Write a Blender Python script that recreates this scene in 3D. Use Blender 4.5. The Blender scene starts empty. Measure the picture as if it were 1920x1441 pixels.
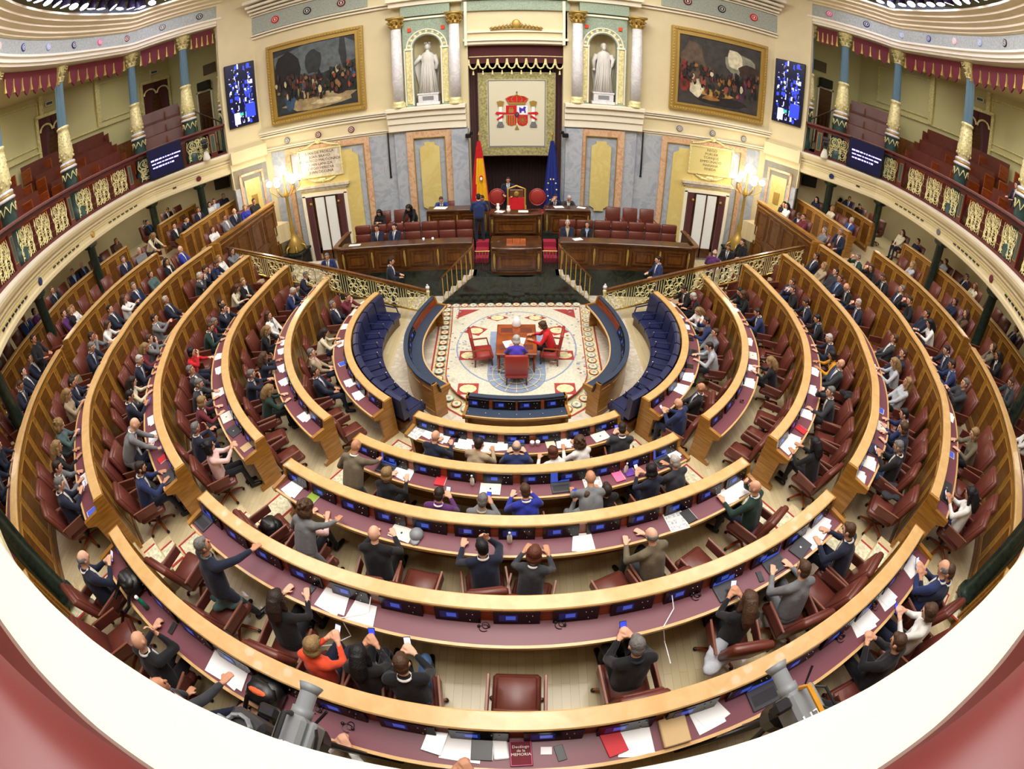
import bpy, math, random
from math import sin, cos, pi, radians as rad, hypot, atan2
from mathutils import Vector, Matrix
random.seed(7)
C = bpy.context.scene.collection
SC = bpy.context.scene
# ---------------------------------------------------------------- materials
def _nt(name):
    m = bpy.data.materials.new(name); m.use_nodes = True
    nt = m.node_tree; b = nt.nodes['Principled BSDF']
    return m, nt, b
def srgb(h):
    if isinstance(h, str):
        h = h.lstrip('#'); c = [int(h[i:i+2], 16)/255 for i in (0, 2, 4)]
    else: c = [v/255 for v in h]
    return tuple((v/12.92 if v <= .04045 else ((v+.055)/1.055)**2.4) for v in c)+(1,)
def mat(name, col, rough=.5, metal=0, spec=.5, bump=0, bscale=60, var=0, vscale=8, emit=None, estr=0, coat=0, sheen=0):
    m, nt, b = _nt(name); c = srgb(col)
    b.inputs['Base Color'].default_value = c; b.inputs['Roughness'].default_value = rough
    b.inputs['Metallic'].default_value = metal; b.inputs['Specular IOR Level'].default_value = spec
    if coat: b.inputs['Coat Weight'].default_value = coat
    if sheen: b.inputs['Sheen Weight'].default_value = sheen
    if emit is not None:
        b.inputs['Emission Color'].default_value = srgb(emit); b.inputs['Emission Strength'].default_value = estr
    if bump or var:
        tc = nt.nodes.new('ShaderNodeTexCoord'); n = nt.nodes.new('ShaderNodeTexNoise')
        nt.links.new(tc.outputs['Object'], n.inputs['Vector'])
        if var:
            n.inputs['Scale'].default_value = vscale; n.inputs['Detail'].default_value = 4
            r = nt.nodes.new('ShaderNodeValToRGB')
            r.color_ramp.elements[0].position = .3; r.color_ramp.elements[1].position = .7
            r.color_ramp.elements[0].color = tuple(v*(1-var) for v in c[:3])+(1,)
            r.color_ramp.elements[1].color = tuple(min(1, v*(1+var)) for v in c[:3])+(1,)
            nt.links.new(n.outputs['Fac'], r.inputs['Fac']); nt.links.new(r.outputs['Color'], b.inputs['Base Color'])
        if bump:
            n2 = nt.nodes.new('ShaderNodeTexNoise'); n2.inputs['Scale'].default_value = bscale
            nt.links.new(tc.outputs['Object'], n2.inputs['Vector'])
            bp = nt.nodes.new('ShaderNodeBump'); bp.inputs['Strength'].default_value = bump; bp.inputs['Distance'].default_value = .01
            nt.links.new(n2.outputs['Fac'], bp.inputs['Height']); nt.links.new(bp.outputs['Normal'], b.inputs['Normal'])
    return m
def wood(name, c1, c2, rough=.35, scale=3., stretch=(1, 12, 1), coat=.2):
    m, nt, b = _nt(name); b.inputs['Roughness'].default_value = rough; b.inputs['Coat Weight'].default_value = coat
    tc = nt.nodes.new('ShaderNodeTexCoord'); mp = nt.nodes.new('ShaderNodeMapping'); mp.inputs['Scale'].default_value = stretch
    n = nt.nodes.new('ShaderNodeTexNoise'); n.inputs['Scale'].default_value = scale; n.inputs['Detail'].default_value = 6; n.inputs['Distortion'].default_value = .6
    r = nt.nodes.new('ShaderNodeValToRGB'); r.color_ramp.elements[0].position = .35; r.color_ramp.elements[1].position = .68
    r.color_ramp.elements[0].color = srgb(c1); r.color_ramp.elements[1].color = srgb(c2)
    nt.links.new(tc.outputs['Object'], mp.inputs['Vector']); nt.links.new(mp.outputs['Vector'], n.inputs['Vector'])
    nt.links.new(n.outputs['Fac'], r.inputs['Fac']); nt.links.new(r.outputs['Color'], b.inputs['Base Color'])
    return m
def marble(name, base, vein, rough=.2, scale=1.6, pos=(.46, .54)):
    m, nt, b = _nt(name); b.inputs['Roughness'].default_value = rough
    tc = nt.nodes.new('ShaderNodeTexCoord'); n = nt.nodes.new('ShaderNodeTexNoise')
    n.inputs['Scale'].default_value = scale; n.inputs['Detail'].default_value = 9; n.inputs['Distortion'].default_value = 1.8
    r = nt.nodes.new('ShaderNodeValToRGB'); e = r.color_ramp.elements
    e[0].position = pos[0]-.12; e[0].color = srgb(base); e[1].position = .9; e[1].color = srgb(base)
    v = e.new((pos[0]+pos[1])/2); v.color = srgb(vein); w = e.new(pos[1]+.06); w.color = srgb(base)
    nt.links.new(tc.outputs['Object'], n.inputs['Vector']); nt.links.new(n.outputs['Fac'], r.inputs['Fac'])
    nt.links.new(r.outputs['Color'], b.inputs['Base Color'])
    return m
def planks(name, c1, c2, c3):
    m, nt, b = _nt(name); b.inputs['Roughness'].default_value = .32; b.inputs['Coat Weight'].default_value = .25
    tc = nt.nodes.new('ShaderNodeTexCoord'); br = nt.nodes.new('ShaderNodeTexBrick')
    br.inputs['Scale'].default_value = 2.2; br.inputs['Mortar Size'].default_value = .004; br.inputs['Brick Width'].default_value = 1.6; br.inputs['Row Height'].default_value = .22
    br.inputs['Color1'].default_value = srgb(c1); br.inputs['Color2'].default_value = srgb(c2); br.inputs['Mortar'].default_value = srgb(c3)
    mp = nt.nodes.new('ShaderNodeMapping'); mp.inputs['Rotation'].default_value = (0, 0, rad(90))
    nt.links.new(tc.outputs['Object'], mp.inputs['Vector']); nt.links.new(mp.outputs['Vector'], br.inputs['Vector'])
    nt.links.new(br.outputs['Color'], b.inputs['Base Color'])
    return m
M = {}
M['oak'] = wood('golden_oak', '#8a5a1c', '#b07c34', .3, 2.5, (1, 1, 9))
M['oak_light'] = wood('light_oak_rail', '#cfa468', '#dab37a', .3, 2.2, (3, 3, 1))
M['oak_dark'] = wood('brown_oak_panel', '#5a3510', '#7a4c1a', .35, 3, (1, 1, 8))
M['inlay'] = mat('gilt_inlay', '#c9a050', .35, .35)
M['redwood'] = wood('red_brown_wood', '#7a3410', '#a04c1c', .3, 3, (1, 1, 8))
M['walnut'] = wood('dark_walnut', '#3c200e', '#5e3718', .3, 2.5, (1, 1, 8), .4)
M['walnut_mid'] = wood('walnut', '#55300f', '#774a20', .3, 2.5, (8, 1, 1), .4)
M['arm_wood'] = mat('armrest_wood', '#84503c', .35)
M['floor'] = planks('pale_oak_floor', '#d8c8a0', '#ccba90', '#a8946a')
M['leather'] = mat('maroon_leather', '#68342a', .33, 0, .5, .15, 140, .12, 5)
M['leather_top'] = mat('desk_leather', '#75404a', .4, 0, .5, .06, 200)
M['leather_red'] = mat('red_leather', '#a03430', .4, 0, .5, .1, 120)
M['blue_leather'] = mat('navy_leather', '#20264e', .38, 0, .5, .12, 120)
M['blue_top'] = mat('navy_desk_leather', '#2c3a50', .4)
M['console'] = mat('black_console', '#0c0c12', .25)
M['screen'] = mat('blue_screen', '#161c44', .15, 0, .5, emit='#2c3c9c', estr=.12)
M['screen_hi'] = mat('lit_screen', '#3c50b0', .15, emit='#4c68e0', estr=.4)
M['steel'] = mat('steel', '#b8b8bc', .25, 1)
M['brass'] = mat('brass', '#d8b45c', .28, .85)
M['gold'] = mat('gilding', '#b8984e', .38, .45, bump=.3, bscale=40)
M['gold_pale'] = mat('pale_gilding', '#ecdfa4', .42, .2, bump=.4, bscale=30, var=.25, vscale=14)
M['cream'] = mat('cream_plaster', '#e2d4ac', .6, var=.03, vscale=2)
M['cream_light'] = mat('light_cream_paint', '#f2ead4', .5)
M['cream_deep'] = mat('ochre_plaster', '#d8c884', .6)
M['yellow_wall'] = mat('yellow_plaster', '#d6d09c', .6)
M['yellow_marble'] = marble('yellow_marble', '#e0ce86', '#dac478', .3, 1.2)
M['blue_marble'] = marble('blue_grey_marble', '#a4acb8', '#b8bec6', .2, 1.5)
M['rose_marble'] = marble('rose_marble', '#d0a07c', '#e0bc98', .25, 3)
M['pale_marble'] = marble('pale_marble', '#dcd4c4', '#c8bca8', .25, 2)
M['green_marble'] = marble('dark_green_marble', '#1a211d', '#29332d', .14, 2.2)
M['green_column'] = marble('green_black_marble', '#18261f', '#2a3a30', .3, 3)
M['white_marble'] = marble('white_marble', '#eceaea', '#d8d6dc', .3, 1.8)
M['statue'] = mat('statue_marble', '#dedad4', .45)
M['teal'] = mat('teal_blue_paint', '#5c7c8c', .5)
M['teal_dark'] = mat('dark_teal_paint', '#36524e', .4)
M['frieze'] = mat('pale_teal_frieze', '#a4aca0', .6, var=.2, vscale=16)
M['frieze_green'] = mat('green_relief_panel', '#98a894', .6, var=.22, vscale=22)
M['red_iron'] = mat('maroon_iron', '#5c1c1c', .4)
M['rail_red'] = mat('maroon_padded_velvet', '#6c1c1c', .42, sheen=.3)
M['curtain'] = mat('crimson_velvet', '#4c1016', .8, sheen=.4)
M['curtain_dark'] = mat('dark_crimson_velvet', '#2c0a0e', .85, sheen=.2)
M['valance'] = mat('red_valance', '#641420', .7)
M['tap'] = mat('cream_tapestry', '#dcd6bc', .8)
M['tap_border'] = mat('tapestry_border', '#a49c68', .8, var=.45, vscale=14)
M['white'] = mat('white_paper', '#fafafa', .6)
M['offwhite'] = mat('offwhite', '#e4e0d4', .6)
M['grey_paper'] = mat('printed_paper', '#c4c4c8', .6, var=.5, vscale=40)
M['black'] = mat('black_plastic', '#101012', .35)
M['darkgrey'] = mat('dark_grey_plastic', '#38383c', .4)
M['grey'] = mat('grey_plastic', '#84888c', .4)
M['silver'] = mat('silver_aluminium', '#c4c6ca', .3, .6)
M['red'] = mat('red_cloth', '#c4202c', .6)
M['pink'] = mat('pink_card', '#e86c9c', .6)
M['purple'] = mat('purple_card', '#6c3ca4', .6)
M['green'] = mat('green_card', '#8cac30', .6)
M['tan'] = mat('brown_paper', '#c8a878', .7)
M['teal_bottle'] = mat('green_bottle', '#1c7c64', .2)
M['orange'] = mat('orange_fabric', '#e06030', .7)
M['lamp'] = mat('lit_glass_globe', '#ffffff', .3, emit='#fff2d8', estr=8)
M['spot'] = mat('lit_spotlight_lens', '#ffffff', .3, emit='#e8e0ff', estr=20)
M['purple_metal'] = mat('dark_violet_metal', '#3c3454', .4, .3)
M['tv_dark'] = mat('dark_display', '#0c0e24', .2, emit='#10143c', estr=.6)
M['tv_white'] = mat('white_display', '#d8dcff', .2, emit='#b0b8f0', estr=.8)
M['tv_blue'] = mat('blue_display', '#2c3cb0', .2, emit='#3040c8', estr=1.2)
M['tv_green'] = mat('green_display', '#3ca088', .2, emit='#40c0a0', estr=1)
M['tv_text'] = mat('lit_violet_text', '#b0a8ff', .2, emit='#a8a0ff', estr=2.2)
M['glass_white'] = mat('frosted_glass', '#dcdcd8', .3, emit='#dcdcd8', estr=.15)
for n_, c_ in dict(black='#15151a', navy='#1a2036', navyblue='#22305e', royal='#27329a', blue='#2c4a8c', charcoal='#34363c', grey='#74767a', lightgrey='#b4b8c0',
    white='#e8e6e2', cream='#dcd2b4', beige='#a8967a', brown='#5c4430', khaki='#b4a888', teal='#4c6464', darkgreen='#1e3830', olive='#6e6450', purple='#5a2c66',
    maroon='#6c2430', red='#cc1c24', pink='#ecc4c0', rose='#e8689c', orange='#e8502c', mustard='#d09020', lightblue='#9cb0d0', denim='#40608c', violet='#4c3cb4').items():
    M['c_'+n_] = mat('cloth_'+n_, c_, .8, 0, .3, .5, 24, .1, 9, sheen=.15)
for n_, c_ in dict(bln='#8c7048', brn='#4a3220', dkb='#2a1e18', blk='#121014', gry='#6c6a68', wht='#b4b0aa', red='#5c3020').items():
    M['h_'+n_] = mat('hair_'+n_, c_, .55, 0, .4, .8, 60, .3, 30)
for i_, c_ in enumerate(('#d8a284', '#c48c6c', '#e2b094')): M['skin%d' % i_] = mat('skin_%d' % i_, c_, .5, 0, .4, .05, 80, .05, 14)
# ---------------------------------------------------------------- mesh building
class MB:
    def __init__(s): s.v = []; s.f = []; s.m = []; s.cm = 0
    def add(s, vs, fs):
        o = len(s.v); s.v += [tuple(v) for v in vs]
        for f in fs: s.f.append(tuple(i+o for i in f)); s.m.append(s.cm)
        return s
    def mi(s, i): s.cm = i; return s
    def box(s, c, d, rz=0, mtx=None, bev=0):
        x, y, z = (q/2 for q in d)
        if bev:
            b = min(bev, x*.95, y*.95, z*.95); vs = []; fs = []
            for sx in (-1, 1):
                for sy in (-1, 1):
                    for sz in (-1, 1):
                        vs += [(sx*(x-b), sy*(y-b), sz*z), (sx*(x-b), sy*y, sz*(z-b)), (sx*x, sy*(y-b), sz*(z-b))]
            def I(a, b_, c_, k): return ((a > 0)*4+(b_ > 0)*2+(c_ > 0))*3+k
            for t in (-1, 1):
                q = [I(-1, -1, t, 0), I(1, -1, t, 0), I(1, 1, t, 0), I(-1, 1, t, 0)]; fs.append(q if t > 0 else q[::-1])
                q = [I(-1, t, -1, 1), I(1, t, -1, 1), I(1, t, 1, 1), I(-1, t, 1, 1)]; fs.append(q if t < 0 else q[::-1])
                q = [I(t, -1, -1, 2), I(t, 1, -1, 2), I(t, 1, 1, 2), I(t, -1, 1, 2)]; fs.append(q if t > 0 else q[::-1])
            for a in (-1, 1):
                for b_ in (-1, 1):
                    q = [I(-1, a, b_, 0), I(1, a, b_, 0), I(1, a, b_, 1), I(-1, a, b_, 1)]; fs.append(q if a*b_ > 0 else q[::-1])
                    q = [I(a, -1, b_, 0), I(a, 1, b_, 0), I(a, 1, b_, 2), I(a, -1, b_, 2)]; fs.append(q[::-1] if a*b_ > 0 else q)
                    q = [I(a, b_, -1, 1), I(a, b_, 1, 1), I(a, b_, 1, 2), I(a, b_, -1, 2)]; fs.append(q if a*b_ > 0 else q[::-1])
                    for c_ in (-1, 1):
                        q = [I(a, b_, c_, 0), I(a, b_, c_, 1), I(a, b_, c_, 2)]; fs.append(q if a*b_*c_ > 0 else q[::-1])
        else:
            vs = [(sx*x, sy*y, sz*z) for sx in (-1, 1) for sy in (-1, 1) for sz in (-1, 1)]
            fs = [(0, 1, 3, 2), (4, 6, 7, 5), (0, 4, 5, 1), (2, 3, 7, 6), (0, 2, 6, 4), (1, 5, 7, 3)]
        if mtx is None: mtx = Matrix.Rotation(rz, 4, 'Z')
        mm = Matrix.Translation(c) @ mtx
        return s.add([mm @ Vector(v) for v in vs], fs)
    def tube(s, pts, r, n=8, caps=True, r1=None):
        pts = [Vector(p) for p in pts]; vs = []; fs = []; L = len(pts)
        up = Vector((0, 0, 1)); prev = None
        for i, p in enumerate(pts):
            t = (pts[min(i+1, L-1)]-pts[max(i-1, 0)])
            if t.length < 1e-9: t = Vector((0, 0, 1))
            t.normalize()
            if prev is None:
                a = t.cross(up) if abs(t.z) < .95 else t.cross(Vector((1, 0, 0)))
            else: a = prev - t*prev.dot(t)
            a.normalize(); prev = a; b = t.cross(a)
            rr = r[i] if isinstance(r, (list, tuple)) else (r if r1 is None else r+(r1-r)*i/(L-1))
            vs += [p+(a*cos(2*pi*k/n)+b*sin(2*pi*k/n))*rr for k in range(n)]
        for i in range(L-1):
            for k in range(n):
                k2 = (k+1) % n; fs.append((i*n+k, i*n+k2, (i+1)*n+k2, (i+1)*n+k))
        if caps: fs.append(tuple(range(n))[::-1]); fs.append(tuple((L-1)*n+k for k in range(n)))
        return s.add(vs, fs)
    def lathe(s, prof, c=(0, 0, 0), n=16, sc=(1, 1)):
        vs = []; fs = []
        for r, z in prof: vs += [(c[0]+r*cos(2*pi*k/n)*sc[0], c[1]+r*sin(2*pi*k/n)*sc[1], c[2]+z) for k in range(n)]
        for i in range(len(prof)-1):
            for k in range(n):
                k2 = (k+1) % n; fs.append((i*n+k, i*n+k2, (i+1)*n+k2, (i+1)*n+k))
        fs.append(tuple(range(n))[::-1]); fs.append(tuple((len(prof)-1)*n+k for k in range(n)))
        return s.add(vs, fs)
    def ball(s, c, r, n=10, m=7, mtx=None):
        if not isinstance(r, (tuple, list)): r = (r, r, r)
        vs = []; fs = []
        for i in range(1, m):
            a = pi*i/m
            for k in range(n):
                v = Vector((r[0]*sin(a)*cos(2*pi*k/n), r[1]*sin(a)*sin(2*pi*k/n), r[2]*cos(a))); vs.append(v)
        top = len(vs); vs += [Vector((0, 0, r[2])), Vector((0, 0, -r[2]))]
        for i in range(m-2):
            for k in range(n):
                k2 = (k+1) % n; fs.append((i*n+k, (i+1)*n+k, (i+1)*n+k2, i*n+k2))
        for k in range(n):
            k2 = (k+1) % n; fs.append((top, k, k2)); fs.append((top+1, (m-2)*n+k2, (m-2)*n+k))
        if mtx is not None: vs = [mtx @ v for v in vs]
        return s.add([v+Vector(c) for v in vs], fs)
    def prism(s, poly, d, mtx):     # polygon in local XY extruded 0..d along local Z
        n = len(poly); vs = [mtx @ Vector((x, y, 0)) for x, y in poly]+[mtx @ Vector((x, y, d)) for x, y in poly]
        fs = [tuple(range(n))[::-1], tuple(range(n, 2*n))]+[(i, (i+1) % n, (i+1) % n+n, i+n) for i in range(n)]
        return s.add(vs, fs)
    def sweep(s, P, closed=True):   # P: list of sections (equal-length point lists)
        n = len(P[0]); vs = [v for sec in P for v in sec]; fs = []
        for i in range(len(P)-1):
            for k in range(n if closed else n-1):
                k2 = (k+1) % n; fs.append((i*n+k, i*n+k2, (i+1)*n+k2, (i+1)*n+k))
        if closed: fs.append(tuple(range(n))[::-1]); fs.append(tuple((len(P)-1)*n+k for k in range(n)))
        return s.add(vs, fs)
    def mesh(s, name, mats, smooth=False):
        me = bpy.data.meshes.new(name); me.from_pydata(s.v, [], s.f)
        if not isinstance(mats, (list, tuple)): mats = [mats]
        for m in mats: me.materials.append(M[m] if isinstance(m, str) else m)
        if len(mats) > 1: me.polygons.foreach_set('material_index', s.m)
        if smooth: me.polygons.foreach_set('use_smooth', [True]*len(me.polygons))
        me.update(); fixn(me); return me
    def build(s, name, mats, parent=None, smooth=False, loc=None, rz=0):
        return link(name, s.mesh(name, mats, smooth), parent, loc, rz)
import bmesh
def fixn(me):
    b = bmesh.new(); b.from_mesh(me); bmesh.ops.recalc_face_normals(b, faces=b.faces); b.to_mesh(me); b.free()
def link(name, me, parent=None, loc=None, rz=0):
    o = bpy.data.objects.new(name, me); C.objects.link(o)
    if parent: o.parent = parent
    if loc is not None: o.location = loc
    if rz: o.rotation_euler = (0, 0, rz)
    return o
def tag(o, label=None, cat=None, group=None, kind=None):
    if label: o['label'] = label
    if cat: o['category'] = cat
    if group: o['group'] = group
    if kind: o['kind'] = kind
    return o
def thing(name, label, cat, loc=(0, 0, 0), rz=0, group=None):
    o = bpy.data.objects.new(name, None); o.empty_display_size = .1; C.objects.link(o)
    o.location = loc; o.rotation_euler = (0, 0, rz)
    return tag(o, label, cat, group)
def struct(name, mb, mats, smooth=False):
    o = mb.build(name, mats, None, smooth); o['kind'] = 'structure'; return o
def copy_tree(o, parent=None):
    c = o.copy(); C.objects.link(c); c.parent = parent
    for ch in list(o.children): copy_tree(ch, c)
    return c
def kill(o):
    for ch in list(o.children): kill(ch)
    bpy.data.objects.remove(o)
def recentre(o, c):     # move a mesh thing's origin to c, keeping it in place
    o.data.transform(Matrix.Translation(-Vector(c))); o.location = c; return o
ORD = ['', 'first', 'second', 'third', 'fourth', 'fifth', 'sixth', 'seventh', 'eighth', 'ninth', 'tenth', 'eleventh', 'twelfth', 'thirteenth', 'fourteenth', 'fifteenth', 'sixteenth', 'seventeenth', 'eighteenth', 'nineteenth', 'twentieth', 'twenty-first', 'twenty-second', 'twenty-third', 'twenty-fourth', 'twenty-fifth', 'twenty-sixth', 'twenty-seventh', 'twenty-eighth', 'twenty-ninth', 'thirtieth']
# ---------------------------------------------------------------- plan of the hemicycle (metres, centre of the arcs at the origin)
Z = [1, 1.49, 2.07, 2.68, 3.24, 3.53, 3.80]          # desk rail heights
F = [0, .47, 1.05, 1.66, 2.22, 2.51, 2.78]            # row floors
KN = {0: [(0, 4.38), (180, 4.38)], 1: [(0, 5.82), (95, 5.84), (109, 6.0), (180, 6)], 2: [(0, 7.28), (68, 7.26), (78, 7.2), (90, 7.1), (103, 7.2), (180, 7.2)],
3: [(0, 8.79), (45, 8.77), (51, 8.72), (66, 8.58), (84, 8.32), (99, 8.3), (180, 8.3)], 4: [(0, 10.19), (50, 10.19), (60, 10.0), (67, 9.85), (83, 9.68), (97, 9.52), (108, 9.87), (120, 10.9), (180, 11)],
5: [(0, 11.86), (54, 11.86), (66, 11.8), (80, 11.72), (94, 11.6), (101.5, 11.85), (108, 12.2), (120, 13.4), (180, 13.4)], 6: [(0, 13.85), (75, 13.85), (85, 14.1), (92, 14.1), (99, 14.1), (105, 14.3), (114, 15.0), (180, 15)]}
def R(k, ph):
    ph = abs(ph); a = KN[k]
    for (x0, y0), (x1, y1) in zip(a, a[1:]):
        if ph <= x1:
            t = (ph-x0)/(x1-x0); t = t*t*(3-2*t) if abs(y1-y0) < .5 else t
            return y0+(y1-y0)*t
    return a[-1][1]
def pol(k, ph, off, z=None):
    r = R(k, ph)+off; p = rad(ph)
    return Vector((r*sin(p), -r*cos(p), 0 if z is None else z))
def arange(a, b, step):
    n = max(1, int(math.ceil(abs(b-a)/step))); return [a+(b-a)*i/n for i in range(n+1)]
def ring_sweep(mb, k, p0, p1, prof, step=1.5):
    mb.sweep([[pol(k, ph, o, z) for o, z in prof] for ph in arange(p0, p1, step)])
    return mb

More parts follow.
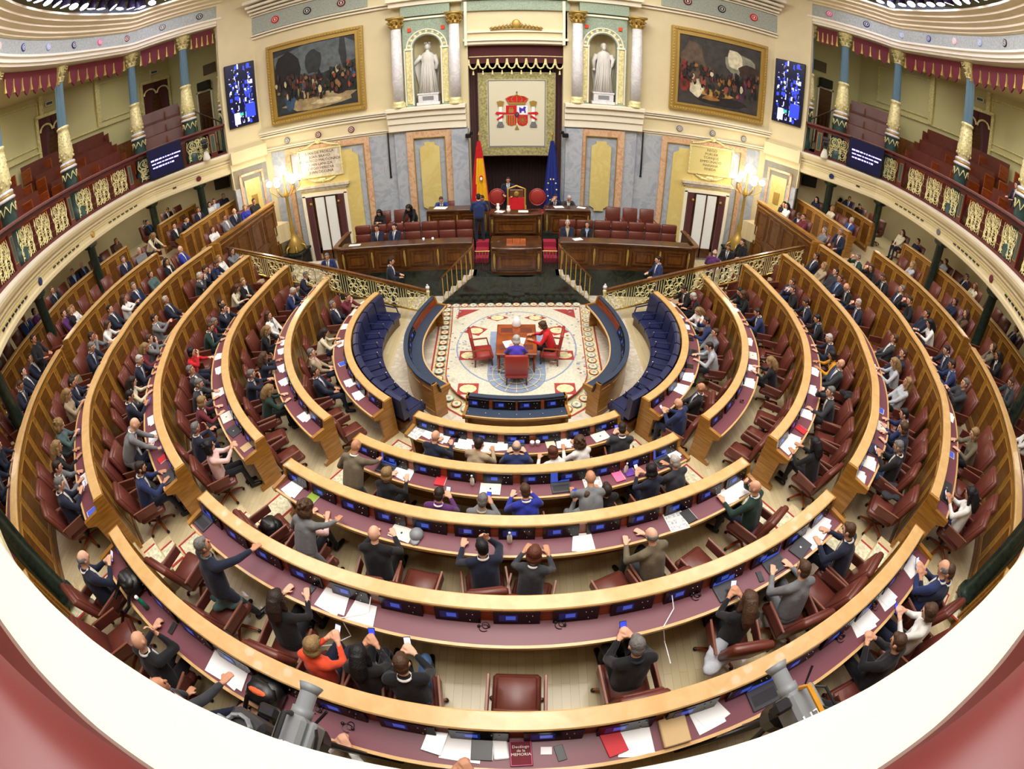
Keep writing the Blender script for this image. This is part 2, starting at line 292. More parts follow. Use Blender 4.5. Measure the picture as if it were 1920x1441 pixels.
PEOPLE = '''0,-100.8,-0.25,m,chin,maroon,maroon,brn,short;0,-94.8,-0.25,m,lap,navy,white,gry,short;0,-78.1,-0.21,w,desk,cream,cream,dkb,long;0,-67.4,-0.13,m,lap,beige,pink,gry,short;0,-57.5,-0.11,m,lap,navy,white,dkb,short;0,-17.2,-0.25,m,desk,navy,navy,bald,bald;0,-8.1,-0.23,m,desk,beige,beige,dkb,short;0,-0.1,-0.1,m,desk,navyblue,navyblue,gry,fringe;0,7.2,0.04,w,desk,white,white,red,short;0,13.2,-0.25,w,desk,white,white,brn,curly;0,22.3,-0.25,m,phone,charcoal,white,dkb,short;0,39.7,-0.16,m,phone,navyblue,navyblue,bald,bald;0,48.1,-0.24,m,lap,black,white,bald,bald;0,69.7,-0.25,m,desk,lightgrey,lightgrey,dkb,short;0,76.7,-0.25,m,lap,grey,grey,brn,short;0,83.4,-0.15,m,chin,navyblue,grey,dkb,short;0,90.9,-0.25,w,phone,white,white,bln,long;0,100.5,0.2,w,desk,black,red,wht,short;0,105.6,0.03,m,desk,black,white,dkb,short;1,-104.7,-0.03,m,desk,navy,white,gry,short;1,-98.0,-0.25,m,desk,black,white,dkb,short;1,-95.0,-0.15,m,desk,navyblue,white,wht,short;1,-82.6,-0.25,w,lap,white,grey,brn,long;1,-76.6,-0.25,w,desk,black,cream,bln,long;1,-63.7,-0.25,w,chin,navy,white,brn,long;1,-58.8,0.1,m,chin,navy,white,gry,short;1,-51.9,-0.25,w,desk,darkgreen,darkgreen,bln,long;1,-23.4,-0.21,m,leanl,olive,white,bald,bald;1,-18.3,-0.22,w,desk,black,black,bln,short;1,-9.8,-0.04,m,phone,purple,white,dkb,short;1,-4.3,-0.02,m,phone,grey,khaki,gry,short;1,1.4,-0.25,m,desk,royal,white,brn,short;1,8.9,-0.02,m,phone,grey,grey,brn,short;1,9.2,0.0,m,lean,grey,grey,bald,bald;1,11.3,-0.25,m,lap,black,black,dkb,short;1,19.1,-0.25,w,phone,navy,navy,blk,short;1,23.2,-0.22,m,desk,charcoal,charcoal,wht,short;1,62.0,-0.25,w,desk,black,black,bln,long;1,83.3,-0.13,m,desk,navyblue,white,dkb,short;1,93.1,-0.19,w,desk,black,black,brn,long;1,95.4,-0.25,w,desk,black,black,blk,short;2,-91.8,-0.25,w,lap,black,white,bln,short;2,-89.8,0.1,w,desk,cream,cream,brn,long;2,-82.4,-0.25,m,lap,black,grey,dkb,short;2,-80.2,-0.25,m,chin,navy,white,dkb,short;2,-74.9,-0.16,m,desk,navy,red,gry,short;2,-73.3,-0.11,m,desk,darkgreen,white,brn,short;2,-65.8,0.08,w,chin,red,red,blk,short;2,-58.9,-0.24,m,lap,charcoal,white,gry,short;2,-54.8,-0.25,m,desk,charcoal,white,gry,beard;2,-49.6,-0.25,w,desk,maroon,white,bln,short;2,-43.5,0.13,m,chin,navy,white,gry,short;2,-38.8,-0.07,w,clap,pink,pink,blk,curly;2,-20.9,-0.05,w,desk,pink,pink,brn,long;2,-19.6,-0.02,w,leanl,grey,grey,brn,curly;2,-12.7,-0.25,m,desk,black,black,bald,bald;2,-2.8,-0.25,m,chin,navy,white,blk,short;2,1.2,-0.25,w,desk,charcoal,white,red,short;2,12.5,-0.25,m,desk,olive,olive,gry,fringe;2,25.7,-0.25,m,chin,darkgreen,white,bald,bald;2,38.1,-0.08,w,desk,black,black,blk,long;2,51.3,-0.25,m,chin,charcoal,white,gry,short;2,60.1,-0.25,m,lap,charcoal,white,bald,bald;2,63.1,-0.25,w,desk,mustard,black,blk,short;2,68.6,-0.1,m,desk,navy,white,wht,short;2,75.5,-0.25,m,desk,black,lightblue,blk,short;2,82.0,-0.25,m,desk,navy,white,dkb,short;2,87.3,-0.25,m,chin,black,black,brn,short;2,90.6,-0.25,m,lap,navyblue,white,brn,short;3,-99.3,-0.25,w,clap,grey,grey,brn,long;3,-95.7,-0.25,w,lap,white,white,bln,long;3,-93.3,-0.25,m,desk,navy,blue,brn,short;3,-90.6,-0.03,m,chin,navy,white,dkb,short;3,-87.7,-0.13,m,chin,charcoal,white,wht,short;3,-79.6,0.09,m,lap,navy,white,wht,short;3,-72.9,-0.04,m,clap,grey,white,dkb,short;3,-65.9,-0.25,m,chin,grey,white,brn,short;3,-64.2,-0.17,w,desk,maroon,maroon,bln,long;3,-60.7,-0.14,m,desk,navy,white,wht,short;3,-55.4,-0.25,w,desk,cream,white,dkb,long;3,-51.5,-0.25,m,phone,navy,white,blk,short;3,-43.4,-0.25,m,phone,navy,white,dkb,short;3,-42.7,-0.25,m,lean,grey,white,bald,bald;3,-37.2,-0.25,m,desk,navyblue,white,dkb,beard;3,-21.3,-0.25,m,reach,navy,grey,gry,short;3,-15.2,-0.25,w,desk,black,denim,dkb,long;3,-11.6,0.12,w,phone,orange,orange,bln,short;3,-8.6,0.02,w,phone,black,grey,blk,long;3,-6.0,0.02,m,phone,black,white,brn,short;3,6.7,-0.15,m,phone,black,navy,gry,short;3,14.5,-0.25,w,phone,black,black,brn,long;3,19.6,-0.25,m,desk,grey,grey,brn,short;3,26.2,-0.25,m,desk,navy,white,brn,short;3,40.5,-0.25,m,phone,black,white,gry,beard;3,44.9,-0.25,w,desk,navy,navy,brn,short;3,47.3,-0.25,m,desk,navyblue,white,blk,short;3,55.0,-0.25,w,lap,lightgrey,lightgrey,bln,long;3,59.6,-0.15,w,desk,lightgrey,lightblue,bln,long;3,62.6,-0.04,m,lap,navy,navy,brn,short;3,66.7,-0.1,m,lap,charcoal,white,brn,short;3,76.7,-0.25,m,chin,navy,white,wht,short;3,83.2,0.03,m,desk,black,white,bald,bald;3,85.9,-0.25,m,lap,navy,lightblue,brn,short;3,89.2,-0.08,m,lap,charcoal,charcoal,dkb,short;3,91.8,-0.25,w,lap,beige,beige,bln,long;3,96.0,-0.09,m,lap,navy,white,dkb,short;4,-118.7,-0.25,m,lap,black,black,blk,short;4,-115.2,-0.25,w,lap,royal,royal,bln,short;4,-112.9,0.04,m,lap,navy,white,bald,bald;4,-109.8,0.08,m,lap,grey,white,brn,short;4,-103.7,-0.25,w,lap,white,white,red,long;4,-94.5,-0.06,m,lap,royal,white,bald,bald;4,-89.3,-0.25,w,lap,black,white,dkb,long;4,-84.7,-0.25,w,lap,teal,teal,brn,short;4,-80.7,-0.07,m,lap,navy,white,gry,short;4,-76.7,-0.08,w,clap,white,white,brn,long;4,-73.9,-0.02,m,lap,navy,white,blk,short;4,-68.9,-0.25,w,desk,white,white,brn,short;4,-66.3,0.2,m,chin,grey,white,dkb,short;4,-63.4,-0.15,m,desk,navy,white,gry,short;4,-55.8,-0.25,m,desk,navy,white,dkb,short;4,-55.3,-0.25,m,desk,navy,blue,dkb,short;4,-53.3,-0.25,w,phone,beige,beige,bln,long;4,-47.6,-0.25,w,phone,teal,grey,bln,curly;4,-43.7,-0.25,w,desk,black,pink,bln,long;4,-40.5,-0.25,m,desk,grey,white,dkb,short;4,-37.6,-0.25,m,phone,navy,white,gry,short;4,-27.8,-0.25,m,phone,navy,white,gry,fringe;4,-19.1,-0.19,m,chin,black,white,bald,bald;4,-15.1,-0.08,m,reach,charcoal,white,gry,fringe;4,23.2,-0.09,w,phone,white,white,brn,short;4,26.5,-0.25,m,phone,navyblue,white,bald,fringe;4,36.1,-0.25,w,phone,white,white,blk,long;4,46.0,-0.25,w,desk,olive,olive,bln,short;4,54.7,-0.25,m,clap,charcoal,charcoal,gry,short;4,58.5,-0.21,m,desk,navyblue,lightblue,dkb,short;4,62.4,-0.03,m,desk,navy,white,dkb,short;4,69.4,0.13,w,desk,white,white,blk,long;4,71.6,-0.11,m,lap,navy,navy,dkb,short;4,75.1,-0.1,m,chin,black,black,dkb,short;4,78.9,-0.18,m,lap,black,white,gry,short;4,82.8,-0.25,m,desk,black,white,brn,short;4,86.4,-0.25,w,chin,black,black,brn,long;4,89.9,-0.25,m,chin,darkgreen,white,gry,short;4,96.2,-0.25,m,stand,navy,white,gry,short;4,102.0,-0.25,m,lap,grey,grey,gry,short;4,108.9,-0.25,m,lap,maroon,maroon,dkb,short;4,109.9,-0.22,m,phone,navy,white,brn,short;4,115.5,-0.22,w,lap,white,white,blk,long;4,116.1,-0.25,w,lap,black,black,blk,long;5,-118.2,-0.25,m,lap,navy,navy,gry,short;5,-115.2,-0.25,m,lap,lightblue,white,brn,short;5,-113.9,-0.25,w,lap,white,white,brn,short;5,-111.1,-0.08,m,lap,navy,white,brn,short;5,-106.5,-0.04,m,chin,navy,white,blk,short;5,-103.6,-0.13,m,lap,black,white,dkb,short;5,-97.4,0.2,w,lean,cream,black,bln,long;5,-93.1,-0.25,m,lap,grey,grey,wht,short;5,-90.5,0.08,m,lap,navy,white,gry,short;5,-75.7,-0.25,w,lap,white,white,bln,long;5,-75.2,-0.25,w,lap,black,black,bln,short;5,-74.7,-0.04,m,lap,purple,purple,brn,short;5,-64.9,-0.25,m,stand,black,black,dkb,short;5,-64.1,-0.15,m,lap,navy,white,brn,short;5,-61.1,-0.25,m,lap,navy,white,dkb,short;5,-58.5,-0.25,m,desk,navy,white,brn,short;5,-55.1,-0.25,m,lap,navy,white,brn,short;5,-48.5,-0.25,w,desk,navy,navy,bln,short;5,-44.9,-0.25,m,desk,navy,grey,dkb,short;5,50.8,-0.25,w,lap,white,black,blk,short;5,58.6,-0.19,m,desk,charcoal,grey,brn,short;5,64.5,0.18,w,desk,black,white,dkb,long;5,65.9,-0.25,w,lap,olive,black,brn,short;5,73.8,-0.25,w,lap,brown,black,brn,long;5,76.8,-0.25,w,lap,navy,navy,dkb,short;5,88.1,-0.25,w,lap,lightgrey,beige,bln,long;5,105.1,-0.25,m,lap,blue,white,wht,short;5,110.9,-0.25,w,lap,cream,cream,bln,short;5,115.5,-0.25,w,lap,navy,navy,blk,long;6,-109.9,0.2,m,phone,black,white,dkb,short;6,-104.7,0.2,m,lap,navy,white,gry,short;6,-104.4,-0.25,m,lap,black,blue,dkb,short;6,-97.8,0.2,w,lap,brown,brown,bln,short;6,-93.3,0.2,m,lap,navy,white,dkb,short;6,-90.2,0.13,m,lap,navy,lightblue,bald,bald;6,-88.0,0.2,m,lap,navy,lightblue,gry,short;6,-82.8,-0.09,m,lap,navy,white,brn,short;6,-77.0,-0.25,w,lap,purple,purple,dkb,short;6,-75.7,0.2,m,lap,blue,white,brn,short;6,-65.1,-0.25,m,lap,blue,white,bald,bald;6,72.3,-0.25,m,lap,navy,white,dkb,short;6,83.1,-0.25,w,lap,cream,white,red,long;6,85.6,-0.18,m,lap,navy,white,dkb,short;6,90.1,-0.25,w,lap,lightgrey,lightgrey,brn,short;6,91.7,-0.25,m,lap,grey,white,dkb,short;6,96.4,-0.25,m,lap,navy,navy,dkb,short;6,99.7,-0.25,w,lap,cream,cream,brn,long;6,110.6,-0.04,m,phone,black,black,dkb,short;6,113.6,0.05,m,lap,navyblue,white,brn,short;6,116.0,0.1,m,lap,black,white,dkb,short'''
ITEMS = '''0,-24.7,0.25,newspaper;0,-21.9,0.24,paper;0,-18.3,-0.05,paper;0,-14.3,0.23,phone;0,-12.4,0.40,paper;0,-12.8,0.06,paper;0,-6.9,0.32,paper;0,-3.9,0.21,paper;0,-0.1,0.05,laptop;0,3.6,0.14,cup;0,4.9,0.13,cup;0,7.8,0.25,folder_cream;0,11.0,0.26,paper;0,20.1,0.20,laptop_closed;1,-21.1,0.16,laptop;1,-18.3,0.25,paper;1,-11.7,0.25,booklet_red;1,-6.7,0.10,bottle;1,-3.9,0.23,laptop_closed;1,6.6,0.20,laptop;1,11.5,0.28,newspaper;1,15.8,0.29,notebook_pink;1,17.9,0.22,notebook_purple;1,17.3,0.07,bottle;1,24.3,0.07,laptop;1,26.3,0.10,paper;2,-26.9,0.30,paper;2,-23.6,0.05,folder_green;2,-11.7,0.33,laptop_closed;2,-10.1,0.29,cap;2,-0.7,0.17,bottle;2,6.4,0.32,paper;2,16.9,0.33,newspaper;2,18.5,0.33,notebook_dark;2,24.5,0.31,paper;2,26.4,0.31,paper;3,-28.0,0.27,laptop;3,-14.8,0.28,phone;3,-12.9,0.30,paper;3,-10.5,0.34,paper;3,-2.1,0.26,earphones;3,2.8,0.19,earphones;3,12.6,0.21,earphones;3,15.1,0.23,laptop;3,18.2,0.36,phone;3,20.0,0.27,laptop;3,23.2,0.28,laptop_closed_dark;3,24.8,0.31,paper;3,26.5,0.26,paper;4,-19.9,0.29,phone;4,-15.5,0.29,paper;4,-14.7,0.29,paper;4,-14.0,0.27,phone;4,-9.5,0.06,earphones;4,-7.7,0.31,earphones;4,-3.6,0.25,folder_clear;4,-2.4,0.27,paper;4,-1.5,0.27,notebook_dark;4,-0.7,0.26,powerbank;4,0.2,0.26,booklet_brown;4,1.3,0.29,paper_small;4,1.9,0.32,phone;4,4.3,0.29,booklet_red;4,5.2,0.33,paper;4,7.1,0.28,paper_bag;4,8.9,0.27,paper;4,12.1,0.31,laptop;4,20.3,0.26,paper;4,23.1,0.27,paper;4,27.1,0.28,paper;4,21.9,0.24,earphones;4,18.2,0.18,earphones;0,-48.3,0.28,paper;0,-55.4,0.21,paper;0,-66.0,0.16,tablet;0,-78.5,0.29,paper;0,-89.2,0.39,paper;0,-99.0,0.46,paper;0,-105.4,0.61,paper;0,51.5,0.43,paper;0,58.1,0.50,paper;0,64.1,0.19,notebook_dark;0,72.0,0.17,laptop;0,80.2,0.15,notebook_dark;0,88.3,0.14,paper;0,95.9,0.20,paper;0,104.1,0.33,paper;1,-63.5,0.15,paper;1,-57.9,0.17,paper;1,-71.1,0.20,paper;1,-75.0,0.03,paper;1,-50.0,0.10,earphones;1,-43.7,0.15,paper;1,56.8,0.29,paper;1,62.8,0.23,paper;1,68.4,0.20,laptop_closed;1,74.5,0.20,paper;1,85.2,0.24,notebook_pink;1,91.2,0.63,paper;1,49.6,0.52,earphones;2,-66.6,0.31,paper;2,-61.7,0.23,paper;2,-54.6,0.31,paper;2,-47.0,0.25,laptop_closed;2,-43.0,0.28,laptop_closed_dark;2,-38.3,0.28,booklet_cream;2,47.4,0.29,paper;2,43.3,0.34,booklet_red;2,38.2,0.30,paper;2,40.3,0.32,paper;2,60.6,0.26,paper;2,54.5,0.21,paper;3,-48.4,0.22,paper;3,-44.8,0.25,paper;3,-39.8,0.22,booklet_red;3,-36.5,0.21,laptop_closed_dark;3,38.8,0.28,paper;3,35.7,0.21,paper;3,41.5,0.31,laptop;3,46.5,0.29,laptop_closed;3,50.0,0.15,tablet;3,60.3,0.24,paper;4,43.4,0.26,tablet;4,36.9,0.32,laptop;4,38.0,0.30,laptop_closed_dark;4,50.3,0.28,paper;4,-34.6,0.29,tablet;4,-39.7,-0.20,paper'''
# ---------------------------------------------------------------- floor with terraces, steps
fl = MB()
fl.box((0, 2, -.1), (40, 34, .2))
def clampy(v, ym): return Vector((v.x, min(v.y, ym), v.z))
for k in range(1, 7):
    pe = {1: 111, 2: 106, 3: 104, 4: 124, 5: 126, 6: 126}[k]; ym = 1.72 if k <= 3 else 6.93
    secs = []
    for ph in arange(-pe, pe, 3):
        r0 = R(k, ph)+.02; r1 = (R(k+1, ph)+.03) if k < 6 else 17.7
        p = rad(ph); zt, zb = F[k], max(0, F[k]-.75)
        yl = ym
        if k == 4 and abs(ph) < 97: yl = 1.72
        secs.append([clampy(Vector((r*sin(p), -r*cos(p), z)), yl) for r, z in ((r0, zt), (r1, zt), (r1, zb), (r0, zb))])
    fl.sweep(secs)
AC = {1: (28.3, 37), 2: (28.8, 36.2), 3: (28.9, 34.9), 4: (29.1, 34), 5: (31, 34.2)}   # aisle limits
for sgn in (-1, 1):
    for k in range(1, 6):
        nst = 2 if k < 5 else 1; h = (F[k]-F[k-1])/(nst+1); a, b = AC[k]
        for j in range(1, nst+1):
            secs = []
            for ph in arange(a, b, 2):
                r0 = R(k, ph)-.27*(nst+1-j); r1 = R(k, ph)+.05; p = rad(ph*sgn); zt = F[k-1]+h*j
                secs.append([Vector((r*sin(p), -r*cos(p), z)) for r, z in ((r0, zt), (r1, zt), (r1, F[k-1]-.01), (r0, F[k-1]-.01))])
            fl.sweep(secs)
struct('floor', fl, 'floor')
# aisle carpets running over the steps
for sgn, sd in ((-1, 'left'), (1, 'right')):
    mb = MB()
    for k in range(1, 6):
        nst = 2 if k < 5 else 1; h = (F[k]-F[k-1])/(nst+1)
        segs = [(R(k-1, 32)+.12, R(k, 32)-.27*nst-.02, F[k-1])]
        for j in range(1, nst+1): segs.append((R(k, 32)-.27*(nst+1-j)+.01, R(k, 32)-.27*(nst-j)-.005, F[k-1]+h*j))
        for r0, r1, z in segs:
            for mi_, w0, w1 in ((0, -.2, .2), (1, -.24, -.2), (1, .2, .24)):
                mb.mi(mi_); rm = (r0+r1)/2; ph = rad(31.7*sgn)
                c = Vector((rm*sin(ph), -rm*cos(ph), z+.006)); t = Vector((cos(ph), sin(ph), 0))
                mb.box(c+t*((w0+w1)/2), (w1-w0, r1-r0, .012), rz=ph)
            if nst and r1-r0 > .5:
                mb.mi(1)
                for q in (r0+.02, r1-.02):
                    mb.box(Vector((q*sin(ph), -q*cos(ph), z+.013)), (.44, .03, .004), rz=ph)
    M['aisle_rug'] = M.get('aisle_rug') or mat('floral_carpet', '#d8d4b4', .9, var=.28, vscale=18)
    M['rug_red'] = M.get('rug_red') or mat('carpet_red', '#a83430', .9)
    o = mb.build('aisle_carpet', ['aisle_rug', 'rug_red'])
    tag(o, 'cream floral carpet with red borders on the %s aisle steps' % sd, 'carpet', 'carpets on the aisle steps')
# ---------------------------------------------------------------- protos
def console_proto(kind='brown'):
    b = MB(); b.box((0, 0, 0), (.475, .035, .22), mtx=Matrix.Rotation(rad(-13), 4, 'X'), bev=.006)
    b.mi(1)
    for x, z in ((.1, .05), (.16, .05), (.13, -.05)): b.ball(Matrix.Rotation(rad(-13), 4, 'X') @ Vector((x, -.02, z)), .008, 6, 4)
    c = b.build('console', ['console', 'steel'])
    rx = Matrix.Rotation(rad(-13), 4, 'X'); s = MB(); s.box(rx @ Vector((-.085, -.018, .012)), (.19, .006, .105), mtx=rx)
    so = s.build('screen', 'screen', c)
    s = MB(); s.box(rx @ Vector((-.06, -.0225, .018)), (.1, .002, .06), mtx=rx); s.build('window_image', 'screen_hi', so)
    return c
CON = console_proto()
def chair_proto():
    t = thing('swivel_armchair', '', 'chair')
    s = MB(); s.box((0, .02, .42), (.5, .52, .11), bev=.035); s.box((0, .02, .475), (.42, .44, .05), bev=.024)
    a = s.build('seat', 'leather', t, True)
    m = Matrix.Rotation(rad(12), 4, 'X'); s = MB(); s.box((0, -.29, .76), (.5, .10, .66), mtx=m, bev=.03); s.box((0, -.235, .77), (.42, .04, .56), mtx=m, bev=.019)
    s.build('backrest', 'leather', t, True)
    for sx in (-1, 1):
        s = MB(); s.mi(0).box((sx*.285, -.03, .6), (.028, .42, .16), bev=.01); s.mi(1).box((sx*.285, -.03, .69), (.032, .46, .016), bev=.006)
        s.build('armrest', ['leather', 'arm_wood'], t)
    s = MB(); s.lathe([(.11, .36), (.035, .34), (.03, .1), (.05, .09)], n=10); s.build('pedestal', 'darkgrey', t)
    s = MB()
    for i in range(5):
        a = 2*pi*i/5+.3; s.mi(0).tube([(0, 0, .11), (.16*cos(a), .16*sin(a), .1), (.29*cos(a), .29*sin(a), .065)], [.028, .024, .018], 6)
        s.mi(1).ball((.29*cos(a), .29*sin(a), .03), (.03, .03, .03), 7, 5)
    s.build('star_base', ['redwood', 'black'], t)
    return t
CHAIR = chair_proto()
def face(v, mb_):
    return v
def end_panel(parent, pt, z, zb, fk, ph, flip):
    # pt(off,z) -> point on the ring ; ph angle for thickness direction
    th = .035; t = Vector((cos(rad(ph)), sin(rad(ph)), 0))*th
    poly = [(-.04, zb), (-.04, z-.01), (.16, z-.01), (.2, z-.17), (.5, z-.2), (.5, z-.29), (.36, z-.36), (.34, fk+.12), (.44, fk+.08), (.44, fk), (.1, fk), (.1, zb)]
    pts = [pt(o, zz) for o, zz in poly]; n = len(pts); s = MB()
    s.add([p-t for p in pts]+[p+t for p in pts], [tuple(range(n)), tuple(range(2*n-1, n-1, -1))]+[(i, i+n, (i+1) % n+n, (i+1) % n) for i in range(n)])
    s.build('end_panel', 'oak', parent)
SEATS = []       # (k, block, phi, used)
def ring_desk(k, p0, p1, block, label, pitch=.56, panel=.62):
    z, fk = Z[k], F[k]; zb = F[k-1] if k else 0
    mid = (p0+p1)/2; c = pol(k, mid, 0, fk)
    t = thing('curved_desk', label, 'desk', (0, 0, 0), 0, 'curved deputies desks')
    def SW(name, prof, m, sm=False):
        s = MB(); ring_sweep(s, k, p0, p1, prof); s.build(name, m, t, sm)
    SW('front_wall', [(0, zb), (.09, zb), (.09, z-.04), (0, z-.04)], 'oak')
    SW('top_rail', [(-.035, z-.045), (-.035, z-.012), (-.022, z), (.135, z), (.148, z-.012), (.148, z-.05)], 'oak_light')
    s = MB(); s.mi(0); ring_sweep(s, k, p0, p1, [(-.018, z-.085), (-.026, z-.045), (.0, z-.045), (0, z-.085)])
    s.mi(1); ring_sweep(s, k, p0, p1, [(-.014, z-.10), (-.014, z-.085), (.0, z-.085), (0, z-.10)])
    s.mi(0); ring_sweep(s, k, p0, p1, [(-.02, zb), (-.02, zb+.14), (0, zb+.14), (0, zb)])
    s.build('moulding', ['oak_dark', 'inlay'], t)
    # inlaid panels on the front
    r = R(k, mid); L = rad(p1-p0)*r; n = max(1, int(round(L/panel))); s = MB(); d = (p1-p0)/n
    z0, z1 = zb+.24, z-.17; g = math.degrees(.07/r); fr = math.degrees(.016/r)
    for i in range(n):
        a, b = p0+i*d+g, p0+(i+1)*d-g
        s.mi(0); ring_sweep(s, k, a, b, [(-.004, z0), (-.004, z1), (0, z1), (0, z0)])
        s.mi(1)
        for q0, q1 in ((z0, z0+.016), (z1-.016, z1)): ring_sweep(s, k, a, b, [(-.012, q0), (-.012, q1), (-.003, q1), (-.003, q0)])
        for q0, q1 in ((a, a+fr), (b-fr, b)): ring_sweep(s, k, q0, q1, [(-.012, z0), (-.012, z1), (-.003, z1), (-.003, z0)])
    s.build('panel_inlay', ['oak_dark', 'inlay'], t)
    SW('console_board', [(.09, z-.27), (.09, z-.05), (.12, z-.05), (.172, z-.27)], 'redwood')
    SW('desk_top', [(.165, z-.27), (.455, z-.27), (.455, z-.24), (.165, z-.24)], 'leather_top')
    SW('desk_trim', [(.455, z-.285), (.49, z-.285), (.49, z-.232), (.455, z-.232)], 'oak_light')
    SW('apron', [(.38, z-.40), (.41, z-.40), (.41, z-.27), (.38, z-.27)], 'walnut_mid')
    for ph in (p0, p1): end_panel(t, lambda o, zz: pol(k, ph, o, zz), z, zb, fk, ph, 0)
    n = max(1, int(L/pitch)); d = (p1-p0)/n
    for i in range(n):
        ph = p0+(i+.5)*d; q = copy_tree(CON, t); q.location = pol(k, ph, .163, z-.15); q.rotation_euler = (0, 0, rad(ph))
        SEATS.append([k, block, ph, i, n, False])
    return t
ROWN = ['front', 'second', 'third', 'fourth', 'fifth', 'sixth', 'rearmost']
RNG = {0: (26.3, 37.2, 110), 1: (28.4, 37, 108.3), 2: (28.9, 36, 103), 3: (29, 34.8, 99.2), 4: (29.2, 33.9, 97)}
for k in range(5):
    cc, s0, s1 = RNG[k]
    ring_desk(k, -cc, cc, 'centre', 'golden oak curved desk with lit consoles, %s row of the centre block' % ROWN[k])
    for sg, sd in ((-1, 'left'), (1, 'right')):
        a, b = sorted((sg*s0, sg*s1))
        ring_desk(k, a, b, sd, 'golden oak curved desk with inlaid panels, %s row of the %s block' % (ROWN[k], sd))
ring_desk(5, -31, 31, 'centre', 'golden oak curved desk under the near balcony, last row of centre block')
for sg, sd in ((-1, 'left'), (1, 'right')):
    for nm, k, a, b in (('nearest the camera', 5, 34, 65.2), ('between the dark columns', 5, 67.6, 93.5), ('beside the far wall', 5, 101.5, 118.5), ('nearest the camera', 6, 58, 96.5), ('beside the far wall', 6, 104.5, 114)):
        x0, x1 = sorted((sg*a, sg*b))
        ring_desk(k, x0, x1, sd, 'oak curved desk under the %s gallery, %s row, %s' % (sd, ROWN[k], nm))
# ---------------------------------------------------------------- generic path helpers
def npath(pts, side=1):
    P = [Vector((p[0], p[1], 0)) for p in pts]; N = []
    for i in range(len(P)):
        t = (P[min(i+1, len(P)-1)]-P[max(i-1, 0)]).normalized(); N.append(Vector((t.y, -t.x, 0))*side)
    return P, N
def smooth_pts(pts, n=6):
    P = [Vector((p[0], p[1])) for p in pts]; out = []
    for i in range(len(P)-1):
        p0, p1, p2, p3 = P[max(i-1, 0)], P[i], P[i+1], P[min(i+2, len(P)-1)]
        for j in range(n):
            t = j/n; out.append(.5*((2*p1)+(-p0+p2)*t+(2*p0-5*p1+4*p2-p3)*t*t+(-p0+3*p1-3*p2+p3)*t**3))
    out.append(P[-1]); return out
def path_sweep(mb, P, N, prof):
    mb.sweep([[p+n_*o+Vector((0, 0, z)) for o, z in prof] for p, n_ in zip(P, N)]); return mb
# ---------------------------------------------------------------- navy desks and benches on the floor
def navy_desk(pts, side, label, zt=.98, zd=.74, nc=6, con_range=(0, 1)):
    P, N = npath(smooth_pts(pts), side); t = thing('navy_curved_desk', label, 'desk', (0, 0, 0), 0, 'navy topped desks around the floor')
    def SW(name, prof, m):
        s = MB(); path_sweep(s, P, N, prof); s.build(name, m, t)
    SW('front_wall', [(0, 0), (.07, 0), (.07, zt-.05), (0, zt-.05)], 'oak')
    SW('top_rail', [(-.02, zt-.06), (-.02, zt), (.09, zt), (.09, zt-.06)], 'blue_top')
    SW('console_board', [(.07, zd-.03), (.07, zt-.06), (.10, zt-.06), (.14, zd-.03)], 'redwood')
    SW('desk_top', [(.13, zd-.03), (.42, zd-.03), (.42, zd), (.13, zd)], 'blue_top')
    SW('desk_trim', [(.42, zd-.04), (.45, zd-.04), (.45, zd+.005), (.42, zd+.005)], 'oak_light')
    s = MB(); L = len(P)
    for a in range(0, L-1, 4):
        b = min(a+3, L-1); q = [(a, b)]
        for z0, z1 in ((.16, .18), (zt-.2, zt-.18)):
            path_sweep(s, P[a:b+1], N[a:b+1], [(-.01, z0), (-.01, z1), (0, z1), (0, z0)])
    s.build('panel_inlay', 'inlay', t)
    for i in (0, L-1):
        n_ = N[i]; tt = Vector((-n_.y, n_.x, 0))*.03; poly = [(-.03, 0), (-.03, zt), (.1, zt), (.16, zd+.05), (.46, zd+.02), (.46, zd-.08), (.3, zd-.2), (.3, 0)]
        pts_ = [P[i]+n_*o+Vector((0, 0, z)) for o, z in poly]; m_ = len(pts_); s = MB()
        s.add([p-tt for p in pts_]+[p+tt for p in pts_], [tuple(range(m_)), tuple(range(2*m_-1, m_-1, -1))]+[(j, j+m_, (j+1) % m_+m_, (j+1) % m_) for j in range(m_)])
        s.build('end_panel', 'oak', t)
    for j in range(nc):
        u = (con_range[0]+(con_range[1]-con_range[0])*(j+.5)/nc)*(L-1); i = int(u); f_ = u-i
        p = P[i].lerp(P[min(i+1, L-1)], f_); n_ = N[i]
        q = copy_tree(CON, t); q.location = p+n_*.125+Vector((0, 0, zt-.15)); q.rotation_euler = (0, 0, atan2(n_.y, n_.x)+pi/2); 
    for j in range(7):
        i = int((j+.5)/7*(L-1)); s = MB(); s.ball(P[i]+N[i]*.3+Vector((0, 0, zd+.006)), .013, 6, 4); s.build('microphone_socket', 'steel', t)
LP = [(-2.42, 1.15), (-2.66, .3), (-2.78, -.6), (-2.74, -1.3), (-2.56, -2.0), (-2.2, -2.62), (-1.78, -3.02)]
navy_desk(LP, -1, 'curved oak desk with navy leather top, left of the carpet', con_range=(.3, 1))
navy_desk([(-x, y) for x, y in LP], 1, 'curved oak desk with navy leather top, right of the carpet', con_range=(.3, 1))
navy_desk([(-1.0, -3.27), (-.5, -3.35), (0, -3.38), (.5, -3.35), (1.0, -3.27)], 1, 'short navy topped desk with four lit screens behind the carpet', zt=.95, zd=.71, nc=4)
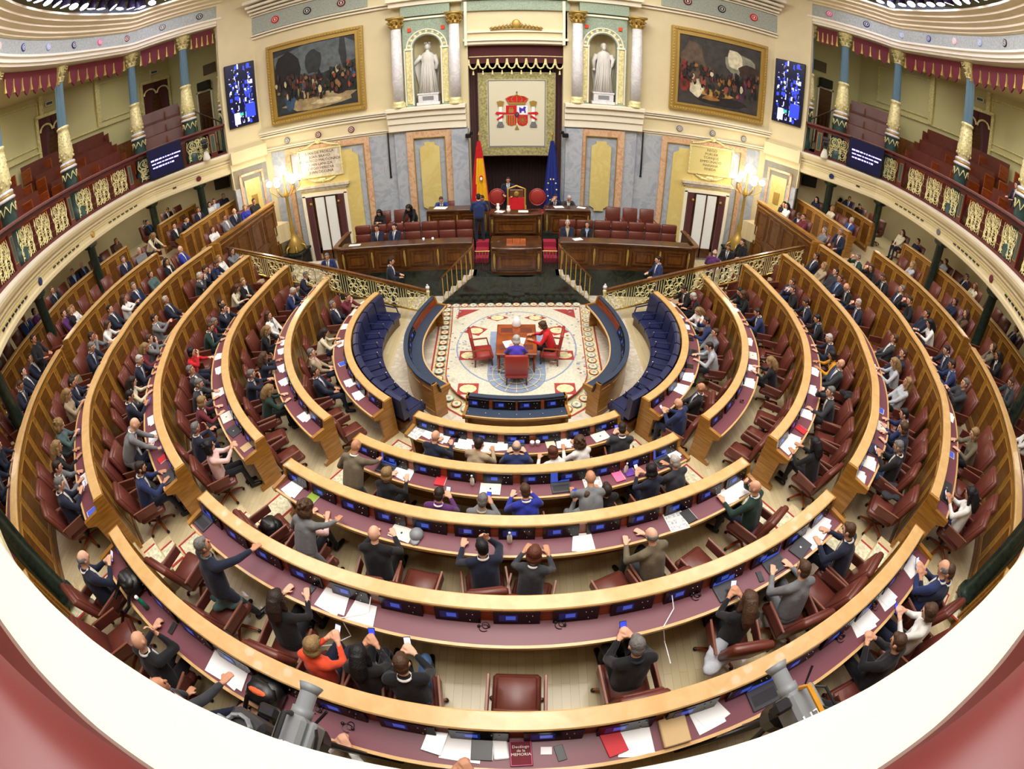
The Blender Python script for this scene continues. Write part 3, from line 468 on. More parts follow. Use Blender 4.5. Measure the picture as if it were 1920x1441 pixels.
def navy_bench(sg, sd):
    t = thing('curved_bench', 'curved navy leather bench of the %s block facing the carpet' % sd, 'bench', (0, 0, 0), 0, 'navy leather benches')
    a, b = 33.5, 109; n = 10; d = (b-a)/n
    def pt(ph, r, z): p = rad(ph*sg); return Vector((r*sin(p), -r*cos(p), z))
    for i in range(n):
        p0, p1 = a+i*d+.35, a+(i+1)*d-.35; s = MB()
        s.sweep([[pt(ph, r, z) for r, z in ((3.62, .3), (3.6, .42), (3.66, .46), (4.12, .43), (4.14, .3))] for ph in arange(p0, p1, 2.5)]); s.build('seat_cushion', 'blue_leather', t)
        s = MB(); s.sweep([[pt(ph, r, z) for r, z in ((4.1, .42), (4.16, .98), (4.22, 1.0), (4.3, .97), (4.28, .42))] for ph in arange(p0, p1, 2.5)]); s.build('back_cushion', 'blue_leather', t)
    for i in range(n+1):
        s = MB(); ph = a+i*d; s.mi(0).tube([pt(ph, 4.15, .62), pt(ph, 3.75, .6), pt(ph, 3.7, .45)], .022, 6)
        s.mi(1).ball(pt(ph, 3.72, .61), .028, 6, 4); s.build('armrest', ['blue_leather', 'steel'], t)
    s = MB(); s.sweep([[pt(ph, r, z) for r, z in ((3.7, 0), (3.7, .3), (4.3, .3), (4.3, 0))] for ph in arange(a, b, 2.5)]); s.build('plinth', 'walnut', t)
navy_bench(-1, 'left'); navy_bench(1, 'right')

# ---------------------------------------------------------------- gallery path
GC = Vector((0, 2.86, 0)); GR = 13.9
def gpath(off=0, tmax=92.8, step=2.5):
    pts = [(GR*sin(rad(a)), 2.86-GR*cos(rad(a))) for a in arange(-tmax, tmax, step)]
    pts = [(-11.05, 5.95), (-11.7, 5.37), (-12.35, 4.8), (-13.1, 4.15)]+pts+[(13.1, 4.15), (12.35, 4.8), (11.7, 5.37), (11.05, 5.95)]
    P, N = npath(pts, 1)
    for i, n in enumerate(N):
        if (P[i]-GC).dot(n) < 0: N[i] = -n
    return P, N
GP, GN = gpath()
GL = [0]
for a_, b_ in zip(GP, GP[1:]): GL.append(GL[-1]+(b_-a_).length)
GT = GL[-1]
def gp(u, off=0, z=0):       # point at arc length u
    u = max(0, min(GT-1e-6, u)); i = 0
    while GL[i+1] < u: i += 1
    f = (u-GL[i])/(GL[i+1]-GL[i]); n = GN[i].lerp(GN[i+1], f).normalized()
    return GP[i].lerp(GP[i+1], f)+n*off+Vector((0, 0, z)), n
def gsweep(mb, prof, u0=0, u1=None, step=.5):
    u1 = GT if u1 is None else u1
    mb.sweep([[gp(u, o, z)[0] for o, z in prof] for u in arange(u0, u1, step)]); return mb
def nearest_u(x, y):
    return min((i*.05 for i in range(int(GT/.05))), key=lambda u: (gp(u)[0]-Vector((x, y, 0))).length)
COLX = [(-11.0, 6.0), (-12.24, 4.9), (-13.88, 3.54), (-13.55, -.22), (-12.2, -3.8), (-9.75, -7.06), (-6.14, -9.6)]
CU = sorted([nearest_u(x, y) for x, y in COLX]+[nearest_u(-x, y) for x, y in COLX])
# fascia and slab (structure)
s = MB(); s.mi(0)
gsweep(s, [(.12, 4.72), (.06, 4.76), (.06, 4.86), (.12, 4.9), (.12, 5.12), (.09, 5.14), (.09, 5.2), (.02, 5.26), (.02, 5.32), (-.06, 5.4), (-.1, 5.5), (-.1, 5.56), (.45, 5.58), (.45, 4.72)])
struct('trim_1', s, 'cream')
s = MB(); gsweep(s, [(.1, 5.05), (.1, 5.09), (.13, 5.09), (.13, 5.05)]); gsweep(s, [(.44, 4.74), (4.2, 4.74), (4.2, 5.6), (.44, 5.6)]); struct('ceiling', s, 'cream_deep')
s = MB(); gsweep(s, [(-.11, 5.56), (-.11, 5.62), (.42, 5.64), (.42, 5.56)]); struct('trim_2', s, 'cream_light')
s = MB(); u = 1.0
while u < GT-1:
    near = min(abs(u-c) for c in CU)
    if near > .9:
        p, n = gp(u, .105, 5.0); s.box(p, (.16, .05, .045), rz=atan2(n.y, n.x)+pi/2)
    u += .28
struct('trim_3', s, 'black')
# badges on the fascia
for j, (a, b) in enumerate(zip(CU, CU[1:])):
    for c in ([a] if 0 < j else []):
        p, n = gp(c, .1, 5.0); s = MB(); s.lathe([(.11, 0), (.11, .03), (.09, .045)], n=14)
        m_ = ['c_navyblue', 'c_maroon', 'c_grey', 'gold'][j % 4]; o = s.build('fascia_badge', m_)
        o.rotation_euler = (pi/2, 0, atan2(n.y, n.x)+pi/2); o.location = p
        side = 'left' if p.x < 0 else 'right'; o.rotation_euler = (pi/2, 0, atan2(-n.y, -n.x)+pi/2)
        tag(o, 'small painted coat badge on the %s gallery fascia, above the %s dark column' % (side, ORD[(j if side == 'left' else 13-j)+1]), 'badge', 'badges on the gallery fascia')
# ---------------------------------------------------------------- balustrade
def scroll_proto(w=.82, h=.92):
    s = MB()
    for cx, cz, r in ((-.23, .24, .19), (.23, .24, .19), (-.23, .69, .19), (.23, .69, .19), (0, .465, .13), (0, .1, .09), (0, .83, .09), (-.34, .465, .08), (.34, .465, .08)):
        for rr in (r, r*.55):
            s.tube([(cx+rr*cos(a)*1.0, 0, cz+rr*sin(a)) for a in [2*pi*i/10 for i in range(11)]], .014, 4, False)
    for a in range(8):
        x = -.42+.12*a; s.tube([(x, 0, .02), (x+.06*(-1)**a, 0, .3), (x-.05*(-1)**a, 0, .6), (x, 0, .9)], .012, 4, False)
    for i in range(46):
        s.ball((random.uniform(-.41, .41), random.uniform(-.01, .01), random.uniform(.08, .86)), (.04, .015, .026), 5, 3)
    return s.mesh('scroll_panel', 'gold_pale')
SCROLL = scroll_proto()
s = MB()
for x in (-.07, 0, .07):
    s.mi(0).tube([(x, 0, 0), (x, 0, .94)], .016, 6); s.mi(1)
    for z in (.2, .47, .74): s.ball((x, 0, z), .02, 5, 4)
BARS = s.mesh('triple_bars', ['red_iron', 'gold'])
s = MB(); s.mi(0).box((0, 0, .5), (.3, .1, 1.04), bev=.01); s.mi(1).box((0, -.055, .52), (.15, .02, .72), bev=.008); s.mi(2).box((0, -.05, .52), (.19, .012, .76)); BPOST = s.mesh('balustrade_post', ['red_iron', 'teal_dark', 'gold'])
DUMMY = None
for sg, sd in ((0, 'left'), (1, 'right')):
    u0, u1 = (0, GT/2) if sg == 0 else (GT/2, GT)
    t = thing('gallery_balustrade', 'maroon and gilt iron balustrade running around the %s gallery' % sd, 'balustrade', (0, 0, 0), 0, 'gallery balustrades')
    s = MB(); gsweep(s, [(.07, 6.84), (.035, 6.86), (.03, 6.89), (.06, 6.92), (.22, 6.93), (.28, 6.9), (.27, 6.86), (.22, 6.84)], u0, u1); s.build('handrail', 'rail_red', t, True)
    s = MB(); gsweep(s, [(.22, 5.6), (.22, 5.72), (.34, 5.72), (.34, 5.6)], u0, u1); gsweep(s, [(.2, 6.7), (.2, 6.86), (.28, 6.86), (.28, 6.7)], u0, u1); s.build('base_rail', 'red_iron', t)
    def put(me, nm, u):
        p, n = gp(u, .27, 5.72); o = link(nm, me, t, p, atan2(n.y, n.x)-pi/2); return o
    for a, b in zip(CU, CU[1:]):
        m_ = (a+b)/2
        if not (u0 <= m_ < u1): continue
        L = b-a; pc = a+.75 if sg == 0 else b-.75
        if (gp(m_)[0]-Vector((0, -11, 0))).length < 3: continue
        put(BPOST, 'post', pc); lo, hi = (pc+.2, b+.5) if sg == 0 else (a-.5, pc-.2)
        lo, hi = max(lo, .1), min(hi, GT-.1)
        n = max(1, round((hi-lo)/1.12)); d = (hi-lo)/n
        for i in range(n):
            o = put(SCROLL, 'scroll_panel', lo+(i+.5)*d-.12)
            o.scale = ((d-.3)/.82, 1, 1)
            if i < n-1: put(BARS, 'triple_bars', lo+(i+1)*d-.12)
# ---------------------------------------------------------------- columns
def column_proto():
    t = thing('gallery_column', '', 'column')
    s = MB(); s.mi(0).lathe([(.34, 5.6), (.34, 6.05), (.3, 6.1), (.27, 6.2), (.27, 7.45), (.3, 7.5), (.32, 7.52)], n=14)
    s.mi(1)
    for a in range(8):
        q = 2*pi*a/8; s.tube([(.275*cos(q-.35), .275*sin(q-.35), 7.4), (.31*cos(q), .31*sin(q), 7.16), (.275*cos(q+.35), .275*sin(q+.35), 7.4)], .022, 5)
        s.ball((.3*cos(q-.39), .3*sin(q-.39), 7.38), (.03, .03, .05), 6, 4)
    s.build('pedestal', ['teal_dark', 'gold_pale'], t, True)
    s = MB(); s.mi(0).lathe([(.33, 7.52), (.35, 7.56), (.33, 7.6), (.3, 7.62)], n=14); s.lathe([(.3, 7.7), (.31, 7.75), (.27, 7.8)], n=14); s.mi(1).lathe([(.3, 7.62), (.3, 7.7)], n=14); s.build('collar', ['white_marble', 'gold'], t, True)
    s = MB(); s.lathe([(.19, 7.8), (.27, 7.95), (.29, 8.15), (.25, 8.5), (.22, 8.85), (.2, 8.95), (.24, 8.98), (.24, 9.05), (.19, 9.08)], n=14)
    for a in range(9):
        for i in range(7):
            q = 2*pi*(a+.5*(i % 2))/9; r = .28-.012*i; s.ball((r*cos(q), r*sin(q), 7.95+.135*i), (.035, .035, .05), 5, 4)
    s.build('ornate_drum', 'gold_pale', t, True)
    s = MB(); n = 20; prof = []
    vs = []; fs = []
    for zz, rr in ((9.08, .185), (10.7, .16)):
        for k in range(n*2): q = pi*k/n; r = rr*(1 if k % 2 else .93); vs.append((r*cos(q), r*sin(q), zz))
    for k in range(2*n): fs.append((k, (k+1) % (2*n), (k+1) % (2*n)+2*n, k+2*n))
    s.add(vs, fs); s.build('fluted_shaft', 'teal', t)
    s = MB(); s.lathe([(.17, 10.68), (.2, 10.72), (.17, 10.76), (.17, 10.9), (.26, 11.15), (.3, 11.2), (.3, 11.28)], n=12)
    for lv, (z, r) in enumerate(((10.86, .2), (11.02, .25))):
        for a in range(8):
            q = 2*pi*(a+.5*lv)/8; s.tube([(.17*cos(q), .17*sin(q), z-.1), (r*cos(q), r*sin(q), z+.03), ((r+.06)*cos(q), (r+.06)*sin(q), z-.02)], [.05, .045, .02], 5)
    for a in range(4):
        q = pi/4+pi/2*a; s.tube([((.33+.05*cos(b))*cos(q), (.33+.05*cos(b))*sin(q), 11.16+.05*sin(b)) for b in [2*pi*i/8 for i in range(8)]], .025, 5)
    s.build('capital', 'gold_pale', t, True)
    return t
COL = column_proto()
def lower_proto():
    t = thing('support_column', '', 'column')
    s = MB(); s.lathe([(.22, 0), (.22, .15), (.18, .2), (.165, .3), (.155, 2.9), (.2, 2.95)], n=16); s.build('shaft', 'green_column', t, True)
    s = MB(); s.box((0, 0, 3.05), (.42, .42, .2), bev=.03); s.box((0, 0, 2.95), (.34, .34, .1), bev=.02); s.build('capital', 'green_column', t)
    return t
LCOL = lower_proto()
nc = len(CU)
for i, u in enumerate(CU):
    p, n = gp(u, .56); side = 'left' if p.x < 0 else 'right'; num = (i if side == 'left' else nc-1-i)+1
    a = atan2(n.y, n.x)-pi/2
    c = copy_tree(COL); c.location = (p.x, p.y, 0); c.rotation_euler = (0, 0, a)
    if num > 5: kill(c)
    else: tag(c, 'teal and gilt iron column on the %s gallery, %s from the painting wall' % (side, ORD[num]), 'column', 'teal and gilt gallery columns')
    zf = 1.55 if num > 2 else 1.55
    zf = {1: F[4], 2: F[5], 3: F[5], 4: F[5], 5: F[5], 6: F[5], 7: F[5]}[num]
    p, n = gp(u, .36); c = copy_tree(LCOL); c.location = (p.x, p.y, zf); h = 4.74-zf; c.scale = (1, 1, h/3.15)
    tag(c, 'dark green marble column under the %s gallery, %s from the painting wall' % (side, ORD[num]), 'column', 'dark green support columns')
kill(COL); kill(LCOL)
# valances between the columns
for j, (a, b) in enumerate(zip(CU, CU[1:])):
    m_ = (a+b)/2; p, n = gp(m_); side = 'left' if p.x < 0 else 'right'; num = (j if side == 'left' else nc-2-j)+1
    if num > 4: continue
    lo, hi = a+.35, b-.35; k = max(4, round((hi-lo)/.55)); d = (hi-lo)/k
    t = thing('scalloped_valance', 'red scalloped valance with gilt tassels, %s bay of the %s gallery from the painting wall' % (ORD[num], side), 'valance', (0, 0, 0), 0, 'red valances')
    s = MB(); s.sweep([[gp(u, .32, 11.22)[0], gp(u, .36, 11.22)[0], gp(u, .36, 10.98)[0], gp(u, .32, 10.98)[0]] for u in arange(lo, hi, .3)])
    for i in range(k):
        c = lo+(i+.5)*d; w = d*.42
        poly = [(-w, 11.0), (w, 11.0), (w*.9, 10.7), (w*.45, 10.5), (0, 10.42), (-w*.45, 10.5), (-w*.9, 10.7)]
        f_ = [gp(c+x, .34, z)[0] for x, z in poly]; g_ = [gp(c+x, .3, z)[0] for x, z in poly]; m__ = len(poly)
        s.add(f_+g_, [tuple(range(m__)), tuple(range(2*m__-1, m__-1, -1))]+[(q, q+m__, (q+1) % m__+m__, (q+1) % m__) for q in range(m__)])
    s.build('pelmet', 'valance', t)
    s = MB()
    for i in range(k+1):
        c = lo+i*d; s.tube([gp(c, .3, 11.0)[0], gp(c, .3, 10.75)[0], gp(c, .3, 10.55)[0]], [.02, .03, .07], 6)
    s.build('tassels', 'gold', t)
# ---------------------------------------------------------------- entablature, ceiling
s = MB(); gsweep(s, [(.1, 11.28), (.1, 11.36), (.04, 11.38), (.04, 11.5), (-.02, 11.54), (-.02, 11.62), (.5, 11.62), (.5, 11.28)]); struct('trim_4', s, 'cream_light')
s = MB(); gsweep(s, [(.08, 11.6), (.08, 12.18), (.5, 12.18), (.5, 11.6)]); struct('trim_5', s, 'frieze')
s = MB(); gsweep(s, [(.06, 12.16), (.0, 12.2), (.0, 12.26), (-.1, 12.3), (-.1, 12.38), (-.24, 12.46), (-.24, 12.54), (-.4, 12.6), (-.4, 12.68), (-.58, 12.74), (-.58, 12.82), (.5, 12.84), (.5, 12.16)]); struct('trim_6', s, 'cream')
s = MB(); s.box((0, 0, 14.3), (32, 26, .1)); struct('ceiling', s, 'cream_deep')
MEDC = ['c_charcoal', 'c_grey', 'c_maroon', 'c_rose', 'c_navyblue', 'c_lightblue', 'c_blue', 'c_pink', 'c_lightblue']
def medallion(p, rz, mname, label, r=.17, grp='medallions on the frieze'):
    t = thing('frieze_medallion', label, 'medallion', p, rz, grp)
    rx = Matrix.Rotation(pi/2, 4, 'X')
    s = MB(); s.lathe([(r, 0), (r, .02), (r*.85, .035)], n=16); me = s.mesh('disc', mname); me.transform(rx); link('disc', me, t)
    s = MB(); s.tube([(r*.62*cos(a), r*.62*sin(a), .035) for a in [2*pi*i/12 for i in range(13)]], .012, 5, False); s.box((0, 0, .035), (r*.35, r*.6, .02), bev=.008); me = s.mesh('emblem', 'offwhite'); me.transform(rx); link('emblem', me, t)
    return t
for sg in (-1, 1):
    side = 'left' if sg < 0 else 'right'
    for j in range(9):
        u = .9+j*1.55; u = u if sg < 0 else GT-u; p, n = gp(u, .08, 11.9)
        medallion(p, atan2(n.y, n.x)-pi/2, MEDC[(j+(sg > 0)*3) % 9], 'painted medallion on the %s gallery frieze, %s from the painting wall' % (side, ORD[j+1]), .14)
# spotlights rig above the cornice
rig = thing('spotlight', '', 'lamp')
s = MB(); s.lathe([(.08, .2), (.14, .14), (.17, -.12), (.19, -.14)], n=10); s.build('housing', 'purple_metal', rig, True)
s = MB(); s.lathe([(.165, -.141), (.16, -.15)], n=10); s.build('lens', 'spot', rig)
s = MB(); s.tube([(-.16, 0, 0), (-.16, 0, .22), (.16, 0, .22), (.16, 0, 0)], .015, 5); s.build('yoke', 'black', rig)
ii = [0, 0]
for row, (off, z, st, dl) in enumerate(((-.85, 13.02, .62, 0), (-1.5, 13.3, .7, .25))):
    u = 1.6+dl
    while u < GT-1.6:
        p, n = gp(u, off, z); side = 'left' if p.x < 0 else 'right'
        if p.y > -8.8:
            o = copy_tree(rig); o.location = p; k = ii[side == 'right']; ii[side == 'right'] += 1
            o.rotation_euler = (random.uniform(-.4, .4), random.uniform(-.4, .4), atan2(n.y, n.x))
            tag(o, 'ceiling spotlight with violet housing, one of the rig above the %s gallery cornice' % side, 'spotlight', 'spotlights over the %s gallery' % side)
        u += st
kill(rig)
for sg, sd in ((0, 'left'), (1, 'right')):
    t = thing('lighting_truss', 'dark violet lighting truss above the %s gallery cornice' % sd, 'truss')
    u0, u1 = (1, GT*.36) if sg == 0 else (GT*.64, GT-1)
    for off, z in ((-.8, 13.24), (-1.3, 13.45), (-1.9, 13.65), (-2.6, 13.9)):
        s = MB()
        for dz in (0, .12):
            for do in (-.06, .06): s.tube([gp(u, off+do, z+dz)[0] for u in arange(u0, u1, .8)], .022, 5)
        s.build('truss_tube', 'purple_metal', t)
# ---------------------------------------------------------------- outer walls
def cyl(u0, u1, off, z0, z1, th=.2):
    s = MB(); gsweep(s, [(off, z0), (off, z1), (off+th, z1), (off+th, z0)], u0, u1, .8); return s
def arcw(r, z0, z1, th=.2, a=103.3):
    s = MB(); s.sweep([[GC+Vector((rr*sin(rad(q)), -rr*cos(rad(q)), z)) for rr, z in ((r, z0), (r, z1), (r+th, z1), (r+th, z0))] for q in arange(-a, a, 3)]); return s
s = arcw(17.8, 0, 4.8); s.box((-14.1, 7.1, 2.4), (6.2, .2, 4.8)); s.box((14.1, 7.1, 2.4), (6.2, .2, 4.8)); struct('wall_outer', s, 'cream')
s = arcw(17.8, 4.9, 11.7, .2, 111)
for q in (-1, 1): s.box((q*13.8, 9.3, 8.3), (6.2, .2, 6.8)); s.box((q*10.75, 8.2, 8.3), (.2, 2.2, 6.8))
struct('wall_gallery', s, 'yellow_wall')
s = MB()
gsweep(s, [(.44, 11.3), (4.1, 11.3), (4.1, 11.5), (.44, 11.5)], 0, GT); struct('ceiling', s, 'cream')
s = MB()     # mouldings on the gallery wall
def pw(a, r, z): return GC+Vector((r*sin(rad(a)), -r*cos(rad(a)), z))
def parc(mb, a0, a1, z0, z1, r0=17.74, r1=17.8): mb.sweep([[pw(a, r, z) for r, z in ((r0, z0), (r0, z1), (r1, z1), (r1, z0))] for a in arange(a0, a1, 2)])
parc(s, -110, 110, 8.86, 8.94, 17.7)
for q in (-1, 1):
    for a0, a1 in ((62, 72), (73, 84), (96.5, 107), (52, 61), (40, 51)):
        for z in (9.15, 11.0): parc(s, q*a0, q*a1, z, z+.06)
        for a in (a0, a1): parc(s, q*a-.12, q*a+.12, 9.15, 11.06)
    for a in (72.5, 84.6, 95.9): parc(s, q*a-.35, q*a+.35, 8.9, 11.3, 17.66)
struct('trim_7', s, 'gold_pale')
# gallery tiers
s = MB()
for o0, z in ((.62, 5.95), (1.35, 6.5), (2.15, 7.05), (2.95, 7.7)): gsweep(s, [(o0, 5.6), (o0, z), (3.85, z), (3.85, 5.6)], 1.5, GT-1.5, 1)
for q in (-1, 1): s.box((q*12.6, 7.7, 5.4), (3.6, 3.0, .4))
struct('floor', s, 'walnut_mid')
gb = 0
for side, rngs in (('left', CU[:6]), ('right', CU[::-1][:6])):
    for j in range(1, 5):
        a, b = sorted((rngs[j], rngs[j+1])) if j+1 < len(rngs) else (0, 0)
        if b-a < .8: continue
        for tier, (off, z) in enumerate(((.75, 5.95), (1.5, 6.5), (2.3, 7.05), (3.1, 7.7))):
            g = .55 if j != 3 else 1.0
            a_, b_ = a, b
            while gp(a_+g*.5, off+.5)[0].y > 8.7 and a_ < b_-1: a_ += .15
            while gp(b_-g*.5, off+.5)[0].y > 8.7 and a_ < b_-1: b_ -= .15
            if b_-a_ < 1.2: continue
            t = thing('gallery_bench', 'maroon bench on the %s gallery, %s tier, %s bay from the painting wall' % (side, ORD[tier+1], ORD[j]), 'bench', (0, 0, 0), 0, 'maroon gallery benches')
            s = MB(); gsweep(s, [(off-.1, z), (off-.1, z+.42), (off+.3, z+.4), (off+.3, z)], a_+g*.5, b_-g*.5); s.build('seat', 'leather', t)
            s = MB(); gsweep(s, [(off+.28, z+.3), (off+.36, z+.92), (off+.43, z+.92), (off+.38, z+.3)], a_+g*.5, b_-g*.5); s.build('backrest', 'leather', t)
            s = MB()
            for v in arange(a_+g*.5, b_-g*.5, 1.1):
                p, n = gp(v, off+.12, z+.45); s.box(p, (.62, .05, .55), rz=atan2(n.y, n.x), bev=.02)
            s.build('partition', 'redwood', t)
# gallery doors
for side, q, L_ in (('left', -1, ((86.3, 'nearer the camera'), (107.6, 'nearer the painting wall'))), ('right', 1, ((86.3, ''),))):
    for j, (a, nm) in enumerate(L_):
        p = pw(q*a, 17.72, 7.72); n = (p-GC); n.z = 0; n.normalize(); rz = atan2(n.y, n.x)-pi/2
        t = thing('gallery_doorway', 'crimson draped doorway in the back wall of the %s gallery%s' % (side, ', '+nm if nm else ''), 'doorway', p, rz, 'gallery doorways')
        s = MB(); s.box((-.85, -.04, 1.3), (.12, .1, 2.7)); s.box((.85, -.04, 1.3), (.12, .1, 2.7)); s.box((0, -.04, 2.65), (1.82, .1, .14)); s.build('frame', 'gold_pale', t)
        s = MB(); s.box((0, -.02, 1.3), (1.6, .04, 2.6)); s.build('opening', 'walnut', t)
        for sx in (-1, 1):
            s = MB(); s.sweep([[(sx*.78, -.06, 2.58), (sx*.3, -.1, 2.58), (sx*.0, -.06, 2.58)], [(sx*.78, -.06, 2.1), (sx*.35, -.12, 2.15), (sx*.04, -.07, 2.25)], [(sx*.78, -.06, 1.3), (sx*.5, -.12, 1.3), (sx*.3, -.07, 1.3)], [(sx*.78, -.06, .05), (sx*.5, -.12, .05), (sx*.36, -.07, .05)]], False); s.build('drape', 'curtain', t)
            s = MB(); s.tube([(sx*(.4+.36*cos(a_)), -.13, 1.95+.3*sin(a_)) for a_ in [pi*i/8 for i in range(9)]], .045, 6); s.build('arch_band', 'gold_pale', t)
        p = pw(q*a, 17.7, 10.85); s = MB(); s.mi(0).box((0, 0, 0), (.42, .05, .18)); s.mi(1).box((0, -.03, 0), (.36, .01, .12)); o = s.build('exit_sign', ['white', 'c_teal'], None, False, p, rz)
        tag(o, 'small white emergency sign above the crimson doorway of the %s gallery%s' % (side, ', '+nm if nm else ''), 'sign', 'emergency signs')
    t = thing('service_door', 'plain dark door in the end wall of the %s gallery below a loudspeaker' % side, 'door', (q*14.4, 9.18, 6.0), 0, 'gallery end doors')
    s = MB(); s.box((0, -.03, 1.4), (.8, .06, 2.8)); s.build('leaf', 'walnut', t); s = MB(); rect_frame0 = [s.box((x, -.04, 1.45), (.08, .1, 2.9)) for x in (-.44, .44)]; s.box((0, -.04, 2.86), (.96, .1, .08)); s.build('frame', 'cream_light', t)
    s = MB(); s.box((0, 0, 0), (.7, .3, .45), bev=.03); tag(s.build('loudspeaker', 'black', None, False, (q*14.3, 9.0, 9.15)), 'black loudspeaker above the dark end door of the %s gallery' % side, 'speaker', 'gallery loudspeakers')
    s = MB(); s.box((0, 0, 0), (.75, .06, .55), bev=.01); tag(s.build('wall_vent', 'c_olive', None, False, (q*14.0, 9.17, 9.95)), 'brown grille vent high on the end wall of the %s gallery' % side, 'vent', 'gallery vents')
    t = thing('gallery_handrail', 'black iron handrail on the steps near the end of the %s gallery' % side, 'handrail', (0, 0, 0), 0, 'gallery handrails')
    for i in range(8):
        s = MB(); s.tube([(q*(12.4+.22*i), 7.6, 5.6), (q*(12.4+.22*i), 7.6, 6.9+.14*i)], .018, 5); s.build('baluster', 'black', t)
    s = MB(); s.tube([(q*12.3, 7.6, 6.85), (q*14.1, 7.6, 8.0)], .03, 6); s.build('rail', 'walnut', t)
    t = thing('hanging_monitor', 'dark monitor hanging under the %s gallery near the end wall' % side, 'monitor', (q*12.4, 6.7, 4.3), 0, 'monitors under the galleries')
    s = MB(); s.box((0, 0, 0), (.8, .1, .5), bev=.02); s.build('casing', 'black', t); s = MB(); s.tube([(0, .05, .2), (0, .05, .44)], .03, 6); s.build('mount', 'darkgrey', t)
# text monitors hung on the balustrade, camera heads beside them
for sg, side in ((-1, 'left'), (1, 'right')):
    u = (nearest_u(-12.6, 4.5)+nearest_u(-13.6, 3.4))/2; u = u if sg < 0 else GT-u
    p, n = gp(u, -.12, 6.28); t = thing('text_monitor', 'black monitor with violet lines of text on the %s gallery balustrade' % side, 'monitor', p, atan2(n.y, n.x)-pi/2, 'text monitors')
    s = MB(); s.box((0, 0, 0), (1.5, .08, 1.25), bev=.015); s.build('casing', 'black', t)
    s = MB(); s.box((0, -.045, 0), (1.4, .012, 1.15)); s.build('display', 'tv_dark', t)
    s = MB(); random.seed(5)
    for r_ in range(3):
        x = -.6+.02*r_; xe = (.62, .52, .36)[r_]
        while x < xe:
            w = random.uniform(.035, .2); s.box((min(x+w/2, xe), -.054, .13-.15*r_), (w, .006, random.choice((.05, .06, .065)))); x += w+random.uniform(.02, .04)
    s.build('text_line', 'tv_text', t)
    u2 = nearest_u(-11.9, 5.2); u2 = u2 if sg < 0 else GT-u2; p, n = gp(u2, -.2, 5.64)
    t = thing('remote_camera', 'white based remote camera with dark head on the %s gallery ledge' % side, 'camera', p, atan2(n.y, n.x)-pi/2, 'remote cameras on the galleries')
    s = MB(); s.lathe([(.14, 0), (.16, .1), (.12, .25), (.07, .4)], n=12); s.build('base', 'offwhite', t, True)
    s = MB(); s.box((0, 0, .62), (.24, .34, .26), bev=.05); s.box((0, .05, .82), (.3, .2, .14), bev=.03); s.build('head', 'darkgrey', t)
    s = MB(); s.tube([(0, -.16, .62), (0, -.3, .6)], .08, 10); s.build('lens', 'black', t)

# ---------------------------------------------------------------- back wall (y = 7)
Y0 = 7.0
def tz(px): return px
s = MB()
for q in (-1, 1): s.box((q*6.95, Y0+.2, 6.9), (6.7, .4, 13.8)); s.box((q*2.17+.02, Y0+.2, 6.9), (.94, .4, 13.8)); s.box((q*3.1, Y0+.2, 3.07), (1.2, .4, 6.14)); s.box((q*3.1, Y0+.2, 11.4), (1.2, .4, 4.8))
s.box((.05, Y0+.2, 11.1), (3.6, .4, 5.4)); struct('wall_back', s, 'cream')
s = MB(); s.box((0.05, 8.35, 5), (4.2, .1, 10)); s.box((-1.85, 7.8, 5), (.3, 1.0, 10)); s.box((1.95, 7.8, 5), (.3, 1.0, 10)); s.box((.05, 7.8, 8.65), (3.6, 1, .3)); struct('wall_niche', s, 'cream_deep')
for q, nm in ((-1, 'wall_left'), (1, 'wall_right')):
    s = MB(); a = Vector((q*10.15, 7, 0)); b = Vector((q*11.15, 5.85, 0)); d = (b-a); L = d.length; ang = atan2(d.y, d.x)
    s.box((a+b)/2+Vector((d.y, -d.x, 0)).normalized()*(-.15*q)*-1*(-1)+Vector((0, 0, 8.9)), (L+.1, .3, 9.8), rz=ang)
    struct(nm, s, 'cream')
def TVm(q):
    a = Vector((q*10.15, 7, 0)); b = Vector((q*11.15, 5.85, 0)); m = (a+b)/2; n = Vector((-q*1.15, -1.0, 0)).normalized(); return m, n, atan2(n.y, n.x)+pi/2
# string courses, friezes on the wall
s = MB()
for q in (-1, 1):
    x0, x1 = 4.45, 10.2; cx = q*(x0+x1)/2; w = x1-x0
    for z, h, d in ((6.02, .07, .2), (5.93, .06, .14), (5.82, .07, .1), (5.28, .05, .1), (5.2, .04, .06)): s.box((cx, Y0-d/2, z), (w, d, h))
    for z, h, d in ((10.3, .07, .12), (10.42, .06, .18), (11.32, .06, .1), (11.42, .08, .25), (11.55, .08, .42), (11.7, .1, .6), (11.9, .14, .8)): s.box((cx, Y0-d/2, z), (w, d, h))
struct('trim_8', s, 'cream_light')
s = MB()
for q in (-1, 1):
    s.box((q*7.75, Y0-.03, 10.88), (4.9, .06, .76))
struct('trim_9', s, 'frieze')
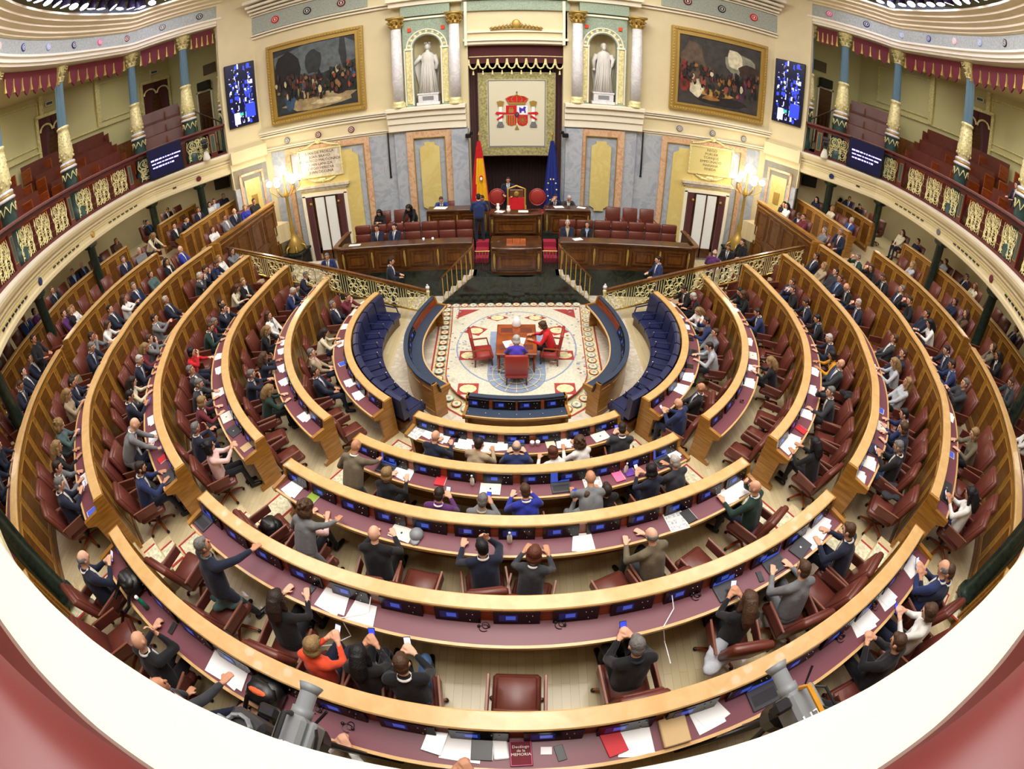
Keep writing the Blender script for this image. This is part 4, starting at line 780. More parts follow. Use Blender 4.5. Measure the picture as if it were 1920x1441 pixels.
# marble facing of the lower wall
s = MB()
for q in (-1, 1): s.box((q*5.75, Y0-.04, 2.55), (8.1, .08, 5.1)); 
s.box((-2.0, Y0-.2, 2.6), (.6, .5, 5.1)); s.box((2.1, Y0-.2, 2.6), (.6, .5, 5.1)); struct('trim_10', s, 'blue_marble')
def rect_frame(mb, x0, x1, z0, z1, w, y, d):
    mb.box(((x0+x1)/2, y, z1-w/2), (x1-x0, d, w)); mb.box(((x0+x1)/2, y, z0+w/2), (x1-x0, d, w))
    mb.box((x0+w/2, y, (z0+z1)/2), (w, d, z1-z0-2*w)); mb.box((x1-w/2, y, (z0+z1)/2), (w, d, z1-z0-2*w))
def notched(x0, x1, z0, z1, r=.18):
    return [(x0+r, z0), (x1-r, z0), (x1-r, z0+r*.6), (x1-.05, z0+r), (x1, z0+r*1.2), (x1, z1-r*1.2), (x1-.05, z1-r), (x1-r, z1-r*.6), (x1-r, z1), (x0+r, z1), (x0+r, z1-r*.6), (x0+.05, z1-r), (x0, z1-r*1.2), (x0, z0+r*1.2), (x0+.05, z0+r), (x0+r, z0+r*.6)]
WX = Matrix.Translation((0, Y0-.2, 0)) @ Matrix.Rotation(pi/2, 4, 'X')
s = MB(); g = MB(); y = MB()
for q in (-1, 1):
    a, b = sorted((q*4.0, q*2.3)); rect_frame(s, a, b, .95, 5.15, .27, Y0-.24, .1); rect_frame(g, a+.25, b-.25, 1.2, 4.9, .03, Y0-.27, .06)
    y.prism(notched(a+.48, b-.48, 1.9, 4.7), .05, Matrix.Translation((0, Y0-.24, 0)) @ Matrix.Rotation(pi/2, 4, 'X'))
    a, b = sorted((q*9.15, q*5.5)); rect_frame(s, a, b, .15, 5.12, .24, Y0-.09, .08); rect_frame(g, a+.22, b-.22, .35, 4.9, .03, Y0-.12, .05)
    y.prism(notched(a+.5, b-.5, .4, 4.72, .22), .04, Matrix.Translation((0, Y0-.08, 0)) @ Matrix.Rotation(pi/2, 4, 'X'))
struct('trim_11', s, 'rose_marble'); struct('trim_12', g, 'gold'); struct('trim_13', y, 'yellow_marble')
# projecting bays under the statues
s = MB()
for q in (-1, 1): s.box((q*3.1, Y0-.1, 2.6), (2.75, .2, 5.2))
struct('trim_14', s, 'blue_marble')
s = MB()
for q in (-1, 1):
    cx = q*3.2; w = 2.9
    for z, h, d in ((5.35, .3, .35), (5.62, .25, .42), (5.86, .22, .5), (6.06, .16, .62)): s.box((cx, Y0-d/2, z), (w, d, h), bev=.02)
struct('trim_15', s, 'cream_light')
# niche bay walls with arches
def niche_bay(q):
    cx = q*3.1; s = MB(); r = .5; zb, zs = 6.14, 8.45; x0, x1 = -.86, .86; zt = 9.65
    N_ = 12; arc = [(r*cos(pi*i/N_), zs+r*sin(pi*i/N_)) for i in range(N_+1)]
    m_ = Matrix.Translation((cx, Y0, 0)) @ Matrix.Rotation(pi/2, 4, 'X'); th = .3
    s.mi(0)
    s.prism([(x0, zb), (-r, zb), (-r, zs), (x0, zs)], th, m_); s.prism([(r, zb), (x1, zb), (x1, zs), (r, zs)], th, m_)
    for i in range(N_):
        (ax, az), (bx, bz) = arc[i], arc[i+1]; fx = lambda v: x1 if v > 0 else x0
        s.prism([(bx, bz), (ax, az), (ax, zt), (bx, zt)], th, m_)
    s.prism([(r, zs), (x1, zs), (x1, zt), (r, zt)], th, m_); s.prism([(x0, zs), (-r, zs), (-r, zt), (x0, zt)], th, m_)
    s.mi(1)
    for rr, w in ((.56, .035), (.72, .03)):
        s.tube([(cx+rr*cos(pi*i/16), Y0-.31, zs+rr*sin(pi*i/16)) for i in range(17)], w, 6)
    for sx in (-1, 1):
        s.box((cx+sx*.64, Y0-.32, 8.42), (.3, .06, .08)); s.box((cx+sx*.53, Y0-.32, 7.3), (.05, .05, 2.2)); s.box((cx+sx*.8, Y0-.32, 7.3), (.04, .05, 2.2))
    s.box((cx, Y0-.33, 9.66), (1.75, .08, .08))
    s.mi(2)
    for sx in (-1, 1): s.box((cx+sx*.66, Y0-.305, 7.3), (.2, .03, 2.1)); 
    for i in range(9):
        a = pi*(i+.5)/9; s.ball((cx+.64*cos(a), Y0-.31, zs+.64*sin(a)), (.06, .02, .06), 6, 4)
    s.mi(3); s.box((cx+.6*q, Y0-.33, 9.2), (.13, .03, .16), bev=.01); s.box((cx-.6*q, Y0-.33, 9.2), (.13, .03, .16), bev=.01)
    o = struct('trim_16' if q < 0 else 'trim_17', s, ['frieze_green', 'cream_light', 'gold_pale', 'c_orange'])
    s = MB(); s.sweep([[(cx+rr*cos(a), Y0-.02+rr*sin(a), z) for rr, z in ((.52, 6.1), (.52, 9.05), (.6, 9.05), (.6, 6.1))] for a in [pi*i/14 for i in range(15)]]); s.box((cx, Y0+.3, 9.1), (1.2, .7, .12)); s.box((cx, Y0+.25, 6.12), (1.2, .6, .05)); struct('wall_niche', s, 'cream')
for q in (-1, 1): niche_bay(q)
# frieze blocks above the columns
s = MB()
for q in (-1, 1): s.box((q*3.13, Y0-.18, 9.98), (1.75, .36, .44))
s.box((.03, Y0-.06, 10.02), (3.8, .12, .42)); struct('trim_18', s, 'frieze_green')
s = MB()
for q in (-1, 1): s.box((q*3.13, Y0-.22, 10.3), (2.6, .44, .2)); s.box((q*3.13, Y0-.3, 10.5), (2.7, .6, .2)); s.box((q*1.72, Y0-.1, 9.3), (.1, .2, 1.8))
s.box((.03, Y0-.12, 10.33), (3.8, .24, .14)); s.box((.03, Y0-.05, 8.95), (3.5, .1, .08)); s.box((.03, Y0-.08, 8.62), (3.7, .16, .1)); s.box((.03, Y0-.04, 8.5), (3.5, .08, .12))
struct('trim_19', s, 'cream_light')
# white marble columns
wc = thing('wall_column', '', 'column')
s = MB(); s.lathe([(.26, 6.14), (.26, 6.2), (.23, 6.24), (.25, 6.3), (.21, 6.36), (.2, 6.4)], n=16); s.build('base', 'gold_pale', wc, True)
s = MB(); s.lathe([(.2, 6.4), (.2, 7.5), (.18, 9.3)], n=20); s.build('shaft', 'white_marble', wc, True)
s = MB(); s.lathe([(.185, 9.28), (.21, 9.32), (.19, 9.36), (.24, 9.6), (.29, 9.68)], n=12); s.box((0, 0, 9.72), (.6, .6, .08))
for lv, (z, r) in enumerate(((9.42, .24), (9.56, .28))):
    for a in range(8):
        q_ = 2*pi*(a+.5*lv)/8; s.tube([(.18*cos(q_), .18*sin(q_), z-.09), (r*cos(q_), r*sin(q_), z+.03), ((r+.05)*cos(q_), (r+.05)*sin(q_), z-.01)], [.05, .04, .02], 5)
s.build('capital', 'gold', wc, True)
for i, x in enumerate((-4.17, -2.1, 2.18, 4.3)):
    o = copy_tree(wc); o.location = (x, Y0-.5+.1, 0)
    tag(o, 'white marble column with gilt capital, %s of the %s niche' % (['left', 'right', 'left', 'right'][i], ['queen statue', 'queen statue', 'king statue', 'king statue'][i]), 'column', 'white marble wall columns')
kill(wc)
# ---------------------------------------------------------------- statues
def statue(x, label, king):
    s = MB()
    t = thing('marble_statue', label, 'statue', (x, Y0+.02, 6.15), 0, 'marble statues')
    s = MB(); s.box((0, 0, .06), (.86, .6, .12), bev=.02); s.box((0, 0, .26), (.74, .5, .3), bev=.02); s.box((0, 0, .44), (.8, .54, .08), bev=.02); s.mi(1).box((0, -.255, .27), (.4, .01, .16)); s.build('plinth', ['white_marble', 'grey'], t)
    s = MB(); n = 28; secs = []
    for z, rx, ry, amp in ((.48, .36, .24, .05), (.6, .33, .22, .05), (.95, .27, .2, .04), (1.3, .23, .17, .03), (1.55, .2, .14, .02), (1.75, .23, .15, .02), (1.95, .26, .15, .02), (2.08, .17, .12, .01), (2.14, .07, .07, 0), (2.2, .065, .065, 0)):
        secs.append([(rx*cos(2*pi*k/n)*(1+amp*3*sin(k*4.7)), ry*sin(2*pi*k/n)*(1+amp*3*sin(k*4.7)), z) for k in range(n)])
    s.sweep(secs)
    s.ball((0, -.01, 2.33), (.095, .11, .135), 12, 9); s.ball((0, .03, 2.33), (.12, .11, .14), 10, 7)
    for k in range(11):
        a = -pi+pi*(k+.5)/11; s.tube([(.22*cos(a), .15*sin(a), 1.85 if king else 1.7), (.26*cos(a+.05), .2*sin(a+.05), 1.2), (.35*cos(a), .25*sin(a)-.02, .5)], [.012, .026, .036], 5)
    if king:
        s.tube([(-.26, 0, 1.98), (-.36, 0, 1.7), (-.36, -.06, 1.4)], [.09, .08, .05], 8); s.ball((-.36, -.08, 1.36), .06, 8, 6)
        s.tube([(.26, 0, 1.98), (.34, -.06, 1.75), (.26, -.2, 1.5)], [.09, .08, .05], 8); s.tube([(.36, -.22, 1.85), (.24, -.22, 1.45), (.2, -.2, .7)], .02, 6)
        s.sweep([[(-.3, .1, 2.0), (-.42, .06, 1.4), (-.34, .08, .6)], [(-.2, .2, 2.0), (-.3, .22, 1.4), (-.25, .25, .55)], [(.2, .2, 2.0), (.3, .22, 1.4), (.25, .25, .55)], [(.3, .1, 2.0), (.4, .06, 1.4), (.34, .08, .6)]], False)
        s.ball((0, -.08, 2.24), (.07, .06, .09), 8, 6)
    else:
        s.tube([(-.24, 0, 1.98), (-.38, -.05, 1.8), (-.52, -.12, 1.62)], [.09, .08, .045], 8); s.ball((-.56, -.14, 1.6), .05, 8, 6)
        s.tube([(.24, 0, 1.98), (.34, -.02, 1.65), (.3, -.12, 1.4)], [.09, .08, .05], 8)
        s.sweep([[(-.25, .05, 2.0), (-.5, 0, 1.55), (-.34, .1, .55)], [(-.15, .16, 2.05), (-.3, .2, 1.4), (-.25, .24, .5)], [(.15, .16, 2.05), (.3, .2, 1.4), (.25, .24, .5)], [(.25, .05, 2.0), (.4, 0, 1.45), (.34, .1, .55)]], False)
        for a in range(7): s.tube([(.09*cos(a*.9), .09*sin(a*.9), 2.44), (.11*cos(a*.9), .11*sin(a*.9), 2.52)], .014, 4)
    s.build('figure', 'statue', t, True)
statue(-3.12, 'white marble statue of a crowned robed queen in the left niche', False)
statue(3.17, 'white marble statue of a bearded robed king in the right niche', True)
# ---------------------------------------------------------------- paintings (plain stand-ins of loose colour)
def painting(cx, label, seed, pal, sky):
    m, nt, b = _nt('canvas_%d' % seed); b.inputs['Roughness'].default_value = .45
    t = thing('framed_painting', label, 'painting', (cx, Y0-.02, 8.0), 0, 'framed paintings'); random.seed(seed); W, H = 3.45, 2.85
    s = MB(); s.box((0, -.05, 0), (W, .06, H)); 
    mats = ['cv%d_%d' % (seed, i) for i in range(len(pal))]
    for i, c_ in enumerate(pal): M[mats[i]] = mat('paint_%d_%d' % (seed, i), c_, .55, var=.35, vscale=4, bump=.2, bscale=20)
    s.mi(0)
    def blob(x, z, rx, rz_, mi_, lay, n=9):
        s.mi(mi_); ph = random.random()*6; pts = []
        for k in range(n):
            a = -2*pi*k/n; q = random.uniform(.75, 1.1); px = max(-W/2+.01, min(W/2-.01, x+rx*q*cos(a))); pz = max(-H/2+.01, min(H/2-.01, z+rz_*q*sin(a))); pts.append((px, -.081-.0006*lay, pz))
        s.add(pts, [tuple(range(n))])
    lay = 0
    for (x, z, rx, rz_, mi_) in sky: blob(x*W/2, z*H/2, rx, rz_, mi_, lay, 14); lay += 1
    for i in range(170):      # loose patches suggesting a crowd
        x = random.uniform(-1, 1); z = random.uniform(-.66, .02)+.22*abs(x); lay += 1
        blob(x*W/2, z*H/2, random.uniform(.03, .09), random.uniform(.07, .2), random.choice([3, 8, 10, 6, 12]+list(range(3, len(pal)))), lay)
    s.build('canvas', mats, t)
    f = MB(); f.mi(0)
    rect_frame(f, -W/2-.3, W/2+.3, -H/2-.3, H/2+.3, .12, -.08, .16); rect_frame(f, -W/2-.18, W/2+.18, -H/2-.18, H/2+.18, .08, -.05, .1); rect_frame(f, -W/2-.1, W/2+.1, -H/2-.1, H/2+.1, .1, -.07, .12)
    for i in range(34):
        for sx in (-1, 1): f.ball((-W/2-.2+(W+.4)*i/33, -.15, sx*(H/2+.23)), (.045, .03, .045), 5, 4)
    for i in range(28):
        for sx in (-1, 1): f.ball((sx*(W/2+.23), -.15, -H/2-.2+(H+.4)*i/27), (.045, .03, .045), 5, 4)
    f.build('frame', 'gold', t)
painting(-7.52, 'large gilt framed painting of a dim hall crowd, left of the queen statue', 11, ['#2c3030', '#5c6468', '#a08c64', '#1c1a1a', '#a0442c', '#c8b890', '#3c2c20', '#34506c', '#20241c', '#8c6c44', '#141414', '#6c7c58', '#5c3024'],
    [(0, .55, 1.9, .8, 1), (-.7, .3, .6, 1.0, 3), (0.0, .45, .35, .6, 0), (.55, .5, .5, .7, 1), (.7, .6, .16, .8, 0), (.1, -.75, 1.6, .35, 2), (-.2, -.55, .5, .16, 6), (.3, -.8, .7, .12, 5), (-.65, -.6, .25, .45, 7), (-.3, -.2, .14, .42, 4), (0, -.22, .12, .34, 5), (.6, -.35, .4, .45, 3)])
painting(7.72, 'large gilt framed painting of a crowd before a pale building, right of the king statue', 23, ['#3c3834', '#8c8c78', '#b48c4c', '#201c1c', '#7c2c24', '#d8d0b0', '#3c2c20', '#4c3044', '#20241c', '#9c6c34', '#141414', '#5c4c3c', '#8c4434'],
    [(0, .6, 1.9, .7, 0), (.5, .4, .7, .5, 1), (.35, .55, .4, .45, 5), (-.7, .2, .6, .9, 11), (.7, .2, .5, .35, 6), (-.1, -.6, .8, .2, 2), (-.55, -.5, .3, .4, 5), (-.85, -.2, .25, .7, 4), (.55, -.4, .25, .5, 7), (.1, -.8, 1.2, .2, 3), (-.2, -.75, .4, .1, 9)])
# ---------------------------------------------------------------- side video screens
for q, sd in ((-1, 'left'), (1, 'right')):
    m, n, a = TVm(q); t = thing('video_screen', 'tall bright video screen on the narrow wall %s of the %s painting' % ('left' if q < 0 else 'right', sd), 'screen', m+n*.1+Vector((0, 0, 7.95)), a, 'tall video screens')
    s = MB(); s.box((0, 0, 0), (1.3, .1, 2.75), bev=.02); s.build('casing', 'black', t)
    s = MB(); s.box((0, -.055, 0), (1.2, .01, 2.65)); s.build('display', 'tv_dark', t)
    s = MB(); random.seed(3); 
    for i in range(230):
        x = random.uniform(-.5, .5); z = random.uniform(-1.25, 1.25); mi_ = random.choice((1, 1, 3)) if x > .12 else random.choice((0, 3, 1, 3)); s.mi(mi_)
        if x > .12 and random.random() < .18: s.mi(0)
        w = random.uniform(.04, .12); s.box((max(-.5, min(.5, x))*.95, -.061-.0001*i/7, z), (w, .002, random.uniform(.03, .24)))
    s.mi(1).box((.32, -.0665, -.75), (.42, .002, .6)); s.mi(2).box((-.05, -.067, -.85), (.35, .002, .12)); s.mi(0).box((-.28, -.0672, -1.0), (.25, .002, .5))
    s.mi(3).box((-.02, -.0675, .0), (.12, .002, 1.0)); s.box((.04, -.0675, -.7), (.08, .002, .7))
    s.build('picture', ['tv_white', 'tv_blue', 'tv_green', 'tv_dark'], t)
# ---------------------------------------------------------------- doors, pediments, plaques, candelabra
def text_mesh(body, size, mname, extr=.004, align='CENTER', space=1.0):
    cu = bpy.data.curves.new('txt', 'FONT'); cu.body = body; cu.size = size; cu.extrude = extr; cu.align_x = align; cu.space_line = space; cu.resolution_u = 2
    o = bpy.data.objects.new('txt', cu); C.objects.link(o); dg = bpy.context.evaluated_depsgraph_get(); dg.update()
    me = bpy.data.meshes.new_from_object(o.evaluated_get(dg)); bpy.data.objects.remove(o); me.materials.clear(); me.materials.append(M[mname]); return me
for q, sd in ((-1, 'left'), (1, 'right')):
    x = q*7.6; s = MB(); s.box((x, Y0-.1, 3.02), (1.98, .2, .14)); s.box((x-.93*1, Y0-.1, 1.5), (.14, .2, 3.0)); s.box((x+.93, Y0-.1, 1.5), (.14, .2, 3.0)); struct('door_1' if q < 0 else 'door_2', s, 'cream_light')
    s = MB(); s.box((x, Y0-.14, 3.38), (2.3, .3, .1)); s.box((x, Y0-.11, 3.28), (2.15, .22, .1)); s.box((x, Y0-.09, 3.2), (2.0, .18, .06)); struct('trim_20' if q < 0 else 'trim_21', s, 'pale_marble')
    t = thing('double_door', 'walnut double door with white curtained glass, %s of the podium' % sd, 'door', (x, Y0-.12, .1), 0, 'double doors')
    s = MB(); s.box((0, .02, 1.42), (1.72, .04, 2.84)); s.build('dark_recess', 'walnut', t)
    for sx in (-1, 1):
        s = MB(); s.box((sx*.24, -.03, 1.6), (.42, .03, 2.35)); 
        for i in range(9): s.box((sx*.24-.18+.045*i, -.048, 1.6), (.02, .012, 2.35))
        s.build('curtained_glass', 'glass_white', t)
        s = MB(); s.mi(0).box((sx*.7, -.06, 1.42), (.24, .08, 2.84)); s.mi(1).ball((sx*.62, -.12, 2.55), .06, 8, 6); s.build('velvet_side_drape', ['curtain', 'brass'], t)
    s = MB(); s.box((0, -.05, 1.42), (.05, .05, 2.84)); s.box((0, -.05, .25), (.95, .05, .4)); s.build('rail_frame', 'walnut', t)
    # plaque
    t = thing('name_plaque', '%s stone plaque with carved names in a scrolled frame above the %s door' % ('white' if q < 0 else 'cream', sd), 'plaque', (x, Y0-.12, 4.35), 0, 'stone name plaques')
    s = MB(); s.mi(0).box((0, 0, 0), (1.8, .06, 1.1)); s.mi(1); rect_frame(s, -.95, .95, -.6, .6, .06, -.02, .1); s.build('slab', ['pale_marble' if q < 0 else 'cream_deep', 'gold_pale'], t)
    s = MB()
    for sx in (-1, 1):
        s.tube([(sx*.85, -.03, .64), (sx*.5, -.03, .72), (sx*.2, -.03, .84), (0, -.03, .88)], [.03, .05, .045, .04], 6); s.tube([(sx*.6, -.03, -.64), (sx*.35, -.03, -.76), (0, -.03, -.8)], [.03, .06, .05], 6)
        s.tube([(sx*(.88+.05*cos(a)), -.03, .68+.05*sin(a)) for a in [2*pi*i/8 for i in range(9)]], .02, 5)
    s.ball((0, -.04, .9), (.14, .05, .12), 8, 6); s.ball((0, -.04, -.74), (.2, .05, .1), 8, 6); s.build('scrollwork', 'gold_pale', t, True)
    body = 'JUAN DE PADILLA\nJUAN BRAVO\nFRANCISCO MALDONADO\nJUAN LANUZA\nDIEGO HEREDIA\nJUAN DE LUNA' if q < 0 else 'RIEGO\nPORLIER\nTORRIJOS\nEMPECINADO\nMARIANA\nPINEDA'
    me = text_mesh(body, .155, 'walnut' if q < 0 else 'olive_ink', .003, space=1.05) if q < 0 else text_mesh(body, .15, 'c_olive', .003, space=1.05)
    me.transform(Matrix.Translation((0, -.032, .38)) @ Matrix.Rotation(pi/2, 4, 'X')); link('carved_names', me, t)
    # candelabrum
    cx, cy = q*9.0, 6.2
    t = thing('floor_candelabrum', 'tall gilt candelabrum with lit glass globes beside the %s door' % sd, 'candelabrum', (cx, cy, 0), 0, 'gilt candelabra')
    s = MB(); s.box((0, 0, .4), (.9, .9, .8), bev=.04); s.box((0, 0, .84), (1.0, 1.0, .1), bev=.02); s.build('pedestal', 'green_marble', t)
    s = MB(); s.lathe([(.36, .88), (.4, .95), (.3, 1.1), (.34, 1.25), (.18, 1.45), (.1, 1.7), (.13, 1.85), (.07, 2.1), (.06, 3.2), (.12, 3.3), (.08, 3.45), (.04, 3.6), (.035, 4.2)], n=14)
    for a in range(6):
        q_ = 2*pi*a/6; s.tube([(.3*cos(q_), .3*sin(q_), 1.2), (.45*cos(q_), .45*sin(q_), 1.1), (.48*cos(q_), .48*sin(q_), .93)], [.05, .04, .06], 6)
    s.build('stem', 'gold', t, True)
    pts = [(0, 0, 4.45)]
    for a in range(6):
        q_ = 2*pi*a/6+.5; r = .62; s = MB(); s.tube([(.05*cos(q_), .05*sin(q_), 3.3), (.35*cos(q_), .35*sin(q_), 3.35), (r*cos(q_), r*sin(q_), 3.6), (r*cos(q_), r*sin(q_), 3.8)], .022, 6); s.lathe([(.03, 0), (.08, .05)], (r*cos(q_), r*sin(q_), 3.78), 8); s.build('arm', 'gold', t, True)
        pts.append((r*cos(q_), r*sin(q_), 3.95))
    for p in pts:
        s = MB(); s.ball(p, .13, 12, 9); s.build('globe', 'lamp', t, True)
    for p in ((0, 0, 4.45), (0, 0, 3.95)):
        l = bpy.data.lights.new('lamp', 'POINT'); l.energy = 60; l.color = (1, .86, .62); l.shadow_soft_size = .3; o = bpy.data.objects.new('candelabrum_light', l); C.objects.link(o); o.location = (cx-q*.0, cy-.75, p[2])
    # oblique pilaster wall with framed marble and wall lamps
    m, n, a = TVm(q); s = MB()
    bx = lambda c, d, mi_: s.mi(mi_).box(m+n*c[1]+Vector((cos(a), sin(a), 0))*c[0]+Vector((0, 0, c[2])), d, rz=a)
    bx((0, -.1, 2.4), (1.56, .2, 4.8), 0)
    for sx in (-1, 1): bx((sx*.5, .03, 2.6), (.1, .06, 3.9), 1)
    bx((0, .03, 4.5), (1.1, .06, .1), 1); bx((0, .02, 2.6), (.7, .04, 3.3), 2); bx((0, .06, 3.3), (.26, .03, .5), 3)
    bx((0, .08, 5.35), (1.6, .3, .5), 4)
    struct('trim_22' if q < 0 else 'trim_23', s, ['blue_marble', 'rose_marble', 'yellow_marble', 'gold', 'cream'])
    for i, (xx, z) in enumerate(((568, 35),)): pass
    for i, xx in enumerate((6.3, 7.7, 9.1)):
        medallion((q*xx, Y0-.07, 10.88), 0, [('c_maroon', 'c_charcoal', 'c_red'), ('c_maroon', 'c_charcoal', 'c_red')][q > 0][i], 'round medallion on the wall frieze above the %s painting, %s from the middle' % (sd, ORD[i+1]))
    for i, xx in enumerate((6.2, 7.6, 9.0)):
        medallion((q*xx, Y0-.03, 5.5), 0, ['c_maroon', 'c_maroon', 'c_grey'][i] if q < 0 else 'c_grey', 'small round medallion on the string course below the %s painting, %s from the middle' % (sd, ORD[i+1]), .13, 'medallions on the string course')
    s = MB(); s.tube([(0, 0, -.9), (0, 0, .9)], .035, 6); s.ball((0, 0, -.9), .05, 6, 5); o = s.build('rod_and_shadow_gap', 'black', None, False, (q*4.75, Y0-.12, 4.3)); tag(o, 'dark rod and painted shadow gap on the marble wall %s of the %s panel' % ('left' if q < 0 else 'right', 'yellow'), 'pole', 'dark rods with painted shadow gaps')  # dark rod; its black also paints in the thin shadow gap at the bay corner
    # stage lights beside the curtain
    t = thing('wall_camera', 'small black camera and lamp bracket beside the curtain, %s side' % sd, 'camera', (q*1.72+.05, Y0-.55, 4.9), 0, 'black brackets beside the curtain')
    s = MB(); s.box((0, 0, 0), (.22, .26, .16), bev=.02); s.box((-q*.12, -.1, .12), (.14, .16, .12), bev=.02); s.build('body', 'black', t); s = MB(); s.tube([(0, .1, 0), (q*.15, .4, .05)], .02, 5); s.build('bracket', 'darkgrey', t)
# gilt crest over the curtain
t = thing('gilt_crest', 'gilt carved crest with scrolling leaves above the curtain', 'ornament', (.05, Y0-.12, 9.0))
s = MB(); s.ball((0, 0, .22), (.16, .06, .2), 10, 8)
for sx in (-1, 1):
    for i in range(6):
        s.tube([(sx*(.12+.13*i), 0, .05), (sx*(.2+.13*i), -.03, .24-.03*i), (sx*(.28+.13*i), 0, .1-.01*i)], [.04, .05, .02], 6)
s.tube([(-.9, 0, .0), (0, 0, .04), (.9, 0, 0)], .03, 6); s.build('carving', 'gold', t, True)
# ---------------------------------------------------------------- curtain, canopy, tapestry with arms
def folds(x0, x1, z0, z1, y, amp, n, mname, name, parent, th=.04):
    s = MB(); m_ = n*6; f_ = []; 
    for i in range(m_+1): x = x0+(x1-x0)*i/m_; f_.append((x, y-amp*(.5+.5*cos(2*pi*i/6))))
    s.sweep([[(x, yy, z0), (x, yy, z1)] for x, yy in f_], False); return s.build(name, mname, parent, True)
t = thing('crimson_canopy', 'crimson velvet curtain and fringed canopy behind the presidency', 'curtain', (0, 0, 0))
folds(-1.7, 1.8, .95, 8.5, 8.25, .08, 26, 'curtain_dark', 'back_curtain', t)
folds(-1.72, -1.28, .95, 8.5, 7.7, .1, 4, 'curtain', 'side_drape', t); folds(1.38, 1.82, .95, 8.5, 7.7, .1, 4, 'curtain', 'side_drape', t)
s = MB(); s.box((.05, 7.25, 8.1), (3.4, .12, .85)); s.build('pelmet', 'curtain', t)
s = MB(); s.box((.05, 7.18, 7.95), (3.4, .03, .03)); 
for i in range(10):
    x = -1.5+.345*i; s.tube([(x-.17, 7.17, 7.72), (x-.09, 7.16, 7.5), (x, 7.15, 7.45), (x+.09, 7.16, 7.5), (x+.17, 7.17, 7.72)], .035, 6); s.tube([(x-.17, 7.16, 7.85), (x-.17, 7.15, 7.6)], [.04, .07], 6); s.tube([(x, 7.15, 7.38), (x, 7.15, 7.22)], [.02, .045], 6)
s.build('gold_fringe', 'gold_pale', t)
t = thing('heraldic_tapestry', 'cream tapestry with a royal coat of arms inside a leafy green border', 'tapestry', (.055, 7.35, 5.62))
s = MB(); s.box((0, 0, 0), (2.84, .04, 3.36)); s.build('border', 'tap_border', t)
s = MB(); s.mi(0).box((0, -.03, .03), (2.16, .02, 2.72)); s.mi(1); rect_frame(s, -1.06, 1.06, -1.31, 1.37, .035, -.045, .01); s.mi(2); rect_frame(s, -1.4, 1.4, -1.66, 1.66, .03, -.03, .02); s.build('field', ['tap', 'c_grey', 'c_beige'], t)
e = MB(); YY = [-.045]
def ply(pts, mi_, d=.004):
    YY[0] -= .0012; e.mi(mi_); e.prism([(x, z) for x, z in pts], d, Matrix.Translation((0, YY[0], 0)) @ Matrix.Rotation(pi/2, 4, 'X'))
def shield(x0, x1, z0, z1, mi_, cutl=0, cutr=0):
    pts = [(x1, z1), (x0, z1)]
    pts += [(x0, z0+.14 if cutl else z0)]+([(x0+.05, z0+.05), (x0+.16, z0)] if cutl else [])+([(x1-.16, z0), (x1-.05, z0+.05)] if cutr else [])+[(x1, z0+.14 if cutr else z0)]
    ply(pts, mi_)
# materials: 0 red 1 gold 2 white 3 blue 4 grey 5 dark
shield(-.4, -.01, -.02, .34, 0); shield(.01, .4, -.02, .34, 2); shield(-.4, -.01, -.48, -.04, 1, 1, 1); shield(.01, .4, -.48, -.04, 0, 1, 1)
for i in range(4): ply([(-.33+.085*i, -.45), (-.29+.085*i, -.45), (-.29+.085*i, -.05), (-.33+.085*i, -.05)], 0)
ply([(-.3, .05), (-.12, .05), (-.12, .2), (-.15, .2), (-.15, .27), (-.19, .27), (-.19, .2), (-.23, .2), (-.23, .27), (-.27, .27), (-.27, .2), (-.3, .2)], 1)
ply([(.1, .04), (.16, .04), (.18, .12), (.26, .12), (.28, .04), (.33, .04), (.31, .2), (.34, .28), (.26, .3), (.22, .22), (.14, .24), (.1, .3), (.08, .2)], 6)
for r_ in (.05, .1, .15):
    e.mi(1); YY[0] -= .001; e.tube([(.205+r_*cos(a), YY[0], -.25+r_*1.1*sin(a)) for a in [2*pi*i/8 for i in range(9)]], .008, 4, False)
for a in range(4): e.tube([(.205, YY[0], -.25), (.205+.16*cos(a*pi/2+pi/4), YY[0], -.25+.17*sin(a*pi/2+pi/4))], .008, 4); e.tube([(.205, YY[0], -.25), (.205+.15*cos(a*pi/2), YY[0], -.25+.16*sin(a*pi/2))], .008, 4)
ply([(.1*cos(-a), -.03+.12*sin(-a)) for a in [2*pi*i/14 for i in range(14)]], 0); ply([(.075*cos(-a), -.03+.095*sin(-a)) for a in [2*pi*i/14 for i in range(14)]], 3)
for x, z in ((-.025, 0), (.025, 0), (0, -.05)): ply([(x+.015*cos(-a), z+.02*sin(-a)) for a in [2*pi*i/6 for i in range(6)]], 1)
ply([(-.08, -.62), (.08, -.62), (0, -.42)], 1)
ply([(.3, .37), (-.3, .37), (-.34, .47), (.34, .47)], 1)
ply([(.34, .47), (-.34, .47), (-.42, .62), (-.3, .7), (-.12, .74), (.12, .74), (.3, .7), (.42, .62)], 0)
for i in range(5):
    x = -.34+.17*i; e.mi(1); YY[0] -= .0008; e.tube([(x*.85, YY[0], .48), (x*1.15, YY[0], .6), (x*.8, YY[0], .7), (0, YY[0], .76)], .016, 5)
for i in range(7): e.mi(1); e.ball((-.3+.1*i, YY[0], .52), .022, 5, 4)
e.ball((0, YY[0], .78), .035, 6, 5); e.mi(5); e.box((0, YY[0], .86), (.02, .01, .1)); e.box((0, YY[0], .87), (.06, .01, .02))
